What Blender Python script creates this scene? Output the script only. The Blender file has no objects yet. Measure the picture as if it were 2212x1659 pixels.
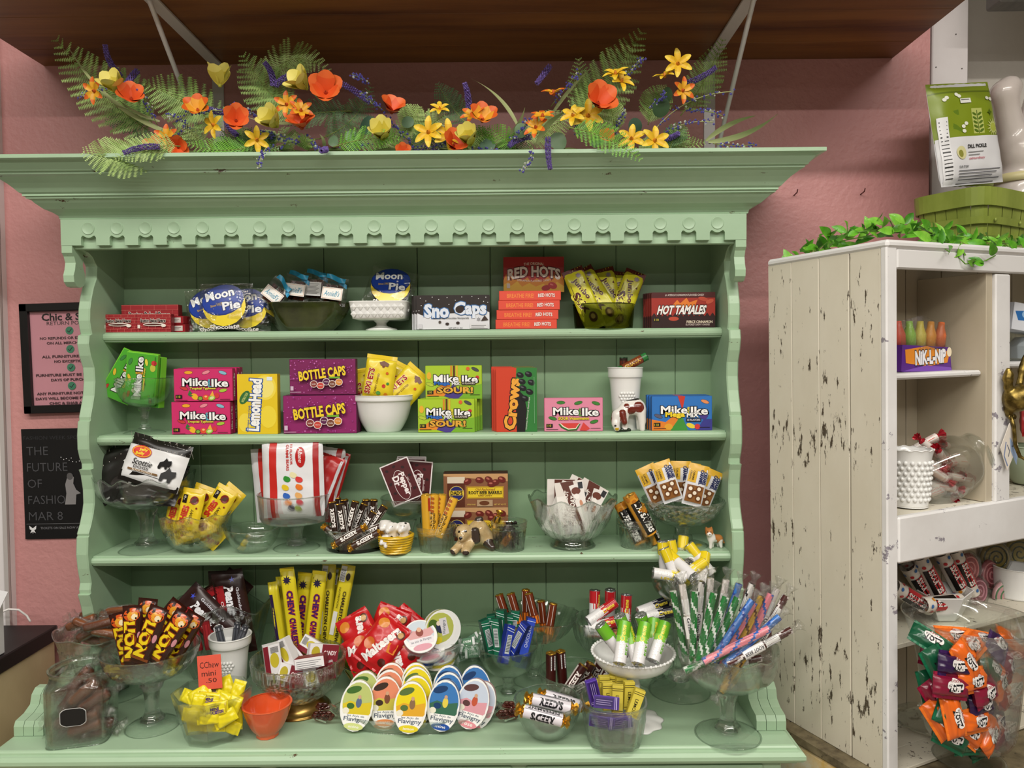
import bpy, math, random
import numpy as np
from mathutils import Vector, Matrix
SC = bpy.context.scene
COL = SC.collection
PI = math.pi
rnd = random.Random(7)
rad = math.radians

# ---------------------------------------------------------------- camera
FPX = 1600.0
CAM = Vector((0, -2.05, 1.62))
_p, _r, _w = rad(1.85), 0.0085, 0.002
FW = Vector((-math.sin(_w)*math.cos(_p), math.cos(_w)*math.cos(_p), -math.sin(_p)))
_r0 = Vector((math.cos(_w), math.sin(_w), 0)); _u0 = _r0.cross(FW)
RT = _r0*math.cos(_r) - _u0*math.sin(_r)
UP = _u0*math.cos(_r) + _r0*math.sin(_r)
cd = bpy.data.cameras.new('camera'); cam = bpy.data.objects.new('camera', cd); COL.objects.link(cam)
cd.sensor_width = 36; cd.lens = 36*FPX/2212; cd.clip_start = 0.05; cd.clip_end = 60
_bk = -FW
cam.matrix_world = Matrix(((RT.x, UP.x, _bk.x, CAM.x), (RT.y, UP.y, _bk.y, CAM.y), (RT.z, UP.z, _bk.z, CAM.z), (0, 0, 0, 1)))
SC.camera = cam

# ---------------------------------------------------------------- light and exposure
wd = bpy.data.worlds.new('world'); SC.world = wd; wd.use_nodes = True
bg = wd.node_tree.nodes.get('Background') or wd.node_tree.nodes.new('ShaderNodeBackground')
out = wd.node_tree.nodes.get('World Output') or wd.node_tree.nodes.new('ShaderNodeOutputWorld')
wd.node_tree.links.new(bg.outputs[0], out.inputs[0])
bg.inputs[0].default_value = (1.0, 0.965, 0.92, 1); bg.inputs[1].default_value = 0.03
def strip(x, y, z, lx, ly, watt, col=(1, 0.955, 0.89)):
    ld = bpy.data.lights.new('ceiling_tube_light', 'AREA'); ld.shape = 'RECTANGLE'; ld.size = lx; ld.size_y = ly
    ld.energy = watt; ld.color = col
    o = bpy.data.objects.new('ceiling_tube_light', ld); COL.objects.link(o); o.location = (x, y, z)
    return o
strip(-0.3, -4.05, 3.38, 4.8, 0.14, 124)
strip(-0.3, -6.6, 3.38, 4.8, 0.14, 40)
strip(0.0, -2.05, 3.38, 4.6, 0.14, 92)
SC.view_settings.view_transform = 'Standard'; SC.view_settings.look = 'None'
SC.view_settings.gamma = 1.0; SC.view_settings.use_curve_mapping = False
SC.view_settings.exposure = 0.2
SC.cycles.transparent_max_bounces = 32; SC.cycles.max_bounces = 10; SC.cycles.diffuse_bounces = 3; SC.cycles.glossy_bounces = 4; SC.cycles.transmission_bounces = 10
SC.cycles.adaptive_threshold = 0.03
SC.cycles.use_denoising = True
SC.cycles.sample_clamp_indirect = 12.0

# ---------------------------------------------------------------- pixel to place
def ray(px, py): return RT*((px-1106)/FPX) + UP*((829.5-py)/FPX) + FW
def atY(px, py, y):
    d = ray(px, py); return CAM + d*((y-CAM.y)/d.y)
def atZ(px, py, z):
    d = ray(px, py); return CAM + d*((z-CAM.z)/d.z)
def hit(px, py, p0, n):
    d = ray(px, py); return CAM + d*((p0-CAM).dot(n)/d.dot(n))
def mpp(p): return (Vector(p)-CAM).dot(FW)/FPX       # metres per photo pixel at a point

# ---------------------------------------------------------------- materials
MATS = {}
def lin(h):
    if not isinstance(h, str): return tuple(h)+(1,) if len(h) == 3 else tuple(h)
    h = h.lstrip('#'); h = h if len(h) == 6 else ''.join(q*2 for q in h); c = [int(h[i:i+2], 16)/255 for i in (0, 2, 4)]
    return tuple(x/12.92 if x <= .04045 else ((x+.055)/1.055)**2.4 for x in c) + (1,)
def newmat(key):
    m = bpy.data.materials.new(key); m.use_nodes = True; nt = m.node_tree; nt.nodes.clear()
    o = nt.nodes.new('ShaderNodeOutputMaterial'); return m, nt, o
def N(nt, t, **kw):
    n = nt.nodes.new(t)
    for k, v in kw.items():
        if k.startswith('i_'):
            k = k[2:]; n.inputs[int(k) if k.isdigit() else k.replace('_', ' ')].default_value = v
        else: setattr(n, k, v)
    return n
def paper(c, rough=.42, metal=0.0, coat=0.0, name=None):
    key = name or ('print_%s_%d_%d_%d' % (c.lstrip('#') if isinstance(c, str) else str(c), rough*100, metal*100, coat*100))
    if key in MATS: return MATS[key]
    m, nt, o = newmat(key)
    b = N(nt, 'ShaderNodeBsdfPrincipled'); b.inputs['Base Color'].default_value = lin(c)
    b.inputs['Roughness'].default_value = rough; b.inputs['Metallic'].default_value = metal
    b.inputs['Coat Weight'].default_value = coat; b.inputs['Coat Roughness'].default_value = .12
    nt.links.new(b.outputs[0], o.inputs[0]); m.diffuse_color = lin(c); MATS[key] = m; return m
def noisy(key, c1, c2, scale=(6, 6, 6), lo=.4, hi=.65, detail=6, rough=.5, bump=0, bscale=80, bdist=.001, metal=0, chips=None, chip_scale=(30, 30, 8), chip_lo=.66, coat=0, coords='Object', spec=.5, cluster=0):
    """paint or wood: two tones by noise, optional worn chips of a third colour, fine relief"""
    if key in MATS: return MATS[key]
    m, nt, o = newmat(key); L = nt.links.new
    tc = N(nt, 'ShaderNodeTexCoord'); mp = N(nt, 'ShaderNodeMapping'); mp.inputs['Scale'].default_value = scale
    L(tc.outputs[coords], mp.inputs[0])
    nz = N(nt, 'ShaderNodeTexNoise', i_Scale=1.0, i_Detail=detail, i_Roughness=.6); L(mp.outputs[0], nz.inputs['Vector'])
    r = N(nt, 'ShaderNodeValToRGB'); r.color_ramp.elements[0].position = lo; r.color_ramp.elements[1].position = hi
    r.color_ramp.elements[0].color = lin(c1); r.color_ramp.elements[1].color = lin(c2); L(nz.outputs[0], r.inputs[0])
    b = N(nt, 'ShaderNodeBsdfPrincipled', i_Roughness=rough, i_Metallic=metal); col = r.outputs[0]
    b.inputs['Coat Weight'].default_value = coat; b.inputs['Specular IOR Level'].default_value = spec
    if chips:
        mp2 = N(nt, 'ShaderNodeMapping'); mp2.inputs['Scale'].default_value = chip_scale; L(tc.outputs[coords], mp2.inputs[0])
        n2 = N(nt, 'ShaderNodeTexNoise', i_Scale=1.0, i_Detail=8, i_Roughness=.7); L(mp2.outputs[0], n2.inputs['Vector'])
        if cluster:
            n4 = N(nt, 'ShaderNodeTexNoise', i_Scale=4.0, i_Detail=2); L(tc.outputs[coords], n4.inputs['Vector']); mm = N(nt, 'ShaderNodeMath', operation='MULTIPLY_ADD'); L(n4.outputs[0], mm.inputs[0]); mm.inputs[1].default_value = cluster; L(n2.outputs[0], mm.inputs[2]); n2 = mm; chip_lo += cluster*.5
        r2 = N(nt, 'ShaderNodeValToRGB'); r2.color_ramp.elements[0].position = chip_lo; r2.color_ramp.elements[1].position = chip_lo+.02; L(n2.outputs[0], r2.inputs[0])
        mx = N(nt, 'ShaderNodeMix', data_type='RGBA'); L(r2.outputs[0], mx.inputs[0]); L(col, mx.inputs[6]); mx.inputs[7].default_value = lin(chips); col = mx.outputs[2]
    L(col, b.inputs['Base Color'])
    if bump:
        n3 = N(nt, 'ShaderNodeTexNoise', i_Scale=bscale, i_Detail=3); L(tc.outputs[coords], n3.inputs['Vector'])
        bp = N(nt, 'ShaderNodeBump', i_Strength=bump, i_Distance=bdist); L(n3.outputs[0], bp.inputs['Height']); L(bp.outputs[0], b.inputs['Normal'])
    L(b.outputs[0], o.inputs[0]); m.diffuse_color = lin(c1); MATS[key] = m; return m
def glass(key, tint='#f6faf7', refr=.4, ior=1.46, rough=.0, gloss=.0, bumpk=0, bscale=60):
    """glass: part straight-through, part true refraction with its own reflections; gloss adds a thin film sheen"""
    if key in MATS: return MATS[key]
    m, nt, o = newmat(key); L = nt.links.new; nodes = []
    t = N(nt, 'ShaderNodeBsdfTransparent'); t.inputs[0].default_value = lin(tint); sh = t
    if refr:
        g = N(nt, 'ShaderNodeBsdfGlass', i_Roughness=rough, i_IOR=ior); g.inputs[0].default_value = lin(tint); nodes.append(g)
        c = N(nt, 'ShaderNodeMixShader'); c.inputs[0].default_value = refr; L(sh.outputs[0], c.inputs[1]); L(g.outputs[0], c.inputs[2]); sh = c
    if gloss:
        lw = N(nt, 'ShaderNodeLayerWeight', i_Blend=.5); pw = N(nt, 'ShaderNodeMath', operation='POWER'); L(lw.outputs['Facing'], pw.inputs[0]); pw.inputs[1].default_value = 3.0
        fr = N(nt, 'ShaderNodeMath', operation='MULTIPLY_ADD'); L(pw.outputs[0], fr.inputs[0]); fr.inputs[1].default_value = .45; fr.inputs[2].default_value = gloss
        g = N(nt, 'ShaderNodeBsdfGlossy', i_Roughness=max(rough, .05)); nodes += [g, lw]
        c = N(nt, 'ShaderNodeMixShader'); L(fr.outputs[0], c.inputs[0]); L(sh.outputs[0], c.inputs[1]); L(g.outputs[0], c.inputs[2]); sh = c
    if bumpk:
        tc = N(nt, 'ShaderNodeTexCoord'); n3 = N(nt, 'ShaderNodeTexNoise', i_Scale=bscale, i_Detail=2); L(tc.outputs['Object'], n3.inputs['Vector'])
        bp = N(nt, 'ShaderNodeBump', i_Strength=bumpk, i_Distance=.004); L(n3.outputs[0], bp.inputs['Height'])
        for n in nodes: L(bp.outputs[0], n.inputs['Normal'])
    L(sh.outputs[0], o.inputs[0]); m.diffuse_color = (.8, .9, .85, .3); MATS[key] = m; return m

# ---------------------------------------------------------------- mesh builder
class MB:
    def __init__(s): s.v = []; s.f = []; s.m = []; s.sm = []; s.mats = []
    def mi(s, mat):
        if mat is None: mat = paper('#ffffff')
        if isinstance(mat, str): mat = paper(mat)
        if mat not in s.mats: s.mats.append(mat)
        return s.mats.index(mat)
    def add(s, vs, fs, mat, smooth=False, X=None):
        k = len(s.v); i = s.mi(mat)
        if X is not None: vs = [X @ Vector(v) for v in vs]
        s.v += [tuple(v) for v in vs]
        for f in fs: s.f.append([a+k for a in f]); s.m.append(i); s.sm.append(smooth)
        return s
    def box(s, x0, x1, y0, y1, z0, z1, mat, ch=0, X=None):
        if ch <= 0:
            vs = [(x, y, z) for x in (x0, x1) for y in (y0, y1) for z in (z0, z1)]
            return s.add(vs, [(0, 1, 3, 2), (4, 6, 7, 5), (0, 4, 5, 1), (2, 3, 7, 6), (0, 2, 6, 4), (1, 5, 7, 3)], mat, False, X)
        c = ch; vs = []; idx = {}
        for ix, (x, sx) in enumerate(((x0, 1), (x1, -1))):
            for iy, (y, sy) in enumerate(((y0, 1), (y1, -1))):
                for iz, (z, sz) in enumerate(((z0, 1), (z1, -1))):
                    for a in range(3):
                        q = [x+c*sx, y+c*sy, z+c*sz]; q[a] = (x, y, z)[a]; idx[ix, iy, iz, a] = len(vs); vs.append(tuple(q))
        g = lambda *k: idx[k]; fs = []
        for i in (0, 1):
            q = [g(i, 0, 0, 0), g(i, 1, 0, 0), g(i, 1, 1, 0), g(i, 0, 1, 0)]; fs.append(q[::-1] if i == 0 else q)
            q = [g(0, i, 0, 1), g(0, i, 1, 1), g(1, i, 1, 1), g(1, i, 0, 1)]; fs.append(q if i else q[::-1])
            q = [g(0, 0, i, 2), g(1, 0, i, 2), g(1, 1, i, 2), g(0, 1, i, 2)]; fs.append(q if i else q[::-1])
        for i in (0, 1):
            for j in (0, 1):
                fs.append([g(i, j, 0, 0), g(i, j, 1, 0), g(i, j, 1, 1), g(i, j, 0, 1)])
                fs.append([g(i, 0, j, 0), g(i, 1, j, 0), g(i, 1, j, 2), g(i, 0, j, 2)])
                fs.append([g(0, i, j, 1), g(1, i, j, 1), g(1, i, j, 2), g(0, i, j, 2)])
                for k in (0, 1): fs.append([g(i, j, k, 0), g(i, j, k, 1), g(i, j, k, 2)])
        return s.add(vs, fs, mat, False, X)
    def lathe(s, prof, n, mat, fn=None, smooth=True, X=None, cap0=False, cap1=False, a0=0., a1=2*PI):
        full = abs(a1-a0-2*PI) < 1e-6; na = n if full else n+1; vs = []
        for (r, z) in prof:
            for i in range(na):
                a = a0+(a1-a0)*i/n
                rr, zz = (r, z) if fn is None else fn(a, r, z)
                vs.append((rr*math.cos(a), rr*math.sin(a), zz))
        fs = []
        for j in range(len(prof)-1):
            for i in range(n):
                i2 = (i+1) % na if full else i+1
                fs.append((j*na+i, j*na+i2, (j+1)*na+i2, (j+1)*na+i))
        if cap0: fs.append(tuple(range(na))[::-1])
        if cap1: fs.append(tuple(range((len(prof)-1)*na, len(prof)*na)))
        return s.add(vs, fs, mat, smooth, X)
    def tube(s, pts, r, n, mat, smooth=True, cap=True, X=None):
        pts = [Vector(p) for p in pts]; vs = []; k = len(pts)
        rs = r if isinstance(r, (list, tuple)) else [r]*k
        up = Vector((0, 0, 1))
        for i, p in enumerate(pts):
            t = (pts[min(i+1, k-1)]-pts[max(i-1, 0)]).normalized()
            if abs(t.dot(up)) > .95: up = Vector((1, 0, 0)) if abs(t.x) < .9 else Vector((0, 1, 0))
            a = t.cross(up).normalized(); b = a.cross(t).normalized()
            for j in range(n):
                q = 2*PI*j/n; vs.append(p+(a*math.cos(q)+b*math.sin(q))*rs[i])
        fs = [(i*n+j, i*n+(j+1) % n, (i+1)*n+(j+1) % n, (i+1)*n+j) for i in range(k-1) for j in range(n)]
        if cap: fs += [tuple(range(n))[::-1], tuple(range((k-1)*n, k*n))]
        return s.add(vs, fs, mat, smooth, X)
    def prism(s, poly, d0, d1, mat, axis='y', smooth=False, X=None, side=None):
        """poly of (u,v) extruded along an axis from d0 to d1"""
        def P(u, v, d): return {'y': (u, d, v), 'x': (d, u, v), 'z': (u, v, d)}[axis]
        n = len(poly); vs = [P(u, v, d0) for u, v in poly]+[P(u, v, d1) for u, v in poly]
        s.add(vs, [tuple(range(n))[::-1], tuple(range(n, 2*n))], mat, False, X)
        s.add(vs, [(i, (i+1) % n, n+(i+1) % n, n+i) for i in range(n)], side or mat, smooth, X); return s
    def grid(s, nu, nv, fn, mat, smooth=True, X=None, wrapu=False):
        vs = [fn(i/(nu if wrapu else nu), j/nv) for j in range(nv+1) for i in range(nu if wrapu else nu+1)]
        w = nu if wrapu else nu+1
        fs = [(j*w+i, j*w+(i+1) % w if wrapu else j*w+i+1, (j+1)*w+((i+1) % w if wrapu else i+1), (j+1)*w+i) for j in range(nv) for i in range(nu)]
        return s.add(vs, fs, mat, smooth, X)
    def ell(s, c, r, mat, nu=14, nv=9, X=None):
        def fn(u, v):
            a = 2*PI*u; b = PI*(v-.5); return (c[0]+r[0]*math.cos(b)*math.cos(a), c[1]+r[1]*math.cos(b)*math.sin(a), c[2]+r[2]*math.sin(b))
        return s.grid(nu, nv, fn, mat, True, X, True)
    def mesh(s, name):
        me = bpy.data.meshes.new(name); me.from_pydata(s.v, [], s.f)
        for m in s.mats: me.materials.append(m)
        me.polygons.foreach_set('material_index', s.m); me.polygons.foreach_set('use_smooth', s.sm); me.update(); return me
def obj(name, mb, parent=None, loc=None, X=None):
    me = mb.mesh(name) if isinstance(mb, MB) else mb
    o = bpy.data.objects.new(name, me); COL.objects.link(o)
    if parent is not None: o.parent = parent
    if loc is not None: o.location = loc
    if X is not None: o.matrix_local = X
    return o
def tag(o, label, cat, group=None, kind=None):
    o['label'] = label; o['category'] = cat
    if group: o['group'] = group
    if kind: o['kind'] = kind
    return o
def empty(name, loc=(0, 0, 0), label=None, cat=None, group=None, X=None):
    o = bpy.data.objects.new(name, None); COL.objects.link(o); o.location = loc; o.empty_display_size = .02
    if X is not None: o.matrix_world = X
    if label: tag(o, label, cat, group)
    return o
def struct(name, mb, label=None, cat=None):
    o = obj(name, mb); o['kind'] = 'structure'
    if label: o['label'] = label
    if cat: o['category'] = cat
    return o
T4 = Matrix.Translation
def RX(d): return Matrix.Rotation(rad(d), 4, 'X')
def RY(d): return Matrix.Rotation(rad(d), 4, 'Y')
def RZ(d): return Matrix.Rotation(rad(d), 4, 'Z')
def pose(px, py, y, ang=0, lean=0, yaw=0):
    """centre at the point seen at (px,py) on depth y; ang clockwise, lean back, yaw about up"""
    return T4(atY(px, py, y)) @ RZ(yaw) @ RX(-lean) @ RY(ang)

# ---------------------------------------------------------------- flat print: shapes and lettering
_G = {}
def glyphs(t, off):
    k = (t, off)
    if k not in _G:
        c = bpy.data.curves.new('lettering', 'FONT'); c.body = t; c.size = 1; c.resolution_u = 2; c.offset = off
        o = bpy.data.objects.new('lettering', c); me = bpy.data.meshes.new_from_object(o)
        vs = [(v.co.x, v.co.y) for v in me.vertices]; fs = [tuple(p.vertices) for p in me.polygons]
        bpy.data.objects.remove(o); bpy.data.meshes.remove(me); bpy.data.curves.remove(c)
        if not vs: vs = [(0, 0), (1, 1)]
        x0 = min(v[0] for v in vs); x1 = max(v[0] for v in vs); y0 = min(v[1] for v in vs); y1 = max(v[1] for v in vs)
        _G[k] = (vs, fs, x0, x1, y0, y1)
    return _G[k]
LAY = .00009
def printed(design, W, H, s, fn=None, rough=.42, mb=None, y0=0., metal=0):
    """design in photo pixels, origin top left, v down; returned in metres centred on the face"""
    mb = mb or MB(); lay = [1]
    def put(pts, faces, c):
        d = LAY*lay[0]
        if fn: vs = [fn((u-W/2)*s, (H/2-v)*s, d) for u, v in pts]
        else: vs = [((u-W/2)*s, y0-d, (H/2-v)*s) for u, v in pts]
        mb.add(vs, faces, paper(c, rough, metal) if isinstance(c, str) else c, fn is not None)
    for e in design:
        k = e[0]; lay[0] += 1
        if k == 'r':
            x0, a, x1, b, c = e[1:6]; nu, nv = (1, 1) if not fn else (max(1, int((x1-x0)/6)), max(1, int((b-a)/6)))
            nu, nv = min(nu, 24), min(nv, 24)
            pts = [(x0+(x1-x0)*i/nu, a+(b-a)*j/nv) for j in range(nv+1) for i in range(nu+1)]
            put(pts, [(j*(nu+1)+i, (j+1)*(nu+1)+i, (j+1)*(nu+1)+i+1, j*(nu+1)+i+1) for j in range(nv) for i in range(nu)], c)
        elif k == 'e':
            cx, cy, rx, ry, c = e[1:6]; ro = rad(e[6]) if len(e) > 6 else 0; n = 20; rings = (1,) if not fn else (.5, 1)
            pts = [(cx, cy)]
            for q in rings:
                for i in range(n):
                    a = 2*PI*i/n; u = rx*q*math.cos(a); v = ry*q*math.sin(a); pts.append((cx+u*math.cos(ro)-v*math.sin(ro), cy+u*math.sin(ro)+v*math.cos(ro)))
            fs = [(0, 1+(i+1) % n, 1+i) for i in range(n)]
            if fn: fs += [(1+i, 1+(i+1) % n, 1+n+(i+1) % n, 1+n+i) for i in range(n)]
            put(pts, fs, c)
        elif k == 'p': put(e[1], [tuple(range(len(e[1])))], e[2])
        elif k == 's':
            cx, cy, r0, r1, n, c = e[1:7]
            pts = [(cx+(r0 if i % 2 else r1)*math.sin(PI*i/n), cy-(r0 if i % 2 else r1)*math.cos(PI*i/n)) for i in range(2*n)]
            put([(cx, cy)]+pts, [(0, 1+(i+1) % (2*n), 1+i) for i in range(2*n)], c)
        elif k == 'l':
            xa, ya, xb, yb, w, c = e[1:7]; l = math.hypot(xb-xa, yb-ya) or 1; nx, ny = -(yb-ya)/l*w/2, (xb-xa)/l*w/2
            put([(xa+nx, ya+ny), (xb+nx, yb+ny), (xb-nx, yb-ny), (xa-nx, ya-ny)], [(0, 1, 2, 3)], c)
        elif k == 'b':
            x0, a, x1, b, c = e[1:6]; q = random.Random(3); x = x0
            while x < x1:
                w = q.choice((.5, .8, 1.2))*(x1-x0)/22; put([(x, a), (x, b), (x+w, b), (x+w, a)], [(0, 1, 2, 3)], c); x += w*2
        elif k == 't':
            t, cx, cy, w, h, c = e[1:7]; o = e[7] if len(e) > 7 else {}
            ro = rad(o.get('rot', 0)); sh = o.get('sh', 0); arc = o.get('arc', 0); b = o.get('b', .012)
            vs, fs, x0, x1, q0, q1 = glyphs(t, b)
            def mapv(vv, dx=0, dy=0):
                res = []
                for (x, y) in vv:
                    u = ((x-x0)/(x1-x0)-.5); v = (.5-(y-q0)/(q1-q0))
                    U = u*w-sh*v*h; V = v*h-arc*(1-4*u*u)
                    res.append((cx+dx+U*math.cos(ro)-V*math.sin(ro), cy+dy+U*math.sin(ro)+V*math.cos(ro)))
                return res
            if 'o' in o:
                ov, of, *_ = glyphs(t, b+o.get('ow', .045))
                if 'dx' in o: put(mapv(ov, o['dx'], o.get('dy', o['dx'])), of, o['o']); lay[0] += 1
                else: put(mapv(ov), of, o['o']); lay[0] += 1
            put(mapv(vs), fs, c)
    return mb
# ================================================================ room shell
GREEN = noisy('green_chalk_paint', '#9cb898', '#a4c0a0', scale=(5, 5, 9), lo=.3, hi=.7, rough=.38, bump=.12, bscale=60, bdist=.0015, chips='#4a3424', chip_scale=(13, 13, 9), chip_lo=.70)
GREENF = noisy('green_chalk_paint_edge', '#9fbc9b', '#a8c5a4', scale=(5, 5, 9), lo=.3, hi=.7, rough=.34, bump=.1, bscale=60, bdist=.001, chips='#553a26', chip_scale=(16, 24, 40), chip_lo=.655)
GREENP = noisy('green_plank_shaded', '#7f9c79', '#87a481', scale=(5, 5, 3), lo=.3, hi=.7, rough=.42, bump=.1, bscale=40, bdist=.001)  # hutch green darkened: the shade between the shelves is put into the colour
PINK = noisy('pink_orange_peel_wall', '#c48a88', '#cb918e', scale=(3, 3, 3), rough=.5, bump=.55, bscale=75, bdist=.004)
WHITEW = noisy('white_trim_paint', '#e4dedd', '#ece8e8', scale=(3, 3, 3), rough=.5, bump=.2, bscale=50)
OFFW = noisy('off_white_wall_paint', '#cbc5bb', '#d2cdc4', scale=(3, 3, 3), rough=.6, bump=.35, bscale=55, bdist=.003)
YW = .035
m = MB(); m.box(-1.42, 1.163, YW, .25, 0, 3.44, PINK); struct('wall_back', m, 'dusty pink textured wall behind the green hutch')
m = MB(); m.box(1.15, 3.99, .24, .34, 0, 3.44, OFFW); struct('wall_right', m, 'off-white textured wall beyond the white upright trim')
tx0, tx1 = atY(2012, 300, .125).x, atY(2090, 300, .125).x
m = MB(); m.box(tx0, tx1, .125, .25, 0, 3.44, WHITEW, .003)
for px, py in ((2065, 74), (2078, 148), (2022, 145)): p = atY(px, py, .124); m.ell(tuple(p), (.002, .002, .002), paper('#55504c'), 6, 4)
struct('trim_1', m, 'white upright wall trim between pink and off-white walls')
m = MB(); m.box(-1.75, -1.42, YW-.025, YW+.1, 0, 3.5, WHITEW, .004); m.box(-1.432, -1.42, YW-.03, YW-.02, 0, 3.5, paper('#b9b2ae')); struct('trim_2', m, 'white door casing at the edge of the pink wall')
m = MB(); m.box(-4, 4, -8, .2, -.05, 0, noisy('floor_tiles', '#8f877c', '#a39a8d', scale=(2, 2, 2), rough=.4)); struct('floor', m, 'shop floor')
ROOMP = noisy('shop_wall_paint', '#7d776f', '#857f77', scale=(1, 1, 1), rough=.8)
m = MB(); m.box(-4.1, -4, -8.1, .1, 0, 3.5, ROOMP); struct('wall_left', m, 'shop wall out of view')
m = MB(); m.box(4, 4.1, -8.1, .1, 0, 3.5, ROOMP); struct('wall_side', m, 'shop wall out of view beyond the cabinet')
m = MB(); m.box(-4.1, 4.1, -8.2, -8.1, 0, 3.5, ROOMP); struct('wall_front', m, 'shop wall behind the viewer')
m = MB(); m.box(-4.1, 4.1, -8.2, .2, 3.45, 3.5, noisy('ceiling_paint', '#cbc7c1', '#d3cfc9', scale=(1, 1, 1), rough=.8)); struct('ceiling', m, 'shop ceiling')
for px, py in ((1716, 422), (1860, 420)):
    a = atY(px, py, YW-.003); n = obj('wall_nail', MB().tube([a+Vector((0, .006, 0)), a+Vector((0, -.02, .004)), a+Vector((0, -.024, .012))], .0016, 6, paper('#5a2f2c', .4, .6)))
    tag(n, 'small bent nail in the pink wall %s' % ('nearer the hutch crown' if px < 1800 else 'nearer the green basket'), 'nail', 'nails in the pink wall')

# ---------------------------------------------------------------- wooden wall shelf with steel brackets
WOOD = noisy('stained_pine', '#542c10', '#95602c', scale=(1.3, 16, 16), lo=.3, hi=.72, detail=9, rough=.42, bump=.15, bscale=30, chips='#2a1003', chip_scale=(2.2, 14, 14), chip_lo=.70)
sh = empty('wall_shelf', (-.12, -.2, 2.448), 'stained pine wall shelf seen from below above the hutch', 'shelf')
ye = [YW, -.075, -.165, -.255, -.34, -.43, -.5]
for i in range(len(ye)-1):
    o = obj('plank', MB().box(-1.298, 1.059, ye[i+1]+.0002, ye[i]-.0002, 2.448+.0003*(i % 2), 2.492, WOOD, .0005)); o.parent = sh; o.matrix_parent_inverse = T4(-sh.location)
STEEL = paper('#d8d3d4', .38, .15, name='white_powder_coated_steel')
def child(name, mb, root):
    o = obj(name, mb, root); o.matrix_parent_inverse = root.matrix_world.inverted() if root.type != 'EMPTY' else (T4(root.location) @ root.rotation_euler.to_matrix().to_4x4()).inverted(); return o
for px, nm in ((472, 'over the yellow tulip'), (1532, 'over the trailing leaf blades')):
    x = atY(px, 200, YW).x; w = .016
    b = empty('shelf_bracket', (x, YW, 2.1), 'white steel shelf bracket on the pink wall '+nm, 'bracket', 'white shelf brackets')
    m = MB().box(x-w, x+w, YW-.004, YW, 2.1, 2.447, STEEL, .001)
    for z in (2.13, 2.22, 2.31): m.ell((x, YW-.004, z), (.004, .0015, .004), paper('#6d6868'), 8, 5)
    child('upright_strap', m, b)
    child('shelf_arm', MB().box(x-w, x+w, -.48, YW-.004, 2.441, 2.4475, STEEL, .001), b)
    child('diagonal_brace', MB().tube([(x, YW-.004, 2.105), (x, YW-.014, 2.118), (x, -.345, 2.43), (x, -.36, 2.441)], .006, 8, STEEL), b)

# ---------------------------------------------------------------- things on the wall at the side of the hutch
BLK = paper('#0d0c0c', .4)
def wallbox(px0, py0, px1, py1, y): return atY(px0, py0, y), atY(px1, py1, y)
a, b_ = wallbox(47, 655, 257, 890, YW-.01)
fr = empty('framed_sign', (a.x, YW, b_.z), 'black framed pink return policy sign with green check marks', 'sign')
W, H = b_.x-a.x, a.z-b_.z; t = .0225
X = T4(((a.x+b_.x)/2, YW-.004, (a.z+b_.z)/2)) @ RY(-1.2)
for nm, q in (('frame_rail', (-W/2, W/2, H/2-t, H/2)), ('frame_rail', (-W/2, W/2, -H/2, -H/2+t)), ('frame_stile', (-W/2, -W/2+t, -H/2, H/2)), ('frame_stile', (W/2-t, W/2, -H/2, H/2))):
    child(nm, MB().box(q[0], q[1], -.017, .002, q[2], q[3], BLK, .002, X), fr)
child('paper', MB().box(-W/2+t, W/2-t, -.004, .0, -H/2+t, H/2-t, paper('#dc9aa6', .6), 0, X), fr)
D = [('t', 'Chic & Shab', 105, 26, 122, 17, '#1f1718', {'b': .03}), ('t', 'RETURN POLICY', 105, 40, 100, 8, '#33262a', {'b': 0})]
for i, (l1, l2) in enumerate((('NO REFUNDS OR EXCHANGES', 'ON ALL MERCHANDISE'), ('ALL FURNITURE IS FINAL', 'NO EXCEPTIONS'), ('FURNITURE MUST BE PICKED UP', 'DAYS OF PURCHASE'), ('ANY FURNITURE NOT PICKED UP', 'DAYS WILL BECOME PROPERTY OF'))):
    y = 57+41*i
    D += [('e', 105, y, 9, 9, '#3f8f6c'), ('l', 100, y, 104, y+4, 1.8, '#16302a'), ('l', 103.5, y+4, 110, y-4, 1.8, '#16302a'),
          ('t', l1, 105, y+16, 6.0*len(l1)-4, 6, '#4a2b33', {'b': .03}), ('t', l2, 105, y+27, 6.0*len(l2)-4, 6, '#4a2b33', {'b': .03})]
D.append(('t', 'CHIC & SHAB AND BE', 105, 218, 104, 6, '#4a2b33', {'b': .03}))
o = child('lettering', printed(D, 210, 235, W/210, rough=.6, y0=-.0042), fr); o.matrix_parent_inverse = T4(-fr.location); o.matrix_basis = X
child('glass_pane', MB().box(-W/2+t, W/2-t, -.0105, -.009, -H/2+t, H/2-t, glass('picture_glass', refr=0, tint='#fbfbfb', gloss=.04, rough=.06), 0, X), fr)
a, b_ = wallbox(47, 926, 250, 1162, YW-.004); W, H = b_.x-a.x, a.z-b_.z
X = T4(((a.x+b_.x)/2, YW-.003, (a.z+b_.z)/2)) @ RY(-.6)
def curl(u, v): return ((u-.5)*W, -.001-.012*max(0, abs(v-.5)-.3)**1.5, (v-.5)*H)
po = obj('wall_poster', MB().grid(6, 10, curl, paper('#0b0b0c', .45), True), X=X)
tag(po, 'black fashion show poster with dark serif lettering below the framed sign', 'poster')
D = [('t', 'FASHION WEEK SPOKANE', 82, 15, 156, 8, '#2b2b2e', {'b': 0})]
for i, (t_, w_) in enumerate((('THE', 48), ('FUTURE', 90), ('OF', 32), ('FASHION', 102), ('MAR 8', 76))): D.append(('t', t_, 10+w_/2, 44+36.5*i, w_, 19, '#4a4a4d', {'b': -.004}))
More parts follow.
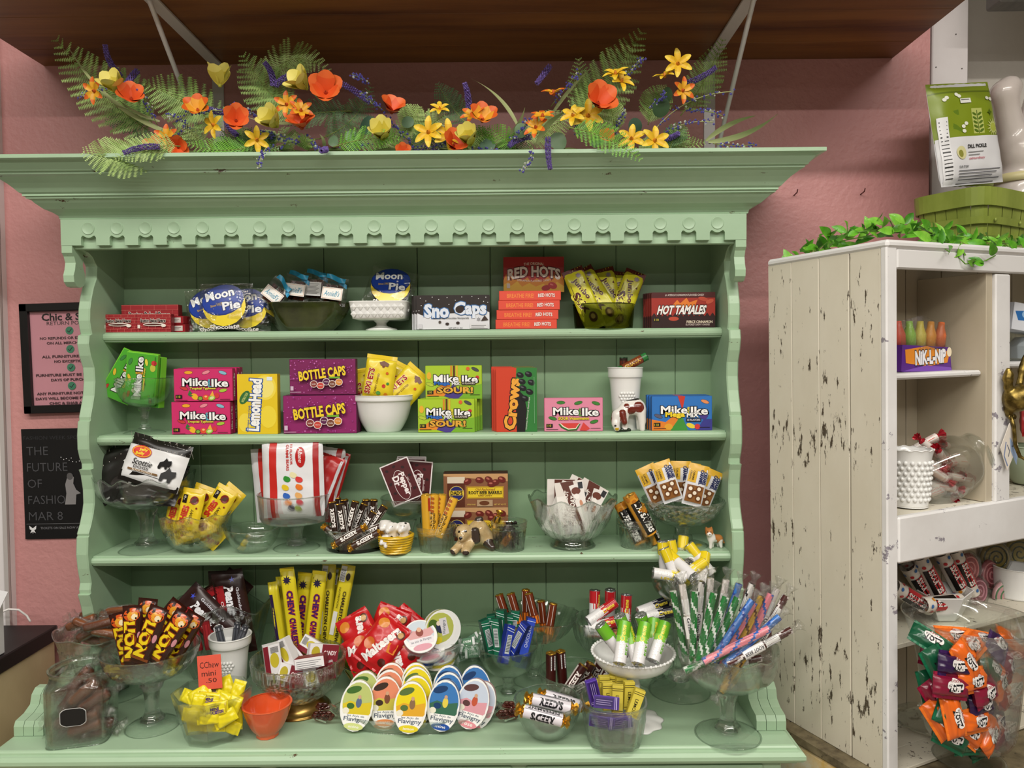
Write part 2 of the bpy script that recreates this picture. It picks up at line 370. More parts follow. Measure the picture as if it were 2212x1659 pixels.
D += [('r', 4, 207, 198, 208, '#6a6a6c'), ('t', 'TICKETS ON SALE NOW AT FASHIONWEEK', 105, 217, 140, 5, '#77777a', {'b': .01}),
      ('p', [(92, 165), (96, 140), (94, 120), (99, 104), (106, 97), (114, 104), (112, 118), (118, 132), (128, 140), (118, 143), (116, 165)], '#8d8a8a'), ('e', 105, 102, 7, 8, '#5b5959'),
      ('p', [(10, 211), (18, 217), (26, 211), (25, 219), (21, 221), (24, 228), (19, 225), (18, 230), (17, 225), (12, 228), (15, 221), (11, 219)], '#e8e8e8')]
for x, y in ((87, 59), (93, 64), (99, 62), (105, 66), (110, 61), (113, 69), (121, 70), (128, 68)): D.append(('e', x, y, 1, 1, '#dcdcdc'))
o = obj('lettering', printed(D, 203, 236, W/203, rough=.5, y0=-.0016), po)

# ---------------------------------------------------------------- hutch
HX0, HX1 = -1.072, .545
hu = empty('hutch', (-.2635, 0, .775), 'sage green painted wooden hutch with scalloped frieze and three candy shelves', 'hutch')
def hpart(name, mb): o = obj(name, mb, hu); o.matrix_parent_inverse = T4(-hu.location); return o
# back planks
xs = [HX0-.01]+[atY(p, q, 0).x for p, q in ((424, 560), (538, 560), (699, 560), (901, 560), (1059, 560), (1177, 900), (1332, 900), (1459, 900))]+[HX1+.01]
for i in range(len(xs)-1):
    g = .0012 if i in (3, 4) else .0006
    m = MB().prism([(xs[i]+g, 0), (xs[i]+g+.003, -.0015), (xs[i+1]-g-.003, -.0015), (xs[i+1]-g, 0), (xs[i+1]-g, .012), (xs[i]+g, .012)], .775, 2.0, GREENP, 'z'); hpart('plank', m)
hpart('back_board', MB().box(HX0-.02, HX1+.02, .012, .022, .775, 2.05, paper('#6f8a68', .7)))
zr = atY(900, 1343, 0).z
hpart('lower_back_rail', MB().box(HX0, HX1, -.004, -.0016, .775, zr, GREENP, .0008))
# side panels with scalloped front edge
SP = [(90, 178), (110, 196), (150, 215), (200, 213), (240, 200), (290, 190), (330, 185), (380, 184), (415, 189), (438, 194), (444, 182), (480, 179), (530, 188), (580, 203), (640, 207), (700, 203), (750, 195), (792, 187), (806, 188), (812, 182),
      (870, 179), (930, 181), (970, 190), (990, 198), (1012, 199), (1017, 186), (1040, 194), (1100, 203), (1160, 205), (1200, 200), (1250, 190), (1290, 179), (1300, 181), (1306, 177), (1380, 175), (1440, 181), (1500, 191), (1530, 187), (1545, 189), (1552, 182), (1600, 195), (1660, 206)]
prof = []
for Y, Xz in SP:
    p = hit(100+Xz/1.975, 500+Y/1.975, Vector((HX0, 0, 0)), Vector((1, 0, 0))); prof.append((-.16+(p.y+.16)*1.0, p.z))
prof = [(-.2, 1.97), (-.2, prof[0][1]+.004)]+prof+[(-.15, .90), (-.17, .86), (-.19, .83), (-.2, .8), (-.2, .775)]
prof = [(0.0, 1.97)]+prof+[(0.0, .775)]
for x0, x1 in ((HX0-.03, HX0), (HX1, HX1+.03)):
    m = MB(); n = len(prof); ch = .003
    rings = []
    for (xx, ins) in ((x0, ch), (x0+ch, 0), (x1-ch, 0), (x1, ch)): rings.append([(xx, y+(ins if 0 < i < n-1 else 0), z) for i, (y, z) in enumerate(prof)])
    vs = [v for r_ in rings for v in r_]
    fs = [(k*n+i, k*n+(i+1) % n, (k+1)*n+(i+1) % n, (k+1)*n+i) for k in range(3) for i in range(n)]+[tuple(range(n))[::-1], tuple(range(3*n, 4*n))]
    m.add(vs, fs[:-2], GREENF); m.add(vs, fs[-2:], GREEN); hpart('side_panel', m)
    # sled foot under the side panel: three laminated strips
    f = MB(); fc = (x0 if x0 < 0 else x1)+(-.006 if x0 < 0 else .003); fx0, fx1 = fc-.034, fc+.034
    for k, (hA, hB) in enumerate(((.052, .0), (.075, .03), (.06, .0))):
        a = fx0+(fx1-fx0)*k/3+.0006; b = fx0+(fx1-fx0)*(k+1)/3-.0006
        pr = [(-.396, .776), (-.396, .797), (-.39, .808), (-.36, .812), (-.338, .822), (-.332, .842), (-.318, .853), (-.3, .853), (-.286, .842), (-.276, .822), (-.262, .816), (-.24, .826), (-.22, .842), (-.2, .852), (-.1, .86), (-.1, .776)]
        f.prism(pr, a, b, GREEN, 'x')
    hpart('sled_foot', f)
# shelves with beaded nosing
SHELF = {}
for nm, z, yf in (('top', 1.701, -.115), ('middle', 1.434, -.155), ('low', 1.131, -.195)):
    pr = [(0, z), (yf+.012, z), (yf+.009, z-.0015), (yf+.009, z-.003), (yf+.003, z-.004), (yf, z-.009), (yf, z-.015), (yf+.003, z-.02), (yf+.008, z-.0215), (yf+.008, z-.0245), (yf+.012, z-.026), (0, z-.026)]
    m = MB().prism(pr, HX0+.0005, HX1-.0005, GREENF, 'x'); hpart('shelf', m); SHELF[nm] = z
# frieze: backing, toothed board, roundels
FXA, FXB, FY = -1.108, .574, -.21
m = MB(); m.box(FXA, FXB, FY, FY+.02, 1.903, 1.975, GREENF, .0015); m.box(FXA, FXA+.02, FY+.02, .0, 1.903, 1.975, GREENF); m.box(FXB-.02, FXB, FY+.02, .0, 1.903, 1.975, GREENF); hpart('frieze_backing', m)
hpart('top_board', MB().box(FXA, FXB, FY, .02, 1.972, 1.985, GREEN))
zt, zb = 1.974, 1.9105; zn = 1.931
cx = [atY(191+61.75*k, 494, FY-.012).x for k in range(23)]
poly = [(FXA, zt), (FXA, zb)]
for c in cx:
    w = .0185
    poly += [(c-w, zb), (c-w, zn-.002), (c-w+.003, zn+.0025), (c-w+.006, zn+.003), (c-.009, zn+.0005), (c-.005, zn-.0015), (c, zn-.0022), (c+.005, zn-.0015), (c+.009, zn+.0005), (c+w-.006, zn+.003), (c+w-.003, zn+.0025), (c+w, zn-.002), (c+w, zb)]
poly += [(FXB, zb), (FXB, zt)]
m = MB(); n = len(poly)
vs = [(x, FY-.013, z) for x, z in poly]+[(x, FY, z) for x, z in poly]
m.add(vs, [(i, (i+1) % n, n+(i+1) % n, n+i) for i in range(n)], GREENF)
# front face in columns so it triangulates cleanly
xs2 = [FXA]+sum([[c-.0185, c+.0185] for c in cx], [])+[FXB]
for i in range(0, len(xs2), 2): m.add([(xs2[i], FY-.013, zb), (xs2[i+1], FY-.013, zb), (xs2[i+1], FY-.013, zt), (xs2[i], FY-.013, zt)], [(0, 1, 2, 3)], GREEN)
for c in cx:
    q = [(c-.0185, zn-.002), (c-.0155, zn+.0025), (c-.0125, zn+.003), (c-.009, zn+.0005), (c-.005, zn-.0015), (c, zn-.0022), (c+.005, zn-.0015), (c+.009, zn+.0005), (c+.0125, zn+.003), (c+.0155, zn+.0025), (c+.0185, zn-.002)]
    vs = [(x, FY-.013, z) for x, z in q]+[(x, FY-.013, zt) for x, z in q]; k = len(q)
    m.add(vs, [(i, i+1, k+i+1, k+i) for i in range(k-1)], GREEN)
hpart('toothed_frieze', m)
rm = MB().lathe([(.0155, 0), (.0152, .0014), (.0145, .0019), (.0137, .0017), (.011, .0008), (.007, .0003), (0.0003, .0002)], 24, GREEN, X=RX(90)).mesh('roundel')
for c in cx:
    o = obj('roundel', rm, hu); o.matrix_parent_inverse = T4(-hu.location); o.location = (c, FY-.013, 1.9515)
# corner drops below the frieze
for x0 in (FXA, FXB-.026):
    pr = [(-.222, 1.91), (-.222, 1.893), (-.214, 1.885), (-.208, 1.87), (-.212, 1.852), (-.218, 1.838), (-.216, 1.822), (-.205, 1.812), (-.19, 1.81), (-.175, 1.817), (-.168, 1.83), (-.17, 1.848), (-.178, 1.866), (-.174, 1.884), (-.16, 1.9), (-.15, 1.91)]
    hpart('corner_drop', MB().prism(pr, x0, x0+.026, GREENF, 'x'))
# crown moulding, mitred on three sides
CR = [(0, 1.972), (.006, 1.976), (.008, 1.984), (.016, 1.990), (.03, 1.9965), (.043, 2.008), (.048, 2.0145), (.056, 2.0165), (.056, 2.0205), (.061, 2.0215), (.061, 2.0265), (.066, 2.029), (.073, 2.037), (.083, 2.047), (.097, 2.058), (.106, 2.062), (.106, 2.0665), (.112, 2.0675), (.113, 2.0705),
      (.117, 2.075), (.124, 2.083), (.131, 2.0875), (.139, 2.0885), (.1415, 2.0895), (.1415, 2.0975), (.139, 2.0985)]
m = MB(); cor = lambda o: [(FXA-o, .02), (FXA-o, FY-o), (FXB+o, FY-o), (FXB+o, .02)]
vs = [(x, y, z) for o, z in CR for x, y in cor(o)]
m.add(vs, [(j*4+i, j*4+i+1, (j+1)*4+i+1, (j+1)*4+i) for j in range(len(CR)-1) for i in range(3)], GREENF)
k = len(CR)-1; m.add([vs[k*4+i] for i in range(4)], [(0, 1, 2, 3)], GREEN)
hpart('crown_molding', m)

# ---------------------------------------------------------------- sideboard base that carries the hutch
sb = empty('sideboard', (-.267, -.24, 0), 'sage green painted sideboard whose moulded top carries the candy dishes', 'sideboard')
BX0, BX1, CZ = -1.159, .625, .775
def spart(name, mb): o = obj(name, mb, sb); o.matrix_parent_inverse = T4(-sb.location); return o
EP = [(0, .775), (.004, .774), (.007, .771), (.0075, .767), (.016, .765), (.021, .758), (.021, .75), (.016, .743), (.006, .741), (.006, .736), (0, .735)]
ins = [(BX0, .02), (BX0, -.466), (BX1, -.466), (BX1, .02)]
def off(o): return [(BX0-o+.02, .02), (BX0-o+.02, -.455-o), (BX1+o-.02, -.455-o), (BX1+o-.02, .02)]
m = MB(); vs = [(x, y, z) for o, z in EP for x, y in off(o)]
m.add(vs, [(j*4+i, j*4+i+1, (j+1)*4+i+1, (j+1)*4+i) for j in range(len(EP)-1) for i in range(3)], GREENF)
m.add([vs[i] for i in range(4)], [(0, 1, 2, 3)], GREEN); m.add([vs[4*(len(EP)-1)+i] for i in range(4)], [(0, 1, 2, 3)], GREEN)
spart('countertop', m)
spart('carcass', MB().box(-1.125, .585, -.44, .015, 0, .735, GREEN, .003))
for i in range(3):
    x0 = -1.09+.555*i; d = spart('drawer', MB().box(x0, x0+.525, -.447, -.438, .56, .724, GREEN, .004))
    o = obj('knob', MB().lathe([(.004, 0), (.005, .01), (.014, .016), (.015, .022), (.008, .028), (.0003, .029)], 16, GREENF, X=T4((x0+.262, -.447, .64)) @ RX(90)), d)

# ---------------------------------------------------------------- desk with black top beside the hutch
CREAM = noisy('cream_paint', '#c9b58c', '#d8c7a0', scale=(3, 3, 2), rough=.45, chips='#b98a4a', chip_scale=(5, 5, 4), chip_lo=.68, bump=.1)
dk = empty('desk', (-1.6, -.5, 0), 'cream desk with thick black top beside the hutch', 'desk')
o = obj('desk_top', MB().box(-2.1, -1.281, -1.15, .0, .849, .890, paper('#151213', .5), .003), dk); o.matrix_parent_inverse = T4(-dk.location)
o = obj('side_panel', MB().box(-1.315, -1.289, -1.12, -.005, 0, .849, CREAM, .002), dk); o.matrix_parent_inverse = T4(-dk.location)
o = obj('back_panel', MB().box(-2.06, -1.315, -.03, -.005, 0, .849, CREAM), dk); o.matrix_parent_inverse = T4(-dk.location)
a = [atY(-30, 1318, -.06), atY(0, 1324, -.05), atY(18, 1316, -.04), atY(40, 1317, -.03), atY(58, 1330, -.02), atY(66, 1343, -.02)]
cc = []
for i in range(len(a)-1):
    for k in range(4): cc.append(a[i].lerp(a[i+1], k/4))
tag(obj('power_cord', MB().tube(cc+[a[-1]], .0028, 8, paper('#e8e4e0', .4))), 'white cord arching over the black desk top', 'cord')
p0 = [atY(-40, 1268, -.25), atY(17, 1279, -.25), atY(1, 1312, -.25), atY(-4, 1325, -.25), atY(-40, 1320, -.25)]
m = MB(); m.add([p for p in p0]+[p+Vector((0, .002, 0)) for p in p0], [(0, 1, 2, 3, 4), (9, 8, 7, 6, 5)]+[(i, (i+1) % 5, 5+(i+1) % 5, 5+i) for i in range(5)], paper('#f2f1f3', .5))
m.box(p0[4].x-.03, p0[4].x+.02, -.252, -.2, .8905, p0[4].z+.01, paper('#dddddd'), .002)
tag(m and obj('paper_card', m), 'white card standing on the black desk top at the picture edge', 'card')
# ================================================================ white distressed cabinet, turned 24.5 degrees
DIST = noisy('distressed_cream_paint', '#d6cfbc', '#e0dac9', scale=(4, 4, 2), rough=.55, bump=.25, bscale=40, bdist=.001, chips='#4f4436', chip_scale=(70, 70, 17), chip_lo=.605, cluster=.42)
DISTW = noisy('distressed_white_paint', '#dcdad8', '#e8e7e6', scale=(4, 4, 4), rough=.5, bump=.25, bscale=40, bdist=.001, chips='#8d8790', chip_scale=(20, 20, 22), chip_lo=.62, cluster=.4)
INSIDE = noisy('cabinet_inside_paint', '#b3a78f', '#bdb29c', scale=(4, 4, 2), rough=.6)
TH = rad(24.5)
CN = atY(1912, 900, -.495); CN.z = 0
CA = Vector((math.cos(TH), math.sin(TH), 0)); CB = Vector((-math.sin(TH), math.cos(TH), 0))
KX = T4(CN) @ RZ(24.5) @ T4((0, 0, .728)) @ RY(-.9) @ T4((0, 0, -.728))     # cabinet frame: x along front, y into depth, z up; leans slightly
KI = KX.inverted()
def front(px, py, dep=0.0):
    """cabinet coordinates of the point seen at a pixel on the plane dep behind the cabinet front"""
    o = KI @ CAM; d = (KI.to_3x3() @ ray(px, py)); t = (dep-o.y)/d.y; return o+d*t
def onflr(px, py, z):
    o = KI @ CAM; d = (KI.to_3x3() @ ray(px, py)); t = (z-o.z)/d.z; return o+d*t
KW, KD, KT, KB = .82, .322, 1.848, .728
cb = empty('display_cabinet', X=KX @ T4((0, 0, KB)), label='tall distressed white plank cabinet with open candy compartments', cat='cabinet')
def kpart(name, mb): o = obj(name, mb, cb); o.matrix_local = T4((0, 0, -KB)); return o
e = [0, .078, .155, .215, .265, KD]
e = [0.0, .079, .163, .245, KD]
for i in range(4): kpart('side_plank', MB().box(0, .02, e[i]+(.0015 if i == 1 else .0004), e[i+1]-(.0015 if i == 0 else .0004), KB, KT, DIST, .0015))
kpart('side_cleat', MB().box(.02, .0236, .004, .165, KB, KT-.02, INSIDE))
kpart('side_panel', MB().box(KW-.02, KW, 0, KD, KB, KT, DIST, .002))
for x0, x1 in ((.02, .12), (.123, .29), (.293, .42), (.423, .56), (.563, .7), (.703, .8)): kpart('back_plank', MB().box(x0, x1, .166, .178, KB, KT, INSIDE, .001))
kpart('front_stile', MB().box(-.002, .03, -.016, 0, KB, KT, DISTW, .003))
kpart('front_stile', MB().box(.353, .405, -.014, .01, 1.28, 1.80, DISTW, .003))
kpart('divider', MB().box(.331, .3525, -.006, .166, 1.281, 1.803, INSIDE, .001))
kpart('top_rail', MB().box(.03, KW, -.016, 0, 1.803, KT-.004, DISTW, .003))
kpart('top_board', MB().box(-.004, KW+.003, -.02, KD, KT-.004, KT+.014, DISTW, .006))
kpart('shelf', MB().box(.024, .3305, .004, .1655, 1.570, 1.583, DISTW, .004))
kpart('shelf', MB().box(.353, KW-.02, .012, .1655, 1.585, 1.598, DISTW, .004))
kpart('middle_rail', MB().box(.03, KW, -.018, 0, 1.183, 1.282, DISTW, .004))
kpart('middle_shelf', MB().box(.02, KW-.02, 0, .1655, 1.262, 1.280, DIST, .001))
for x0, x1 in ((-.014, .05), (.051, .11), (.111, .1655)): kpart('floor_plank', MB().box(.024, KW-.02, x0, x1, KB, .7355, DIST, .001))
# base chest that carries the cabinet
bc = empty('base_chest', X=T4((CN.x, CN.y, 0)) @ RZ(24.5), label='worn yellow and white painted chest under the tall white cabinet', cat='chest')
YEL = noisy('yellowed_paint', '#d9b160', '#e0dccb', scale=(7, 7, 7), lo=.42, hi=.58, rough=.4, bump=.2, bscale=30)
WORN = noisy('worn_wood_edge', '#4a3f2c', '#8f8263', scale=(12, 12, 12), lo=.35, hi=.65, rough=.7, bump=.4, bscale=50, chips='#221a10', chip_scale=(20, 20, 20), chip_lo=.6)
o = obj('top_slab', MB().box(-.035, .84, -.15, KD-.02, .705, .728, WORN, .003), bc)
o = obj('front_panel', MB().box(-.03, .83, -.145, -.12, 0, .704, YEL, .01), bc)
o = obj('side_panel', MB().box(-.03, .0, -.12, KD-.03, 0, .704, YEL, .008), bc)
# ================================================================ builders for glassware and sweets
GL = glass('clear_pressed_glass', '#fbfdfc', refr=.42, gloss=.04)
GLC = glass('cut_glass', '#fbfdfc', refr=.48, gloss=.06)
GLS = glass('solid_glass_stem', '#fbfdfc', refr=.75, gloss=.06)
GLD = glass('smoky_glass', '#c3c8b4', refr=.3)
GLT = glass('thin_blown_glass', '#fafcfb', refr=.3, gloss=.035)
FILM = glass('clear_cellophane', '#fafaf8', refr=0, rough=.08, gloss=.12, bumpk=.8, bscale=120)
FILMS = glass('shiny_cellophane', '#f6f6f4', refr=0, rough=.13, gloss=.11, bumpk=1.0, bscale=220)
MILK = noisy('milk_glass', '#e9e9e6', '#f1f1ee', scale=(3, 3, 3), rough=.16, coat=.3)
GOLD = paper('#c79a3a', .28, .9, name='gold_foil'); SILV = paper('#c9c9cc', .25, .9, name='silver_foil')

def interp(prof, k):
    out = []
    for i in range(len(prof)-1):
        for j in range(k): out.append(tuple(a+(b-a)*j/k for a, b in zip(prof[i], prof[i+1])))
    return out+[prof[-1]]
def smooth(prof, k=4):
    """Catmull-Rom through profile points"""
    P = [prof[0]]+list(prof)+[prof[-1]]; out = []
    for i in range(1, len(P)-2):
        for j in range(k):
            t = j/k; a, b, c, d = P[i-1], P[i], P[i+1], P[i+2]
            out.append(tuple(.5*((2*b[q])+(-a[q]+c[q])*t+(2*a[q]-5*b[q]+4*c[q]-d[q])*t*t+(-a[q]+3*b[q]-3*c[q]+d[q])*t**3) for q in (0, 1)))
    return out+[prof[-1]]
def shell(prof, t, floor=None):
    """outer profile from the bottom up to the rim -> closed wall of thickness t"""
    f = t if floor is None else floor
    inn = [(max(r-t, .3), max(z, prof[0][1]+f)) for r, z in prof]
    i0 = 0
    R_, Z_ = prof[-1]; res = [(.02, prof[0][1])]+list(prof[:-1])+[(R_, Z_-1.2), (R_+.9, Z_-.2), (R_+.6, Z_+1.1), (R_-t*.5, Z_+1.6), (R_-t-.5, Z_+.8), (R_-t, Z_-.8)]+inn[::-1][1:]
    return res+[(.02, inn[0][1])]
def superel(p): return lambda a: 1/((abs(math.cos(a))**p+abs(math.sin(a))**p)**(1/p))
def fx(kind, **o):
    """wall modulation in photo pixels: angle, radius, height -> radius, height"""
    k = o.get('k', 12); amp = o.get('amp', .03); z0 = o.get('z0', -1e9); z1 = o.get('z1', 1e9); h = o.get('h', 14); rz = o.get('rz', 0); rk = o.get('rk', k); zr = o.get('zr', 1e9); p = o.get('p'); se = superel(p) if p else None; tw = o.get('tw', 0)
    def f(a, r, z):
        q = 1.0
        if z0 <= z <= z1:
            if kind == 'ribs': q += amp*(abs(math.cos(k*a/2+tw*z))*2-1)
            elif kind == 'flutes': q += amp*math.cos(k*a+tw*z)
            elif kind == 'facet': c = 2*PI/k; b = (a % c)-c/2; q += (math.cos(c/2)/math.cos(b)-1)*amp*10
            elif kind == 'diamond':
                u = a*k/(2*PI); w = z/h; q += amp*((abs((u+w) % 1-.5)+abs((u-w) % 1-.5))*2-1)
        if se: q *= se(a)
        zz = z
        if rz and z > zr: zz += rz*(z-zr)*(.5+.5*math.cos(rk*a))*o.get('rs', 1)
        return r*q, zz
    return f
MC = {}
def vessel(name, label, cat, px, py, y, zs, parts, yaw=0, sy=1.0, group=None):
    p = atY(px, py, y); loc = Vector((p.x, y, zs)); s = mpp(loc)
    X = T4(loc) @ RZ(yaw); ms = []
    for pn, prof, o in parts:
        m = MB(); pr = [(r*s, z*s) for r, z in (interp(prof, o['i']) if 'i' in o else prof)]
        f0 = o.get('fn'); f = (lambda a, r, z: tuple(v*s for v in f0(a, r/s, z/s))) if f0 else None
        m.lathe(pr, o.get('n', 48), o.get('mat', GL), f, o.get('smooth', True), Matrix.Diagonal((1, sy*o.get('sy', 1), 1, 1)))
        ms.append((pn, m))
    if len(ms) == 1:
        r = obj(name, ms[0][1]); r.matrix_world = X
    else:
        r = empty(name, X=X)
        for pn, m in ms: obj(pn, m, r)
    tag(r, label, cat, group); r['s'] = s
    return r
def on_counter(px, py): return atZ(px, py, CZ).y
def make(name, parts, X, label, cat, group=None):
    r = obj(name, parts[0][1], X=X)
    for pn, me in parts[1:]: obj(pn, me, r)
    return tag(r, label, cat, group)
def cached(key, fn):
    if key not in MC: MC[key] = fn()
    return MC[key]
# ---- carton
def carton(key, W, H, D, s, front, side, design, flap=None, sdesign=None, top=None):
    def f():
        m = MB(); w, h, d = W*s/2, H*s/2, D*s; m.box(-w, w, 0, d, -h, h, side, .0007)
        m.add([(-w+.0008, -.00004, -h+.0008), (w-.0008, -.00004, -h+.0008), (w-.0008, -.00004, h-.0008), (-w+.0008, -.00004, h-.0008)], [(0, 1, 2, 3)], front)
        for sx in (-1, 1): m.box(sx*w-.0003, sx*w+.0003, d*.12, d*.88, -h*.93, h*.93, flap or side)      # tucked end flaps
        m.box(-w*.97, w*.97, d*.1, d*.92, h-.0002, h+.0003, top or side)
        res = [('candy_box', m.mesh('candy_box')), ('front_print', printed(design, W, H, s).mesh('front_print'))]
        if sdesign:
            q = printed(sdesign, D, H, s); q.v = [(w+.0005-y, d/2+x, z) for x, y, z in q.v]; res.append(('end_print', q.mesh('end_print')))
        return res
    return cached(('c', key, round(s, 6)), f)
# ---- soft wrapper, sealed at both ends
def wrapper(key, W, H, T, s, base, design, crimp=5, seed=1, wr=.6, rough=.3, q=6, uq=4, seal=None, flat=.0, metal=0, mat=None, bdesign=None):
    def f():
        w, h, t, c = W*s, H*s, T*s, crimp*s; R = random.Random(seed); ph = [R.uniform(0, 6.28) for _ in range(8)]; bm = mat or paper(base, rough, metal, .25)
        def hf(x, z):
            u = min(1, abs(2*x/w)); v = min(1, abs(z)/(h/2-c+1e-9)); e = (1-u**uq)**.5*(max(0, 1-v**q))**.5
            k = wr*s*(math.sin(x/w*9+z/h*14+ph[0])+.7*math.sin(x/w*17-z/h*11+ph[1])+.6*math.sin(z/h*31+ph[2]+x/w*5))
            return t/2*e+k*(.35+.65*(1-e))*(.25+e)+.25*s
        def jag(i, n): return (s*.9 if i % 2 else 0)
        m = MB(); nu, nv = 16, 22
        for sg in (-1, 1):
            vs = []
            for j in range(nv+1):
                for i in range(nu+1):
                    x = (i/nu-.5)*w; z = (j/nv-.5)*h
                    pin = 1-.06*max(0, (abs(z)-(h/2-c*2.2))/(c*2.2+1e-9)) if H > W else 1
                    zz = z-(jag(i, nu) if j == nv else -jag(i, nu) if j == 0 else 0)
                    edge = i in (0, nu) or j in (0, nv)
                    vs.append((x*pin, (0 if edge else sg*hf(x, z)), zz))
            fs = [(j*(nu+1)+i, j*(nu+1)+i+1, (j+1)*(nu+1)+i+1, (j+1)*(nu+1)+i) for j in range(nv) for i in range(nu)]
            if sg > 0: fs = [g[::-1] for g in fs]
            m.add(vs, fs, bm, True)
        if seal:
            for sz in (-1, 1):
                n = 14
                for sg in (-1, 1): m.add([((i/n-.5)*w*.94, sg*(.55*s+(i % 2)*.35*s), sz*(h/2-c*(1-k)*1.0)) for k in (0.05, .92) for i in range(n+1)], [(i, i+1, n+2+i, n+1+i) for i in range(n)], seal)
        res = [('candy_wrapper', m.mesh('candy_wrapper'))]
        if design: res.append(('wrapper_print', printed(design, W, H, s, lambda x, z, d: (x, -(hf(x, z)+.0007+d), z), rough).mesh('wrapper_print')))
        return res
    return cached(('w', key, round(s, 6), seed), f)
# ---- candy roll, long axis up
def roll(key, L, r, s, base, design, ends='foil', foil=None, rough=.3, n=16, sq=0):
    def f():
        m = MB(); R, l = r*s, L*s; fo = foil or GOLD; se = superel(sq) if sq else None
        ff = (lambda a, q, z: (q*se(a), z)) if se else None
        m.lathe([(R, -l/2), (R, l/2)], n, paper(base, rough, 0, .2), ff)
        for sg in (-1, 1):
            if ends == 'foil': pr = [(R*.99, l/2), (R*1.0, l/2+.5*s), (R*.86, l/2+1.6*s), (R*.5, l/2+1.2*s), (R*.1, l/2+.5*s)]; am = .10
            elif ends == 'tuft': pr = [(R*.99, l/2-.5*s), (R*.9, l/2+R*.25), (R*.55, l/2+R*.5), (R*.95, l/2+R*1.0), (R*.75, l/2+R*1.25), (R*.1, l/2+R*.6)]; am = .2
            else: pr = [(R*.99, l/2-.3*s), (R*.6, l/2+R*.35), (R*.28, l/2+R*.7), (R*.8, l/2+R*1.5), (R*1.15, l/2+R*2.2)]; am = .22
            m.lathe([(q, sg*z) for q, z in pr], n, fo, lambda a, q, z: (q*(1+am*math.cos(7*a+z*900)), z+.06*R*math.cos(5*a)), False)
        res = [('candy_roll', m.mesh('candy_roll'))]
        if design:
            C = 2*PI*r
            def cyl(x, z, d):
                a = x/R; q = (se(a-PI/2) if se else 1)*R+.00025+d; return (q*math.sin(a), -q*math.cos(a), z)
            res.append(('wrapper_print', printed(design, C, L, s, cyl, rough).mesh('wrapper_print')))
        return res
    return cached(('r', key, round(s, 6)), f)
# ---- oval or round tin
def tin(key, W, H, T, s, design, rimc='#ededea', sidec='#e9e4da', wall=None):
    def f():
        m = MB(); w, h, t = W*s/2, H*s/2, T*s; pr = [(.02, t), (.97, t), (1, t-.6*s), (1, .9*s), (.985, .2*s), (.96, 0), (.93, .25*s), (.02, .3*s)]
        k = len(pr)
        for j in range(k-1):
            (a, za), (b, zb) = pr[j], pr[j+1]; n = 40
            vs = [(q*w*math.cos(2*PI*i/n), z_, q*h*math.sin(2*PI*i/n)) for q, z_ in ((a, za), (b, zb)) for i in range(n)]
            m.add(vs, [(i, (i+1) % n, n+(i+1) % n, n+i) for i in range(n)], paper(sidec if 1 < j < 3 else rimc, .25), True)
        if wall:
            for z0, z1, c in wall:
                n = 40; m.add([(1.004*w*math.cos(2*PI*i/n), zz*s, 1.004*h*math.sin(2*PI*i/n)) for zz in (z0, z1) for i in range(n)], [(i, (i+1) % n, n+(i+1) % n, n+i) for i in range(n)], paper(c, .3), True)
        return [('candy_tin', m.mesh('candy_tin')), ('lid_print', printed(design, W, H, s, y0=.3*s, rough=.3).mesh('lid_print'))]
    return cached(('t', key, round(s, 6)), f)
# ---- twist-wrapped caramel: brown core, clear film twisted at both ends
def twist(key, L, r, s, core, film=None, fan=1.6, n=10, ribs=0, seed=1):
    def f():
        R, l = r*s, L*s; q = random.Random(seed); b = q.uniform(-.3, .3); c = MB(); c.lathe([(.02*R, -l/2), (R*.86, -l/2), (R, -l*.44), (R, l*.44), (R*.86, l/2), (.02*R, l/2)], n, paper(core, .35, 0, .3), (lambda a, rr, z: (rr*(1+.05*math.cos(3*a)), z)))
        m = MB()
        for sg in (-1, 1):
            pr = [(R*1.06, 0), (R*1.08, l*.42), (R*.7, l*.56), (R*.25, l*.62), (R*.7, l*.62+R*fan*.5), (R*1.25, l*.62+R*fan)]
            m.lathe([(a, sg*z) for a, z in pr], n, film or FILMS, lambda a, rr, z: (rr*(1+.22*math.cos(4*a+z*800)), z+.12*R*math.cos(5*a)), False, Matrix.Shear('XZ', 4, (b, 0)) if 0 else None)
        return [('wrapped_candy', c.mesh('wrapped_candy')), ('film', m.mesh('film'))]
    return cached(('x', key, round(s, 6), seed), f)
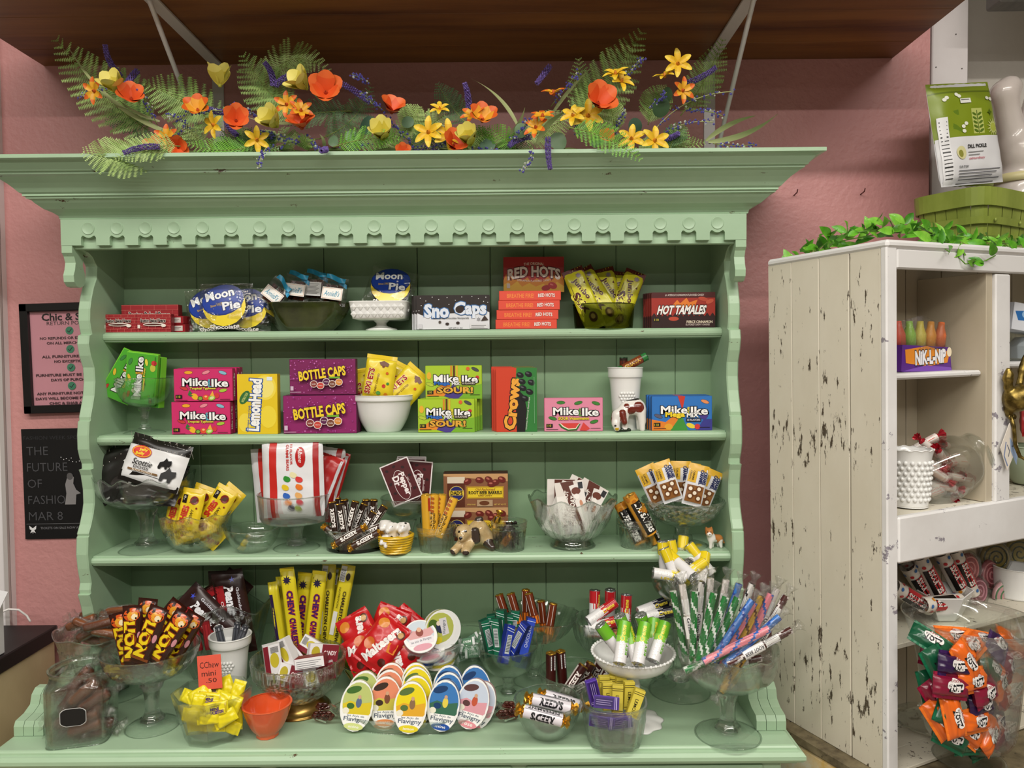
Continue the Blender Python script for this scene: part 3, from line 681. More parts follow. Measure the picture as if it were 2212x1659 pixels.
# ---- smooth blended figures: union of ellipsoids and capsules
def blob(prims, k=.003, h=.0016, pad=.006):
    """prims: (p0, p1, r0, r1, colour); a capsule with tapering radius; smooth union, one continuous surface"""
    P = [(np.array(a, float), np.array(b, float), ra, rb, c) for a, b, ra, rb, c in prims]
    lo = np.min([np.minimum(a-ra, b-rb) for a, b, ra, rb, c in P], 0)-pad; hi = np.max([np.maximum(a+ra, b+rb) for a, b, ra, rb, c in P], 0)+pad
    n = np.ceil((hi-lo)/h).astype(int)+1
    g = np.stack(np.meshgrid(*[lo[i]+h*np.arange(n[i]) for i in range(3)], indexing='ij'), -1)
    def sd(q, pr):
        a, b, ra, rb, c = pr; ab = b-a; L = ab@ab
        t = np.clip(((q-a)@ab)/L, 0, 1) if L > 1e-12 else np.zeros(q.shape[:-1])
        return np.linalg.norm(q-a-t[..., None]*ab, axis=-1)-(ra+(rb-ra)*t)
    E = sum(np.exp(-np.clip(sd(g, p)/k, -40, 40)) for p in P); F = -k*np.log(E+1e-30)
    ins = F < 0; vid = -np.ones(F.shape, int); vs = []
    c8 = [(i, j, l) for i in (0, 1) for j in (0, 1) for l in (0, 1)]
    cnt = sum(ins[i:n[0]-1+i, j:n[1]-1+j, l:n[2]-1+l].astype(int) for i, j, l in c8)
    act = np.argwhere((cnt > 0) & (cnt < 8))
    for (i, j, l) in act:
        pts = []
        for a in range(8):
            for ax in range(3):
                o = list(c8[a])
                if o[ax]: continue
                o2 = o[:]; o2[ax] = 1; fa = F[i+o[0], j+o[1], l+o[2]]; fb = F[i+o2[0], j+o2[1], l+o2[2]]
                if (fa < 0) != (fb < 0): t = fa/(fa-fb); q = np.array(o, float); q[ax] = t; pts.append(q)
        vid[i, j, l] = len(vs); vs.append(lo+h*(np.array([i, j, l])+np.mean(pts, 0)))
    fs = []
    for ax in range(3):
        a1, a2 = (ax+1) % 3, (ax+2) % 3; sl = [slice(None)]*3; s2 = [slice(None)]*3; sl[ax] = slice(0, -1); s2[ax] = slice(1, None)
        for idx in np.argwhere(ins[tuple(sl)] != ins[tuple(s2)]):
            q = []
            for d1, d2 in ((0, 0), (-1, 0), (-1, -1), (0, -1)):
                w = idx.copy(); w[a1] += d1; w[a2] += d2; q.append(vid[tuple(w)])
            if min(q) >= 0: fs.append(q if ins[tuple(idx)] else q[::-1])
    m = MB(); V = np.array(vs); cen = np.array([V[list(f)].mean(0) for f in fs])
    D = np.stack([sd(cen, p) for p in P], 1); own = D.argmin(1)
    k0 = len(m.v); m.v = [tuple(v) for v in vs]
    for f, o in zip(fs, own): m.f.append(list(f)); m.m.append(m.mi(P[o][4])); m.sm.append(True)
    return m
def paint(m, mat, test):
    """recolour faces of a mesh builder whose centre passes a test (markings of the thing itself)"""
    i = m.mi(mat); V = m.v
    for j, f in enumerate(m.f):
        c = [sum(V[a][q] for a in f)/len(f) for q in range(3)]
        if test(*c): m.m[j] = i
def spots(m, mat, cs):
    paint(m, mat, lambda x, y, z: any((x-a)**2+(y-b)**2+(z-c)**2 < r*r for a, b, c, r in cs))
ORD = ['topmost', 'second highest', 'third highest']+['%s highest' % w for w in ('fourth', 'fifth', 'sixth', 'seventh', 'eighth', 'ninth', 'tenth', 'eleventh', 'twelfth', 'thirteenth', 'fourteenth', 'fifteenth', 'sixteenth', 'seventeenth', 'eighteenth')]
NTH = ['first', 'second', 'third', 'fourth', 'fifth', 'sixth', 'seventh', 'eighth', 'ninth', 'tenth', 'eleventh', 'twelfth']
def local(p): return [tuple(v) for v in p]
# ================================================================ top and middle shelf: cartons, bowls, wrapped bars
def box_at(key, W, H, D, front, side, design, px, y, zs, label, group=None, ang=0, yaw=0, lean=0, py=800, lift=0, dx=0, **kw):
    p = atY(px, py, y); s = round(mpp(Vector((p.x, y, zs))), 5)
    X = T4((p.x+dx, y, zs+lift+H*s/2+.0006)) @ RZ(yaw) @ RX(-lean) @ RY(ang)
    return make('candy_box', carton(key, W, H, D, s, front, side, design, **kw), X, label, 'candy box', group)
def item(name, parts, px, py, y, label, cat, group=None, ang=0, lean=0, yaw=0):
    return make(name, parts, pose(px, py, y, ang, lean, yaw), label, cat, group)
Z1, Z2, Z3 = 1.701, 1.434, 1.131
S1, S2, S3 = .00123, .00121, .00119
# --- brick-red boxes
def bricks(W, H, k):
    D = []; st = 6.2*k; c = '#d8756a'
    n = int(H/st)+1
    for i in range(n):
        y = i*st+1
        if y < H-.5: D.append(('l', 0, y, W, y, .5, c))
        x = (5 if i % 2 else 12)*k
        while x < W: D.append(('l', x, y, x, min(y+st, H), .5, c)); x += 15*k
    return D+[('t', 'Boston Baked Beans', W/2, H*.36, W*.72, H*.19, '#140a08', {'b': .03, 'o': '#f2e6dc', 'ow': .06}), ('e', W*.52, H*.58, W*.31, H*.085, '#f0e6dc'), ('e', W*.5, H*.585, W*.26, H*.05, '#4a1a10'), ('e', W*.8, H*.64, W*.07, H*.09, '#ece2d8'), ('r', W*.055, H*.6, W*.13, H*.78, '#e9dfd6')]
BR, BRS = '#9c2027', '#7d181e'
for px, nm in ((257, 'beside the side panel'), (332, 'next to the chocolate pies')):
    box_at('beans', 75, 39, 16, BR, BRS, bricks(75, 39, 1), px, -.098, Z1, 'small red brick-patterned candy box, front row, '+nm, 'red brick-patterned boxes', py=694)
box_at('beansbig', 123, 60, 20, BR, BRS, bricks(123, 60, 1.7), 324, -.066, Z1, 'large red brick-patterned candy box standing behind the small ones', 'red brick-patterned boxes', py=690)
for i, (px, l) in enumerate(((384, .0), (379, .022))):
    sdg = [('r', 2, 4, 14, 14, '#d9cfc9'), ('l', 4, 8, 12, 8, .8, '#7a6a66'), ('l', 4, 10.5, 11, 10.5, .8, '#7a6a66')]
    p = atY(px, 700, -.07); s = round(mpp(p), 5)
    make('candy_box', carton('beansend', 40, 17, 26, s, BR, BRS, [('r', 8, 3, 34, 14, '#d9cfc9'), ('l', 11, 7, 30, 7, 1, '#85716c'), ('l', 11, 10, 26, 10, 1, '#85716c')]), T4((p.x, -.075+.004*i, Z1+l+9*s)) @ RZ(-14), 'red candy box lying flat with a white printed end, %s of the two' % ('lower' if i == 0 else 'upper'), 'candy box', 'red brick-patterned boxes')
# --- chocolate marshmallow pies in clear wrap
PIE = [('e', 50, 50, 46, 44, '#f0d83a'), ('e', 47, 38, 46, 33, '#17307c', -14), ('e', 47, 37, 44, 31, '#1f3f9e', -14), ('t', 'Moon', 40, 26, 62, 19, '#eef0f4', {'b': .03, 'o': '#10245c', 'rot': -14}), ('t', 'Pie', 66, 49, 38, 18, '#eef0f4', {'b': .03, 'o': '#10245c', 'rot': -10}), ('s', 63, 36, 1.2, 3.4, 5, '#eef0f4'), ('t', 'Since 1917', 34, 49, 26, 5, '#d8b83a', {'rot': -14}), ('t', 'chocolate', 52, 92, 62, 9, '#eeeae6', {'b': .02, 'arc': -4})]
def pie(key, s):
    def f():
        d = MB().lathe([(.001, -9*s), (40*s, -9*s), (46*s, -4*s), (47*s, 0), (46*s, 4*s), (40*s, 9*s), (.001, 9*s)], 28, paper('#2a1712', .35, 0, .4), X=RX(90))
        w = wrapper('pief', 114, 100, 22, s, '#fff', None, crimp=7, seed=3, wr=1.2, mat=FILM)
        p = printed(PIE, 100, 100, s, lambda x, z, dd: (x, -11.8*s-dd+(x*x+z*z)/(50*s)**2*3*s, z), .25)
        return [('marshmallow_pie', d.mesh('marshmallow_pie')), ('clear_wrap', w[0][1]), ('wrap_print', p.mesh('wrap_print'))]
    return cached(('pie', key, round(s, 6)), f)
item('marshmallow_pie', pie('a', S1), 488, 662, -.088, 'chocolate marshmallow pie with blue moon label, front and centre of three', 'pie', 'wrapped marshmallow pies', 0, 6)
item('marshmallow_pie', pie('a', S1*.97), 458, 668, -.062, 'chocolate marshmallow pie half hidden behind the front pie beside the red boxes', 'pie', 'wrapped marshmallow pies', -8, 5)
item('marshmallow_pie', pie('a', S1*.97), 535, 668, -.060, 'chocolate marshmallow pie half hidden behind the front pie beside the green bowl', 'pie', 'wrapped marshmallow pies', 6, 5)
# --- dark green oval bowl with ribboned bags
GRG = noisy('dark_olive_glaze', '#23290f', '#3c4419', scale=(9, 9, 9), rough=.12, coat=.5)
o = vessel('ceramic_bowl', 'dark olive glazed oval bowl holding ribboned candy bags', 'bowl', 662, 700, -.062, Z1, [('ceramic_bowl', smooth(shell([(46, 0), (58, 2), (78, 22), (92, 45), (96, 60)], 4), 3), {'n': 64, 'mat': GRG, 'fn': fx('facet', k=6, amp=.09, p=2.6)})], sy=.52)
def ribbonbag(s, seed, face):
    def f():
        w = wrapper('rb', 58, 62, 26, s, '#fff', None, crimp=9, seed=seed, wr=1.6, mat=FILMS, q=4)
        c = MB(); R = random.Random(seed)
        for i in range(3): c.tube([((-14+13*i)*s, 2*s, -26*s), ((-12+12*i+R.uniform(-2, 2))*s, 0, 14*s)], 6.2*s, 10, paper('#5d3420', .45))
        r = MB(); q = [(-16, 20, 4), (-6, 24, -5), (4, 21, -7), (14, 26, -3), (24, 22, 3)]
        r.grid(12, 3, lambda u, v: ((-20+44*u)*s, (-9+6*math.sin(u*5+v))*s, (22+10*v+5*math.sin(u*4+1.2))*s), paper('#2f9fcb', .35), True)
        r.grid(8, 3, lambda u, v: ((6+22*u)*s, (-7+5*math.cos(u*4))*s, (18-12*u+9*v)*s), paper('#2a93c0', .35), True)
        if face == 0: D = [('r', 0, 0, 44, 26, '#ece9e2'), ('r', 1.5, 1.5, 42.5, 24.5, '#d9a87c'), ('r', 2.3, 2.3, 41.7, 23.7, '#f2f0ea'), ('t', "AnnieB's", 22, 13, 32, 12, '#2f8fae', {'sh': .25})]
        else: D = [('r', 4, 0, 38, 30, '#dcdcda')]+[('l', 7, 4+3*i, 34-(i % 3)*3, 4+3*i, 1.1, '#777777') for i in range(8)]
        l = printed(D, 44, 27, s, lambda x, z, d: (x, -14.6*s-d, z-8*s), .4)
        return [('candy_bag', w[0][1]), ('caramel_sticks', c.mesh('caramel_sticks')), ('ribbon', r.mesh('ribbon')), ('paper_label', l.mesh('paper_label'))]
    return cached(('rb', seed, face), f)
for i, (px, py, y, ang, face, nm) in enumerate(((598, 634, -.078, 38, 0, 'tilted at the bowl edge beside the pies'), (642, 622, -.066, 8, 0, 'second from the pies'), (682, 618, -.058, 4, 1, 'showing its white ingredient label'), (722, 630, -.084, 8, 0, 'name label facing the white dish'))):
    item('candy_bag', ribbonbag(S1, i+1, face), px, py, y, 'clear bag of brown candy with blue ribbon, '+nm, 'candy bag', 'ribboned bags in the olive bowl', ang, 8)
# --- square milk glass pedestal dish
dpr = [(30, 0), (33, 1), (33, 4), (14, 10), (11, 16), (16, 22), (34, 26), (57, 28)]
m_ = [('stem_foot', interp(smooth(shell(dpr[:6], 3), 3), 1), {'mat': MILK, 'n': 40}), ('square_dish', shell([(44, 22), (56, 25), (59, 42), (62, 60)], 4), {'mat': MILK, 'n': 64, 'fn': fx('none', p=9), 'i': 2})]
o = vessel('pedestal_dish', 'square white milk glass pedestal dish with diamond relief', 'dish', 824, 700, -.062, Z1, m_, sy=.78); s = o['s']
dm = MB(); q = 6.6*s
dm.add([(-q, 0, 0), (0, 0, -q*1.15), (q, 0, 0), (0, 0, q*1.15), (0, -3.2*s, 0)], [(0, 1, 4), (1, 2, 4), (2, 3, 4), (3, 0, 4)], MILK); dme = dm.mesh('relief_diamond')
for r_ in range(2):
    for c_ in range(8):
        d = obj('relief_diamond', dme, o); d.location = ((-50+14.3*c_)*s, (-46-r_*1.5)*s, (34+15*r_)*s)
item('marshmallow_pie', pie('b', S1*.93), 845, 622, -.07, 'chocolate marshmallow pie tilted in the white square pedestal dish', 'pie', 'wrapped marshmallow pies', 14, 22)
# --- dark and white carton with snowy lettering
SNO = [('p', [(0, 0), (158, 0), (158, 38), (150, 34), (140, 36), (60, 40), (30, 34), (14, 44), (0, 38)], '#231814')]+[('e', x, y, .9, .9, '#f2f2f2') for x, y in ((8, 6), (20, 12), (34, 4), (48, 9), (66, 5), (84, 11), (98, 4), (120, 3), (134, 8), (150, 5), (154, 16), (10, 22), (5, 33), (70, 20), (145, 14))]
SNO += [('t', 'Sno', 43, 34, 54, 31, '#dfe6f2', {'b': .05, 'o': '#3b6ea8', 'ow': .05}), ('t', 'Caps', 116, 32, 70, 36, '#dfe6f2', {'b': .05, 'o': '#3b6ea8', 'ow': .05}), ('e', 93, 31, 9, 8, '#2a1812'), ('t', 'Semi-Sweet Chocolate Nonpareils', 74, 50, 78, 5, '#2a2a2a', {'b': .01}), ('e', 66, 62, 4, 3, '#2c1a12'), ('e', 89, 60, 4, 3, '#2c1a12'), ('e', 50, 58, 3, 3, '#4b4038'), ('s', 134, 52, 2, 5.5, 6, '#9a9aa0'), ('p', [(139, 56), (147, 44), (155, 54)], '#3a2a22'), ('r', 4, 62, 12, 72, '#cfcfd4'), ('t', 'NET WT 3.1 OZ', 84, 71, 30, 3, '#333'), ('r', 115, 62, 154, 72, '#dcdcdf'), ('l', 118, 66, 150, 66, 1, '#555'), ('l', 118, 69.5, 146, 69.5, 1, '#555')]
for i, (px, y) in enumerate(((979, -.104), (973, -.088), (968, -.072))):
    box_at('sno', 158, 74, 13, '#dedfe3', '#2b1f1a', SNO, px, y, Z1, 'dark brown and white carton with snowy lettering, %s of three' % ('front', 'middle', 'rear')[i], 'snowy lettered cartons', py=676)
# --- red cinnamon cartons
RH = [('r', 0, 0, 131, 30, '#a32222'), ('p', [(0, 76), (0, 50), (6, 36), (10, 50), (18, 30), (24, 48), (34, 38), (40, 52), (52, 44), (60, 54), (72, 46), (84, 54), (96, 42), (104, 52), (112, 30), (118, 46), (124, 34), (131, 52), (131, 76)], '#d98a24'), ('p', [(0, 76), (0, 60), (10, 54), (16, 62), (30, 52), (40, 64), (56, 56), (70, 64), (86, 58), (100, 66), (116, 54), (131, 64), (131, 76)], '#e4b433'),
      ('t', 'THE ORIGINAL', 66, 16, 44, 6, '#e8d8c8', {'b': .01, 'arc': 1.5}), ('t', 'RED HOTS', 66, 39, 114, 24, '#efe3da', {'b': .04, 'o': '#5b1418', 'ow': .06, 'arc': 8}), ('t', 'CINNAMON FLAVORED CANDY', 66, 49, 74, 4.5, '#f0d9c8', {'b': .02, 'arc': -3}), ('e', 92, 67, 10, 6, '#a91f22', -10), ('e', 106, 62, 10, 7, '#b9272a', 20), ('e', 104, 60, 4, 1.5, '#e07a70', 20), ('r', 7, 57, 14, 67, '#cfc0b8')]
RS = [('t', 'BREATHE FIRE!', 46, 10.5, 58, 9, '#f08a3a', {'b': .015}), ('t', 'RED HOTS', 102, 10.5, 36, 8, '#f2ddd4', {'b': .035, 'o': '#8a2020', 'ow': .04, 'arc': 1})]
for i in range(4):
    box_at('rhs', 133, 20.3, 74, '#df4a34', '#c23a2a', RS, 1142-(0, 0, 2, 3)[3-i]*.8, -.104+.002*(i % 2), Z1, 'flat red-orange cinnamon candy box, %s in the stack of four' % ('lowest', 'second', 'third', 'topmost')[i], 'stacked flat red cinnamon boxes', py=672, lift=i*20.6*S1*.985, dx=.0025*(i-1.5))
box_at('rh', 131, 76, 17, '#b02a24', '#96221f', RH, 1153, -.055, Z1, 'red flame-printed cinnamon candy box standing on the flat stack', 'red cinnamon candy boxes', py=595, lift=82.6*S1*.985)
# --- smoky glass tub with yellow bars
vessel('glass_tub', 'low smoky glass tub holding yellow and maroon bars', 'tub', 1304, 700, -.062, Z1, [('glass_tub', smooth(shell([(58, 0), (62, 2), (64, 20), (66, 52)], 3, 5), 2), {'n': 48, 'mat': GLD})], sy=.72)
JST = [('p', [(0, 0), (38, 0), (38, 44), (30, 36), (0, 10)], '#571516'), ('t', 'Jumbo', 21, 42, 46, 13, '#4d1213', {'b': .045, 'o': '#e6dd52', 'rot': 72}), ('t', 'Stix', 12, 66, 42, 17, '#4d1213', {'b': .045, 'o': '#e6dd52', 'rot': 72}), ('l', 5, 30, 5, 92, 1.1, '#6a5a18'), ('e', 22, 98, 8, 10, '#5a3420'), ('e', 22, 97, 4, 5, '#c8a06a'), ('s', 26, 16, 3, 6, 8, '#8a7a8c')]
JB = wrapper('jst', 46, 140, 15, S1, '#cdc62a', [tuple([e[0]]+([[(a*1.21, b*1.09) for a, b in e[1]], e[2]] if e[0] == 'p' else [v*1.15 if isinstance(v, (int, float)) and not (e[0] == 's' and i_ == 4) else v for i_, v in enumerate(e[1:])])) for e in JST], crimp=10, seed=2, wr=.8, seal=paper('#cfc92e', .3))
for px, py, y, ang, ln, nm in ((1262, 646, -.088, -22, 4, 'fanned out over the stacked boxes'), (1292, 640, -.066, -30, 8, 'tallest, tipped towards the stack'), (1320, 645, -.048, -14, 8, 'upright at the rear'), (1350, 650, -.062, 22, 6, 'fanned out towards the dark carton'), (1334, 655, -.04, 6, 4, 'mostly hidden behind the others')):
    item('candy_bar', JB, px, py, y, 'yellow and maroon wrapped bar in the smoky tub, '+nm, 'candy bar', 'bars in the smoky glass tub', ang, ln)
# --- dark red hot cinnamon cartons
HT = [('r', 0, 0, 138, 12, '#4a1210'), ('r', 0, 12, 138, 52, '#a02a1c'), ('p', [(0, 52)]+[(5.75*i, 52-(8 if i % 2 else 0)) for i in range(1, 24)]+[(138, 52), (138, 76), (0, 76)], '#2a0b0b'), ('p', [(40, 34), (56, 16), (62, 24), (76, 12), (82, 22), (100, 16), (94, 30)], '#e07a26'), ('t', 'HOT TAMALES', 66, 38, 104, 20, '#f2eeea', {'b': .04, 'o': '#1a0808', 'ow': .06, 'sh': .25}), ('t', "#1 AMERICA'S CINNAMON FLAVORED CANDY", 72, 6, 84, 5, '#d8c8c0', {'b': .01}), ('e', 48, 57, 11, 4.5, '#b8452e'), ('e', 112, 15, 11, 4.5, '#b8452e', 14), ('e', 126, 20, 9, 4.5, '#c25238', -20), ('t', 'FIERCE CINNAMON', 104, 64, 56, 6, '#e8d8c0', {'b': .02}), ('t', 'FLAVORED CHEWY CANDIES', 100, 70, 52, 4, '#cbb8b0'), ('r', 5, 55, 18, 63, '#0e0808'), ('t', '110', 11, 59, 9, 5, '#d8c030')]
for i in range(5):
    box_at('ht', 138, 76, 10.5, '#8c2318', '#5b1410', HT, 1476-4.2*i, -.104+.0165*i, Z1, 'dark red cinnamon carton with slanted white lettering, %s of five in a row' % ('front', 'second', 'third', 'fourth', 'rearmost')[i], 'dark red cinnamon cartons', py=667)

# ================================================================ middle shelf
def mi(W, H, sub, subc, andc, cand, extra, subw=.44, b2=None):
    k = W/127; D = []
    for x, y, a, c in cand:
        D += [('e', x*k, y*k, 9.4*k, 4.0*k, '#2a2420', a), ('e', x*k, y*k, 8.7*k, 3.4*k, c, a)]
    D += extra
    D += [('t', 'Mike', 47*k, 29*k, 56*k, 17*k, '#f6f6f4', {'b': .028, 'o': '#120c10', 'ow': .06}), ('t', 'Ike', 100*k, 31*k, 36*k, 17*k, '#f6f6f4', {'b': .028, 'o': '#120c10', 'ow': .06}), ('t', 'and', 78*k, 31*k, 17*k, 6.5*k, andc, {'b': .03, 'rot': 90})]
    D += [('t', sub, 63*k, 43*k, W*subw, 6.4*k, subc, {'b': .03, 'o': '#1c1014', 'ow': .05})] if sub else []
    return D+[('r', 4*k, 56*k, 18*k, 64*k, '#10100e'), ('t', '110', 10*k, 60*k, 9*k, 5*k, '#d8c030'), ('l', 4*k, 68*k, 30*k, 68*k, 1, '#2a1a1a'), ('l', 100*k, 66*k, 122*k, 66*k, 1, '#2a1a1a')]
FRUIT = [('e', 45, 60, 8, 6, '#f0b52c', 40), ('p', [(34, 46), (40, 54), (32, 54), (42, 58), (36, 60), (30, 56)], '#2f7a3a'), ('e', 57, 64, 6, 5, '#5a4a20'), ('e', 57, 64, 4, 3.4, '#7fb03a'), ('e', 69, 62, 7, 6, '#e2542c'), ('e', 69, 60, 3, 2, '#f0c080'), ('e', 82, 63, 8, 5.5, '#8fbf3a', -20), ('e', 82, 63, 5, 3, '#d8e6a0', -20), ('e', 93, 58, 5, 6, '#d23a3a'), ('p', [(78, 58), (84, 48), (88, 60)], '#f0b040')]
TROP = mi(127, 70, 'Tropical Typhoon', '#f3e14a', '#4ab6c8', ((32, 8, 0, '#f0a828'), (70, 8, -18, '#e98a98'), (106, 9, 18, '#86bcd0'), (106, 47, -10, '#a8c83a'), (22, 42, 18, '#c83a3a')), FRUIT)
MP = '#cf2d6b'; MPS = '#a81f55'
TS = [('t', 'Mike and Ike', 8, 35, 50, 8, '#f0e8e8', {'b': .03, 'rot': -90})]
for i in range(2): box_at('trop', 127, 70, 17, MP, MPS, TROP, 434+9*i, -.138+.03*i, Z2, 'pink fruit candy carton in the lower layer, %s' % ('front' if i == 0 else 'rear'), 'pink fruit cartons', py=902, sdesign=TS)
for i in range(3): box_at('trop', 122, 70, 17, MP, MPS, TROP, 439+9*i, -.136+.0285*i, Z2, 'pink fruit candy carton in the upper layer, %s of three' % ('front', 'middle', 'rear')[i], 'pink fruit cartons', py=830, lift=71*S2, sdesign=TS)
# compote with green cartons
def compote(label, px, py, y, zs, rim, foot, H, stem, bowlh, mat=None, pat=None, rimfn=None, n=72, t=3, sm=True, group=None, stemf=None, prof=None, fr=.18, sy=1, name='glass_compote'):
    """footed glass dish: bowl, stem and foot; all in photo pixels"""
    hb = H-bowlh; b = prof or [(stem*1.2, hb), (rim*.55, hb+bowlh*.10), (rim*.84, hb+bowlh*.36), (rim*.96, hb+bowlh*.68), (rim, H)]
    parts = [('bowl', smooth(shell(b, t), 3), {'mat': mat or GL, 'n': n, 'fn': pat, 'smooth': sm, 'sy': sy}),
             ('stem', smooth([(.02, hb*.1), (stem*1.5, hb*.14), (stem*.95, hb*.3), (stem*.9, hb*.55), (stem*1.15, hb*.8), (stem*1.5, hb*.95), (stem*1.2, hb+1), (.02, hb+1)], 3), {'mat': GLS, 'n': 24, 'fn': stemf or fx('facet', k=8, amp=.1)}),
             ('foot', smooth([(.02, 0), (foot, 0), (foot*1.0, 2), (foot*.85, hb*.06+2), (foot*.45, hb*.1+2), (stem*1.5, hb*fr), (.02, hb*fr)], 2), {'mat': GL, 'n': 48})]
    return vessel(name, label, 'compote', px, py, y, zs, parts, group=group)
compote('clear glass compote holding green candy cartons on the middle shelf', 313, 930, -.08, Z2, 57, 40, 118, 9, 62, t=2)
GRN = mi(120, 68, 'Original Fruits', '#f3e14a', '#f0a030', ((22, 8, 10, '#c83030'), (64, 8, -18, '#e8c030'), (104, 9, 18, '#3f8a40'), (106, 46, -10, '#e8e048')), [('e', 88, 58, 9, 6, '#c8c84a'), ('e', 100, 60, 6, 6, '#d23a3a')])
for px, py, y, ang, yw, ln, nm in ((305, 818, -.108, -82, 8, -10, 'front, standing on end'), (272, 814, -.085, -62, 26, -8, 'tipped towards the side panel'), (322, 824, -.07, -84, -20, 0, 'sunk at the rear')):
    p = carton('grn', 120, 68, 17, S2*.93, '#4fae2f', '#86d83c', GRN); item('candy_box', p, px, py, y, 'bright green fruit candy carton in the compote, '+nm, 'candy box', 'green cartons in the compote', ang, ln, yw)
# lemon carton
LEM = [('r', 0, 0, 86, 129, '#e4c41c'), ('e', 60, 29, 24, 27, '#f0d84a'), ('e', 60, 29, 19, 22, '#f2e27a'), ('e', 66, 92, 18, 24, '#edd53c'), ('e', 16, 104, 14, 20, '#eed648'), ('t', 'LemonHead', 37, 66, 112, 27, '#f4f4f0', {'b': .05, 'o': '#1f4f9c', 'ow': .07, 'rot': -86}), ('e', 16, 50, 16, 9, '#2c6a34', -58), ('t', 'NATURALLY SOUR', 16, 50, 22, 6, '#d8e080', {'rot': -60}), ('t', 'The Original Lemon Candy', 24, 96, 58, 5, '#2a5a9c', {'rot': -86}), ('r', 64, 6, 76, 14, '#dfe8f0')]
box_at('lem', 86, 129, 22, '#e9cc20', '#d4b01a', LEM, 556, -.142, Z2, 'yellow lemon candy carton standing on end with blue-edged lettering', None, py=870, lean=1)
# purple cartons
R5 = random.Random(5)
def capsd(): return [('e', R5.uniform(2, 156), R5.uniform(2, 80), R5.choice((.8, 1.2, 1.8)), R5.choice((.8, 1.2, 1.8)), R5.choice(('#b04a9c', '#9c3a8c', '#c46ab0'))) for _ in range(110)]+[
    ('t', 'BOTTLE CAPS', 80, 34, 112, 24, '#f0cf2c', {'b': .04, 'o': '#3a0f30', 'ow': .05, 'rot': -7}), ('r', 96, 42, 122, 46, '#6fae2e')]+[z for x, y, c in ((60, 59, '#8a3a34'), (76, 63, '#c8443a'), (90, 54, '#5a1e4c'), (104, 59, '#7a4632'), (120, 55, '#d88a3a')) for z in (('e', x, y, 9, 8.5, '#e8dcd4'), ('e', x, y, 7.6, 7.2, c), ('t', {60: 'Root Beer', 76: 'Cherry', 90: 'Grape', 104: 'Cola', 120: 'Orange'}[x], x, y, 10, 3, '#f0e8e0'))]+[('r', 5, 64, 12, 74, '#d0b8cc'), ('l', 4, 78, 30, 78, 1.2, '#d0b8cc')]
box_at('caps', 158, 82, 24, '#8c1f63', '#5f1444', capsd(), 691, -.138, Z2, 'purple soda candy carton with yellow lettering, lower front', 'purple soda candy cartons', py=895)
box_at('caps', 158, 82, 24, '#8c1f63', '#5f1444', [], 697, -.112, Z2, 'purple soda candy carton, lower rear', 'purple soda candy cartons', py=895)
box_at('caps2', 143, 77, 20, '#7d1c58', '#58133f', [tuple([e[0]]+[v*.905 if isinstance(v, (int, float)) else v for v in e[1:]]) for e in capsd()], 697, -.132, Z2, 'purple soda candy carton with yellow lettering, on top', 'purple soda candy cartons', py=814, lift=82.5*S2)
# white mixing bowl with yellow bags
vessel('mixing_bowl', 'white milk glass mixing bowl with yellow candy bags', 'bowl', 829, 925, -.085, Z2, [('mixing_bowl', smooth(shell([(32, 0), (38, 3), (52, 28), (61, 58), (64, 66), (67, 68), (67, 78)], 4), 3), {'n': 56, 'mat': MILK})])
SIX = [('r', 0, 0, 66, 9, '#e3c326'), ('t', 'SIXLETS', 14, 58, 56, 13, '#a82420', {'b': .04, 'o': '#f2e6b0', 'rot': -84}), ('t', 'CANDY COATED', 30, 62, 44, 4, '#7a4a18', {'rot': -84}), ('e', 40, 24, 3, 3, '#7a3a1c'), ('e', 50, 38, 3, 3, '#d8682a'), ('e', 46, 66, 4, 4, '#c8342a'), ('e', 54, 60, 3, 3, '#3a8a3a'), ('e', 36, 82, 5, 4, '#5aa04a'), ('e', 52, 84, 4, 4, '#e08a2a'), ('p', [(30, 16), (40, 12), (52, 17), (50, 24), (34, 22)], '#6b3a20')]
SB = wrapper('six', 66, 98, 20, S2, '#e8cf2b', SIX, crimp=7, seed=4, wr=1.1, seal=paper('#ecd94a', .3))
for px, py, y, ang, ln, nm in ((820, 816, -.105, 8, 4, 'tallest, upright at the front'), (878, 838, -.092, 42, 6, 'leaning towards the yellow-green cartons'), (862, 834, -.06, 28, 4, 'hidden behind the leaning one'), (795, 842, -.075, -10, 2, 'low against the purple cartons')):
    item('candy_bag', SB, px, py, y, 'yellow candy bag in the white bowl, '+nm, 'candy bag', 'yellow bags in the white bowl', ang, ln)
# yellow-green sour cartons
EXM = [('p', [(0, 66), (52, 30), (56, 66)], '#e88a2a'), ('r', 54, 0, 58, 30, '#d88a20'), ('r', 60, 0, 64, 30, '#5a2a10'), ('r', 66, 0, 70, 30, '#e0b030'), ('p', [(40, 66), (60, 40), (90, 70), (60, 72)], '#4a3a8a'), ('p', [(70, 72), (100, 44), (122, 40), (122, 72)], '#7ab02a'), ('e', 8, 22, 5, 8, '#e8b030'), ('e', 92, 7, 4, 4, '#e0642a'), ('e', 112, 26, 4, 4, '#c83030')]
SOUR = mi(122, 72, None, None, '#e6d23a', ((112, 9, 26, '#4a4a4e'), (10, 42, 18, '#b8c83a'), (112, 56, -24, '#e08a3a')), EXM)+[('t', 'Mega', 36, 39, 34, 9.5, '#2f6ac0', {'b': .05, 'o': '#0c1c40'}), ('t', 'MiX', 66, 39, 18, 7, '#f2f2f0', {'b': .04, 'o': '#101010'}), ('r', 78, 35, 108, 42, '#241a14'), ('t', '10 FLAVORS', 93, 38.5, 26, 4, '#e8e0d0'), ('t', 'SOUR!', 64, 53, 78, 14, '#e0a83a', {'b': .04, 'o': '#2a1808', 'ow': .06})]
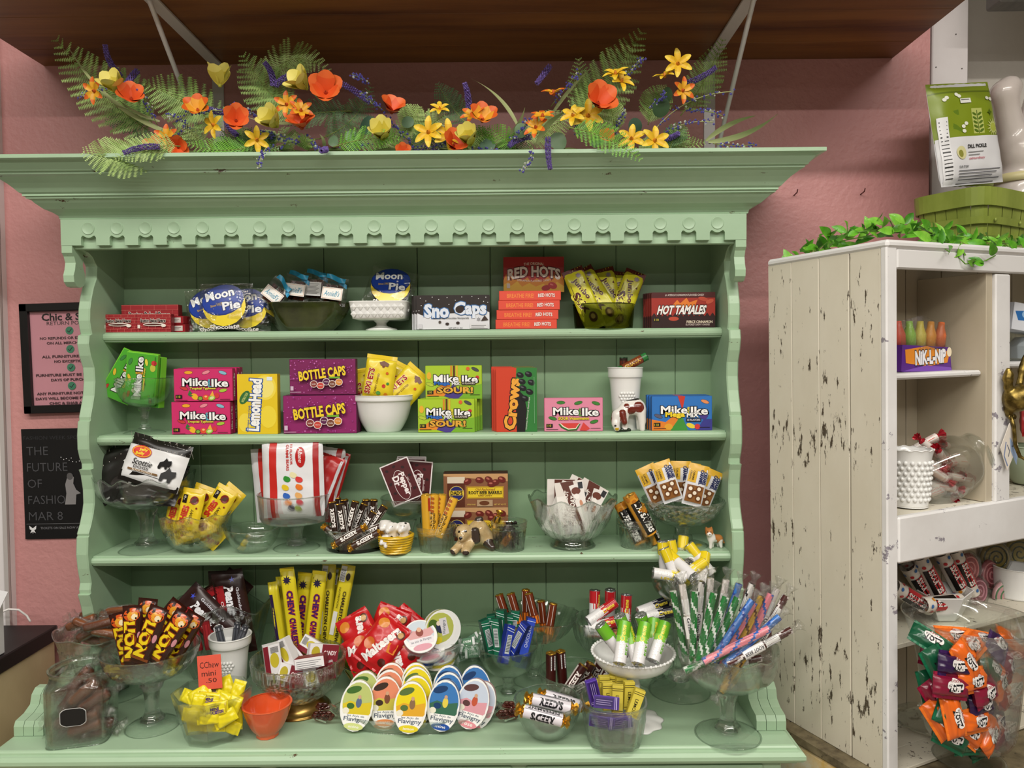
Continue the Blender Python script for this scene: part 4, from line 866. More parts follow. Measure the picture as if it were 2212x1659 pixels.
for i in range(4): box_at('sour', 122, 72, 13, '#a9c92c', '#8fb022', SOUR, 964+5.5*i, -.14+.021*i, Z2, 'yellow-green sour candy carton in the lower row, %s' % ('front', 'second', 'third', 'rearmost')[i], 'yellow-green sour cartons', py=898)
box_at('sour', 122, 68, 13, '#a9c92c', '#8fb022', SOUR, 980, -.118, Z2, 'yellow-green sour candy carton lying above the lower row', 'yellow-green sour cartons', py=826, lift=72.6*S2)
# orange and green upright cartons
CRO = [('r', 0, 0, 44, 138, '#cf3f22'), ('p', [(44, 0), (88, 0), (88, 138), (52, 138), (44, 100), (50, 60), (42, 30)], '#2f7a36'), ('p', [(40, 40), (60, 60), (66, 90), (62, 138), (44, 138)], '#141012'), ('t', 'Crows', 34, 78, 112, 27, '#eda63a', {'b': .05, 'o': '#241008', 'ow': .06, 'rot': -84})]+[z for x, y in ((52, 16), (70, 14), (56, 30), (76, 32), (58, 44), (72, 52), (62, 66)) for z in (('e', x, y, 8, 6, '#0e0e10', 20), ('e', x-2, y-2, 4, 1.6, '#55555a', 20))]+[('t', 'Licorice Flavored Gumdrops', 68, 98, 70, 4, '#d8d4d0', {'rot': -84}), ('l', 82, 20, 82, 120, .9, '#7ab080')]
for i in range(3): box_at('crow', 88, 138, 11, '#b83a24', '#a82c1c', CRO, 1116-5*i, -.138+.019*i, Z2, 'orange and green upright licorice carton, %s of three' % ('front', 'middle', 'rear')[i], 'upright licorice cartons', py=866, lean=.5)
# pink watermelon carton
WM = mi(126, 72, None, None, '#4a9a3a', ((36, 10, 0, '#3f7f34'), (74, 11, -14, '#3f7f34'), (112, 12, 16, '#3f7f34'), (18, 44, 14, '#3f7f34'), (108, 52, -14, '#3f7f34')), [('p', [(30, 56), (36, 64), (50, 71), (70, 70), (78, 56)], '#2f6a2c'), ('p', [(33, 55), (39, 62), (51, 68), (68, 67), (76, 55)], '#e8e4c8'), ('p', [(35, 54.5), (42, 61), (52, 66), (67, 65), (75, 54.5)], '#d6433c'), ('p', [(76, 70), (84, 53), (98, 66), (90, 71)], '#d6433c')], .3)+[('t', 'SOUR Watermelon', 63, 44, 66, 6.5, '#f0d83a', {'b': .03, 'o': '#5a2a28', 'ow': .05})]
box_at('wm', 126, 72, 16, '#e08aa4', '#c8708c', WM, 1239, -.138, Z2, 'light pink watermelon candy carton on the middle shelf', None, py=893)
# milk glass goblet cup with rolls, then hound figurine
o = vessel('milk_glass_cup', 'tall white milk glass cup with grape relief', 'cup', 1351, 920, -.078, Z2, [('milk_glass_cup', smooth(shell([(24, 0), (26, 3), (30, 60), (33, 100), (35, 110), (37, 113), (37.5, 132)], 3), 3), {'n': 48, 'mat': MILK})]); s = o['s']
g = MB(); R = random.Random(2)
for r_, n_ in ((0, 5), (1, 6), (2, 5), (3, 4), (4, 3), (5, 1)):
    for i in range(n_):
        a = (i-(n_-1)/2)*.2; rr = 31.5-r_*.6; g.ell((rr*s*math.sin(a), -rr*s*math.cos(a), (78-6.2*r_)*s), (3.4*s, 2.6*s, 3.4*s), MILK, 8, 6)
obj('grape_relief', g, o)
def rolld(W, txt, tc, band=None, bar=True): return []
CJ = roll('guava', 78, 10, S2*.9, '#3b2a1a', [('r', 0, 0, 62, 12, '#2f7a3c'), ('r', 0, 66, 62, 78, '#2f7a3c'), ('r', 18, 14, 44, 64, '#7a3a1c'), ('t', 'GUAVA', 31, 40, 42, 9, '#e0b83a', {'rot': -90, 'b': .03})], 'foil', paper('#2d7a3f', .25, .6))
item('candy_roll', CJ, 1366, 786, -.088, 'dark brown roll with green foil end tilted in the milk glass cup', 'candy roll', None, 62, 8)
item('candy_roll', roll('guava2', 60, 10, S2*.9, '#2a1a14', [('r', 18, 6, 44, 52, '#5a2418'), ('t', 'GUAVA', 31, 30, 36, 8, '#c8a03a', {'rot': -90})], 'foil', paper('#24482c', .3, .5)), 1347, 800, -.068, 'dark roll standing behind the tilted one in the milk glass cup', 'candy roll', None, 0, 0)
BLM = mi(130, 74, None, None, '#e6d23a', ((112, 12, 20, '#e8905a'), (14, 42, 20, '#5a5a70'), (116, 58, -14, '#e8a0a8')), [('p', [(0, 74), (0, 50), (30, 56), (54, 36), (60, 74)], '#e0802a'), ('p', [(56, 0), (72, 0), (66, 30)], '#c83a2a'), ('p', [(40, 74), (64, 40), (78, 74)], '#3f8f3a'), ('p', [(96, 74), (112, 50), (130, 50), (130, 74)], '#3a3a8c'), ('e', 112, 42, 9, 8, '#4a3a8a'), ('e', 84, 64, 10, 5, '#e8d040', 20), ('e', 98, 66, 6, 6, '#d23a3a'), ('e', 36, 66, 9, 7, '#e0a030')])+[('t', 'Mega', 50, 41, 42, 14, '#f0d22c', {'b': .05, 'o': '#101828', 'ow': .05}), ('t', 'MiX', 88, 41, 26, 10, '#f2f2f0', {'b': .04, 'o': '#101010'}), ('r', 74, 48, 106, 55, '#1a1a2a'), ('t', '10 FLAVORS', 90, 51.5, 28, 4, '#e8e8f0')]
for i in range(3): box_at('blm', 130, 74, 13, '#2f74c0', '#235a9c', BLM, 1473-5.5*i, -.138+.02*i, Z2, 'blue fruit mix candy carton, %s of three' % ('front', 'middle', 'rear')[i], 'blue fruit mix cartons', py=890)
# ================================================================ low shelf: glass dishes of bags, bars and rolls
def bars(parts, rows, name, fmt, cat, group):
    """rows of (px, py, depth, clockwise, lean, words); the words finish the label"""
    for r in rows:
        px, py, y, ang, ln = r[:5]; yaw = r[6] if len(r) > 6 else 0
        item(name, parts, px, py, y, fmt % r[5] if '%s' in fmt else fmt, cat, group, ang, ln, yaw)
compote('tall clear glass compote with scalloped rim holding black plaid bags', 318, 1184, -.118, Z3, 98, 53, 152, 17, 62, pat=fx('flutes', k=12, amp=.025, rz=.35, zr=118, rk=12), stemf=fx('facet', k=6, amp=.1))
SCT = [('r', 0, 0, 134, 24, '#17130f')]+[('l', x, 0, x-10, 24, 1.0, '#b9b2a8') for x in range(8, 140, 15)]+[('l', x, 0, x+16, 24, .6, '#8a8378') for x in range(-8, 134, 15)]+[('l', 0, 8, 134, 8, .7, '#a29a90'), ('l', 0, 17, 134, 17, .7, '#a29a90'), ('e', 36, 36, 22, 13, '#d8352c'), ('e', 36, 36, 20.5, 11.6, '#e8c82c'), ('e', 36, 36, 19, 10.2, '#d8352c'), ('t', 'Jelly', 39, 32, 20, 8, '#f2d83a', {'b': .04, 'rot': -6}), ('t', 'Belly', 34, 41, 20, 8, '#f2d83a', {'b': .04, 'rot': -6}), ('t', 'Scottie', 46, 58, 44, 13, '#14110f', {'sh': .2, 'b': .01}), ('t', 'DOGS', 46, 69, 34, 6, '#3a3633'),
      ('p', [(0, 82), (40, 80), (90, 82), (134, 90), (134, 104), (0, 104)], '#1a1613'), ('r', 18, 74, 86, 78, '#7a5a34'), ('t', 'BLACK LICORICE', 52, 76, 46, 3.6, '#eadfce'),
      ('p', [(80, 58), (82, 48), (90, 44), (94, 36), (99, 42), (106, 40), (108, 48), (104, 54), (100, 54), (100, 60), (96, 60), (94, 55), (88, 56), (86, 62), (82, 62)], '#151313'), ('p', [(92, 82), (92, 70), (100, 64), (106, 54), (112, 62), (122, 60), (124, 70), (118, 76), (116, 86), (110, 86), (108, 78), (100, 79), (98, 86), (92, 86)], '#0f0e0e')]
SCB = wrapper('sct', 134, 104, 24, S3, '#e6e6e6', SCT, crimp=5, seed=5, wr=1.3, seal=None)
SCK = wrapper('sck', 134, 104, 24, S3, '#171412', [('l', x, 0, x-10, 30, 1.0, '#b9b2a8') for x in range(12, 130, 15)]+[('l', 0, 8, 134, 8, .8, '#a29a90'), ('l', 0, 19, 134, 19, .8, '#a29a90'), ('p', [(20, 40), (28, 40), (22, 96), (14, 96)], '#dcdcda'), ('p', [(90, 44), (102, 44), (98, 98), (88, 98)], '#dcdcda'), ('e', 56, 76, 16, 10, '#2e2a28')], crimp=5, seed=25, wr=1.5)
bars(SCK, ((258, 1014, -.118, -34, 10, 'dark side out against the side panel'), (330, 1046, -.13, 4, 40, 'dark side out under the front bag')), 'candy_bag', 'black plaid licorice bag in the tall compote, %s', 'candy bag', 'plaid licorice bags')
bars(SCB, ((337, 1000, -.165, 15, 14, 'in front, its dog picture facing out'), (285, 1022, -.09, -16, 6, 'at the rear')), 'candy_bag', 'black plaid licorice bag in the tall compote, %s', 'candy bag', 'plaid licorice bags')
vessel('glass_bowl', 'wavy pressed glass bowl full of yellow and red bags', 'bowl', 426, 1182, -.122, Z3, [('glass_bowl', smooth(shell([(30, 0), (36, 3), (54, 18), (67, 44), (75, 76)], 2.5), 4), {'n': 96, 'mat': GLC, 'fn': fx('diamond', k=16, amp=.022, h=13, rz=.22, zr=48, rk=9), 'smooth': False})])
YB = [('r', 0, 0, 50, 8, '#d9b81f'), ('r', 6, 14, 16, 32, '#1c120c'), ('t', 'NEW', 11, 23, 14, 5, '#f0e8d8', {'rot': -90}), ('e', 32, 24, 9, 9, '#7a1c14'), ('p', [(22, 30), (30, 20), (38, 18), (36, 28)], '#4a2414'), ('t', 'SHIES', 16, 56, 38, 14, '#c0281f', {'b': .05, 'rot': -84}), ('t', 'CHEWY', 31, 58, 30, 6, '#3a2010', {'rot': -84}), ('e', 40, 40, 2, 2, '#8a2018'), ('e', 36, 70, 3, 3, '#c0281f'), ('e', 20, 82, 5, 4, '#7a3a18')]
YBB = wrapper('yb', 50, 88, 14, S3, '#e6c822', YB, crimp=6, seed=6, wr=1.2)
bars(YBB, ((386, 1102, -.135, 10, 6, 'at the rim beside the tall compote'), (412, 1100, -.165, 10, 10, 'front, with the red lettering'), (432, 1090, -.115, 20, 6, 'behind the red-lettered one'), (472, 1092, -.14, 30, 8, 'leaning towards the empty bowl'), (486, 1088, -.115, 40, 4, 'furthest out over the rim'), (420, 1140, -.15, 70, 30, 'lowest, seen through the glass'), (448, 1145, -.12, -50, 20, 'deep in the bowl')), 'candy_bag', 'yellow candy bag in the wavy glass bowl, %s', 'candy bag', 'yellow bags in the wavy bowl')
vessel('glass_bowl', 'small empty frosted glass bowl with wavy rim', 'bowl', 546, 1183, -.135, Z3, [('glass_bowl', smooth(shell([(28, 0), (32, 2), (46, 16), (56, 36), (59, 48)], 2.5), 3), {'n': 64, 'mat': GL, 'fn': fx('flutes', k=6, amp=.02, rz=.12, zr=34, rk=6)})])
item('wrapped_candy', twist('yl', 14, 6, S3, '#e0c62a'), 528, 1172, -.15, 'yellow sweet shape standing in for refracted yellow in the frosted glass bowl', 'sweet', None, 40, 0)  # yellow sweet shape stands in for neighbouring yellow refracted in the bowl
compote('footed glass dish with engraved straight sides holding white gummy bags', 641, 1180, -.112, Z3, 78, 46, 118, 14, 62, prof=[(18, 54), (58, 57), (72, 64), (76, 82), (79, 118)], t=2.5, pat=fx('ribs', k=36, amp=.012, z0=58, z1=72), fr=.35, stemf=fx('facet', k=8, amp=.14))
ALB = [('r', 0, 0, 16, 165, '#dcdcde'), ('r', 18, 0, 34, 165, '#c3271f'), ('r', 112, 0, 124, 165, '#a81f20'), ('e', 86, 36, 11, 22, '#b8201f'), ('t', 'Albanese', 86, 36, 38, 9, '#f2eeee', {'rot': 90, 'sh': .2}), ('t', '12 FLAVOR', 66, 30, 44, 5, '#c8302a', {'rot': 90, 'b': .02}), ('t', 'GUMMI BEARS', 58, 36, 56, 6, '#c8302a', {'rot': 90, 'b': .02})]
for x, y, c in ((56, 82, '#2f8a2f'), (70, 74, '#e8e0b0'), (82, 84, '#d23a3a'), (52, 100, '#e8c82a'), (82, 100, '#e87a2a'), (54, 118, '#2f62b8'), (80, 118, '#e8b06a'), (58, 132, '#e08a4a'), (82, 132, '#c83a4a'), (64, 144, '#1a1c3c'), (78, 146, '#8a9a3a')): ALB += [('e', x, y, 8, 6, c, 20), ('e', x-3, y-4, 4, 3, c)]
ALBW = wrapper('alb', 132, 165, 26, S3, '#e4e4e7', ALB, crimp=5, seed=7, wr=1.4)
bars(ALBW, ((634, 1034, -.15, -2, 4, 'front with coloured bear pictures'), (672, 1040, -.1, 10, 4, 'behind, leaning towards the plank seam'), (612, 1044, -.085, -5, 2, 'rearmost')), 'candy_bag', 'white and red gummy bear bag, %s', 'candy bag', 'white gummy bags')
REDS = wrapper('albr', 60, 120, 20, S3, '#a81c1c', [('r', 4, 6, 10, 112, '#d8d8da'), ('r', 50, 6, 56, 112, '#c4c4c8')], crimp=5, seed=8, wr=1.8)
bars(REDS, ((715, 1030, -.095, 16, 6, 'upright at the outer edge'), (700, 1040, -.12, 20, 10, 'in front of the upright one')), 'candy_bag', 'shiny red gummy bag in the engraved dish, %s', 'candy bag', 'red edged gummy bags')
# oval dish with brown soda rolls
vessel('oval_dish', 'low oval dark glass dish heaped with brown candy rolls', 'dish', 768, 1182, -.122, Z3, [('oval_dish', smooth(shell([(56, 0), (61, 2), (62, 8), (64, 44)], 2.5, 7), 3), {'n': 56, 'mat': GL}), ('dark_base', [(.1, .2), (57, .2), (60, 3), (61, 6), (.1, 6)], {'n': 56, 'mat': glass('dark_base_glass', '#5a6a58', refr=.2)})], sy=.84)
def reed(key, L, r, s, base, tc, bandc, word, foil='foil', fo=None, bar='#e8e6e4'):
    C = 2*PI*r
    return roll(key, L, r, s, base, [('r', C*.62, 4, C*.74, L-4, bandc), ('r', C*.26, 4, C*.34, L-4, bandc), ('t', word, C*.48, L*.5, L*.62, C*.17, tc, {'b': .05, 'rot': 90}), ('t', 'ROOT BEER', C*.68, L*.5, L*.7, C*.07, '#2a1a14', {'rot': 90}), ('r', C*.05, 3, C*.2, L*.45, bar)]+[('l', C*.06, 5+L*.05*i, C*.19, 5+L*.05*i, .8, '#333') for i in range(7)], foil, fo)
RB = reed('rb', 66, 8.5, S3, '#2a170d', '#efeae4', '#dcd8d2', "REED'S")
bars(RB, ((722, 1118, -.15, -7, 4, 'outermost by the empty bowl'), (740, 1122, -.165, -10, 6, 'second along the front'), (760, 1116, -.15, 14, 6, 'third along, leaning to the puppies'), (775, 1120, -.125, 22, 6, 'fourth, leaning further'), (790, 1112, -.11, 2, 0, 'fifth, upright at the rear'), (806, 1112, -.105, 4, 0, 'sixth, upright by the packets'), (748, 1112, -.11, -6, 0, 'rear, behind the second'), (790, 1136, -.15, 30, 10, 'seventh, slanting low'), (812, 1122, -.14, 34, 8, 'last, slanting over the rim'), (730, 1108, -.1, -2, 0, 'rearmost by the empty bowl')), 'candy_roll', 'brown roll standing in the oval dish, %s', 'candy roll', 'brown rolls standing in the oval dish')
RBT = reed('rbt', 62, 8.5, S3, '#3a2114', '#efeae4', '#dcd8d2', "REED'S", 'tuft')
bars(RBT, ((755, 1158, -.19, 60, 10, 'crossing in front'), (790, 1166, -.185, 62, 10, 'lowest'), (728, 1160, -.15, 128, 20, 'pointing to the empty bowl'), (800, 1148, -.16, 66, 6, 'nearest the spotted puppies')), 'candy_roll', 'brown roll with gold twisted end lying in the oval dish, %s', 'candy roll', 'brown rolls lying in the oval dish')
# compote with maroon soda packets
compote('clear glass compote behind the spotted puppies holding maroon packets', 882, 1160, -.075, Z3, 57, 42, 100, 13, 46, t=2, pat=fx('none', p=2.4))
DP = [('r', 0, 0, 66, 92, '#e6dede'), ('r', 2.4, 2.4, 63.6, 89.6, '#4d0d14')]+[('e', x, y, 4, 3, '#260609', a) for x, y, a in ((12, 14, 30), (30, 10, -20), (48, 18, 40), (56, 40, 10), (10, 44, -30), (12, 66, 20), (56, 70, -10))]+[('e', 33, 54, 16, 34, '#e4d8d8'), ('e', 33, 54, 15, 33, '#560f17'), ('t', 'Dr', 25, 42, 22, 15, '#efe6e6', {'b': .04, 'rot': 90}), ('t', 'Pepper', 38, 54, 52, 17, '#efe6e6', {'b': .04, 'rot': 90}), ('t', 'EST. 1885', 50, 54, 24, 3, '#d8c0c0', {'rot': 90})]
DPW = carton('dp', 66, 92, 2, S3, '#4d0d14', '#e0d8d8', DP)
bars(DPW, ((866, 1040, -.115, -22, 6, 'front, tilted'), (900, 1040, -.085, 5, 4, 'upright behind the tilted one'), (888, 1034, -.07, 1, 2, 'third in the row'), (889, 1030, -.06, 1, 2, 'rearmost')), 'candy_packet', 'maroon soda candy packet with white border, %s', 'candy packet', 'maroon packets')
CUPF = fx('ribs', k=20, amp=.022, z1=40)
def ribcup(label, px, py, y, r, H): return vessel('glass_cup', label, 'cup', px, py, y, Z3, [('glass_cup', smooth(shell([(r*.74, 0), (r*.8, 2), (r*.86, H*.3), (r*.93, H*.7), (r*.96, H*.76), (r*1.0, H*.79), (r*.97, H*.84), (r*1.0, H*.88), (r, H)], 2.2, 4), 3), {'n': 80, 'mat': GL, 'fn': fx('ribs', k=22, amp=.03, z1=H*.7)})])
ribcup('ribbed glass cup holding yellow caramel rolls', 943, 1185, -.145, 43, 52)
WE = lambda: [('r', 12, 2, 24, 84, '#f0ddb0'), ('t', "Werther's", 19, 58, 40, 9, '#241a14', {'b': .02, 'rot': -90}), ('t', 'Original', 27, 58, 36, 7, '#241a14', {'rot': -90}), ('r', 9, 6, 15, 34, '#c03a28')]+[('e', 23, 8+9*i, 4, 3, '#a85a20', 30) for i in range(4)]+[('r', 42, 6, 52, 26, '#e8e0c8')]+[('l', 43, 8+2.4*i, 51, 8+2.4*i, .9, '#333') for i in range(7)]
WER = roll('wer', 88, 9, S3, '#dfa92e', WE(), 'foil', paper('#e0b23c', .25, .5), sq=5)
bars(WER, ((922, 1112, -.15, 0, 3, 'standing by the maroon packets', 150), (937, 1112, -.145, 3, 3, 'second, showing nuts', 20), (952, 1112, -.135, 5, 2, 'third'), (964, 1118, -.165, 24, 8, 'tilted out over the rim', 10), (930, 1116, -.125, -3, 0, 'at the rear')), 'candy_roll', 'yellow caramel roll in the ribbed cup, %s', 'candy roll', 'yellow caramel rolls')
# root beer barrel cartons
DAD = [('r', 0, 0, 139, 3.5, '#3a2416'), ('r', 0, 3.5, 139, 76, '#8a5a3c'), ('p', [(0, 3.5), (139, 3.5), (139, 20), (0, 8)], '#c89a6a'), ('r', 8, 18, 46, 76, '#5a2a18'), ('p', [(8, 10), (46, 10), (46, 24), (8, 24)], '#e0d2bc'), ('e', 28, 46, 16.5, 16.5, '#d8c060'), ('e', 28, 46, 15, 15, '#20246a'), ('r', 13, 40, 43, 50, '#e4c43a'), ('t', "DAD'S", 28, 45, 26, 9, '#14100c', {'b': .04}), ('r', 50, 31, 130, 57, '#d8b428'), ('r', 51.2, 32.2, 128.8, 55.8, '#7a1f18'), ('r', 52, 33, 128, 55, '#e8c92e'), ('t', 'Old Fashioned', 90, 37.5, 42, 6, '#8a2a1a', {'sh': .2}), ('t', 'ROOT BEER BARRELS', 90, 44.5, 72, 7.5, '#16100c', {'b': .04}), ('t', 'HARD CANDY', 90, 51, 30, 4, '#6a2418', {'b': .02})]
for x, y, a in ((52, 20, -30), (78, 17, 10), (98, 16, 30), (112, 22, -10), (126, 16, 20), (104, 26, 0)): DAD += [('e', x, y, 9, 6.5, '#6a1f18', a), ('e', x-2, y-2, 4, 2, '#b8685a', a)]
DAD += [('r', 72, 60, 106, 74, '#b89a78'), ('e', 88, 67, 11, 5, '#6a3a1c'), ('t', 'NET WT 4.2 OZ', 122, 70, 26, 3, '#e0c060'), ('t', 'ARTIFICIALLY FLAVORED', 60, 70, 18, 3, '#e0c060')]
for i in range(2): box_at('dad', 139, 76, 22, '#8a5a3c', '#6a4028', DAD, 1028, -.058, Z3, 'brown root beer barrel carton with yellow panel, %s of two' % ('lower' if i == 0 else 'upper'), 'root beer barrel cartons', py=1090, lift=i*77*S3)
ribcup('ribbed glass cup of small dark toffees', 1100, 1186, -.145, 39, 60)
TOF = twist('tof', 14, 6.5, S3, '#3a1d10', paper('#1d1712', .25, .3)); TOFG = twist('tofg', 14, 6.5, S3, '#2a1d14', GOLD)
R = random.Random(11)
for i in range(16):
    a = R.uniform(0, 6.28); q = R.uniform(0, 22); z = 1168-10*(i//5)
    item('wrapped_candy', TOFG if i % 4 == 1 else TOF, 1100+q*math.cos(a), z, -.145+q*math.sin(a)*S3, '%s toffee in the ribbed glass cup, %s layer' % ('gold wrapped' if i % 4 == 1 else 'dark wrapped', ('bottom', 'second', 'third', 'top')[i//5]), 'toffee', 'toffees in the ribbed cup', R.uniform(0, 180), R.uniform(-30, 30), R.uniform(0, 90))
item('wrapped_candy', TOFG, 1074, 1122, -.16, 'single black and yellow toffee standing up over the ribbed cup rim', 'toffee', None, 20, 0)
# cut glass bowl with white and brown bars
vessel('cut_glass_bowl', 'large cut glass bowl with pointed scalloped rim holding white bars', 'bowl', 1237, 1180, -.115, Z3, [('bowl', smooth(shell([(40, 18), (46, 20), (62, 32), (80, 62), (95, 100)], 3), 4), {'n': 120, 'mat': GLC, 'fn': fx('flutes', k=20, amp=.03, z1=70, rz=.35, zr=72, rk=10), 'smooth': False}), ('foot', smooth(shell([(46, 0), (47, 5), (42, 12), (40, 20)], 4), 2), {'n': 60, 'mat': GLS})])
FLO = [('r', 0, 0, 62, 30, '#e0d8d0'), ('p', [(12, 0), (40, 0), (62, 110), (46, 110), (28, 60)], '#5a2a1c'), ('p', [(30, 10), (62, 4), (62, 112), (54, 112)], '#e8e2dc'), ('t', 'MAKE MINE', 14, 76, 40, 8, '#a89a92', {'rot': -78}), ('t', 'ROOT', 21, 32, 26, 9, '#f0e8e0', {'b': .04, 'rot': -78}), ('t', 'BEER FLOAT', 30, 62, 62, 11, '#ece4dc', {'b': .04, 'o': '#4a2418', 'rot': -78}), ('e', 44, 22, 10, 8, '#6a3424'), ('e', 44, 34, 6, 6, '#f4efe8'), ('r', 50, 4, 60, 18, '#2a2a2e'), ('e', 52, 50, 3.4, 8, '#c88a6a', -8)]
FLW = carton('flo', 62, 112, 5, S3, '#ebe6e0', '#e8e4de', FLO); FLB = carton('flb', 62, 112, 5, S3, '#5a2a1c', '#ded6ce', [('r', 0, 0, 16, 112, '#e6dfd8'), ('r', 50, 4, 60, 18, '#2a2a2e')])
bars(FLW, ((1236, 1096, -.15, -7, 10, 'front, brown lettering facing out'), (1262, 1094, -.11, 30, 6, 'tilted towards the orange rolls'), (1222, 1100, -.12, 24, 10, 'low and tilted')), 'candy_bar', 'white root beer float bar in the cut glass bowl, %s', 'candy bar', 'white float bars')
bars(FLB, ((1212, 1090, -.1, 1, 4, 'upright'), (1240, 1086, -.085, 26, 4, 'tilted behind')), 'candy_bar', 'brown and white float bar at the rear of the cut glass bowl, %s', 'candy bar', 'brown float bars')
ribcup('ribbed glass cup holding orange candy rolls', 1376, 1172, -.125, 42, 60)
LSD = [('r', 0, 0, 90, 6, '#c8862a')]+[('e', 8+12*i, 6+8*(i % 2), 5, 5, '#b8701c') for i in range(8)]+[('r', 34, 16, 60, 92, '#16130f'), ('t', 'LIFE SAVERS', 47, 54, 70, 13, '#f2efe8', {'b': .05, 'rot': 90, 'sh': .15}), ('r', 2, 16, 22, 92, '#16130f'), ('t', 'LIFE SAVERS', 12, 54, 68, 11, '#f2efe8', {'b': .05, 'rot': 90})]
LS = roll('ls', 96, 14.5, S3, '#dc982a', LSD, 'foil', paper('#dba040', .2, .6))
bars(LS, ((1382, 1112, -.15, -28, 8, 'uppermost, white letters facing out', 15), (1362, 1130, -.12, -30, 6, 'below it, towards the cut glass bowl', -20), (1396, 1132, -.135, -28, 14, 'towards the caramel bars', 60)), 'candy_roll', 'orange ring candy roll in the ribbed cup, %s', 'candy roll', 'orange ring candy rolls')
compote('footed cut glass dish with handles holding caramel bars', 1475, 1180, -.115, Z3, 84, 50, 96, 13, 52, mat=GLC, pat=fx('diamond', k=18, amp=.03, h=12, rz=.2, zr=86, rk=2), sm=False, fr=.5, prof=[(16, 44), (42, 48), (66, 62), (78, 78), (88, 94), (86, 98)])
CAR = [('r', 0, 0, 44, 14, '#d8a82a'), ('r', 2, 14, 20, 40, '#dcae30'), ('t', 'ORIGINAL', 7, 26, 20, 4, '#2a1a10', {'rot': 90}), ('t', 'CARAMEL', 13, 26, 22, 4.5, '#2a1a10', {'rot': 90, 'b': .02}), ('t', 'CARAMEL', 30, 26, 32, 8, '#1f2a5c', {'b': .05, 'rot': 90}), ('t', 'CREAMS', 38, 27, 28, 8, '#1f2a5c', {'b': .05, 'rot': 90}), ('r', 4, 46, 40, 82, '#8a5a2c')]
for x, y in ((12, 54), (30, 52), (14, 70), (32, 72), (22, 62)): CAR += [('e', x, y, 7, 7, '#6a3f1c'), ('e', x, y, 4, 4, '#ece0cc')]
CARW = wrapper('car', 44, 90, 11, S3, '#dfdfe2', CAR, crimp=5, seed=9, wr=.7)
bars(CARW, ((1440, 1040, -.165, -18, 8, 'front, towards the orange rolls'), (1502, 1048, -.16, 14, 8, 'front, towards the kitten'), (1410, 1048, -.13, -24, 6, 'outermost over the rim'), (1470, 1040, -.11, 2, 4, 'rear centre'), (1526, 1056, -.12, 24, 6, 'outermost above the kitten'), (1486, 1042, -.09, 10, 2, 'rearmost')), 'candy_bar', 'white and yellow caramel cream bar, %s', 'candy bar', 'caramel cream bars')
# ================================================================ sideboard top, rear row
def cy(px, py): return on_counter(px, py)
def pile(parts, n, px, py, y, rx, ry, rzpx, s, label, name, cat, group, seed, layers=3, tilt=35, vertical=0):
    """heap of small sweets inside a dish: layers of rings, each its own thing"""
    R = random.Random(seed)
    for i in range(n):
        l = i*layers//n; a = 2.4*i+R.uniform(-.4, .4); q = math.sqrt(R.uniform(.05, 1))*(1-.06*l)
        P = parts[i % len(parts)] if isinstance(parts, list) else parts; lb = label[i % len(label)] if isinstance(label, list) else label
        item(name, P, px+rx*q*math.cos(a), py-rzpx*l/max(1, layers-1), y+ry*q*math.sin(a)*s, lb, cat, group, R.uniform(0, 180) if not vertical else R.uniform(-vertical, vertical), R.uniform(-tilt, tilt), R.uniform(-60, 60))
# caramel compote
y = cy(245, 1492); o = compote('diamond cut glass compote heaped with brown caramel sticks by the desk', 240, 1490, y, CZ, 103, 74, 136, 26, 84, mat=GLC, pat=fx('diamond', k=22, amp=.035, h=15, z1=112, rz=.3, zr=118, rk=7), sm=False, prof=[(30, 46), (78, 50), (88, 62), (94, 104), (99, 122), (105, 138)], fr=.6); s = o['s']
CRM = [twist('crm%d' % k, 62, 9, s, c, seed=k, fan=1.4) for k, c in ((1, '#7a421c'), (2, '#693616'), (3, '#854c22'))]
for i, (px, py, dy, ang, ln, nm) in enumerate(((262, 1318, -.0, 84, 0, 'uppermost, lying level'), (258, 1340, -.04, 88, 5, 'second from the top'), (268, 1356, -.06, 92, 5, 'third, over the gold bars'), (212, 1342, -.0, 80, 0, 'towards the desk'), (198, 1362, -.05, 60, 10, 'slanting at the scalloped rim'), (230, 1366, -.075, 100, 15, 'front, above the diamond cuts'), (180, 1366, .02, 40, 0, 'outermost at the rim'), (290, 1330, .04, 95, 0, 'rear, touching the red bars'), (225, 1352, .05, 70, 0, 'rear centre'), (176, 1344, -.03, 70, 5, 'above the rim by the desk'), (205, 1332, .03, 96, 0, 'high at the rear'), (236, 1326, .01, 86, 0, 'second highest'), (190, 1352, -.07, 110, 10, 'front, over the scallops'), (215, 1348, -.08, 76, 10, 'front, second over the scallops'), (250, 1376, -.03, 80, 10, 'low in the dish'), (210, 1386, -.02, 110, 0, 'lowest'), (280, 1384, -.01, 75, 0, 'low, behind the next compote'))):
    item('caramel_stick', CRM[i % 3], px, py, y+dy, 'clear wrapped caramel stick in the diamond compote, '+nm, 'caramel', 'caramel sticks in the diamond compote', ang, ln)
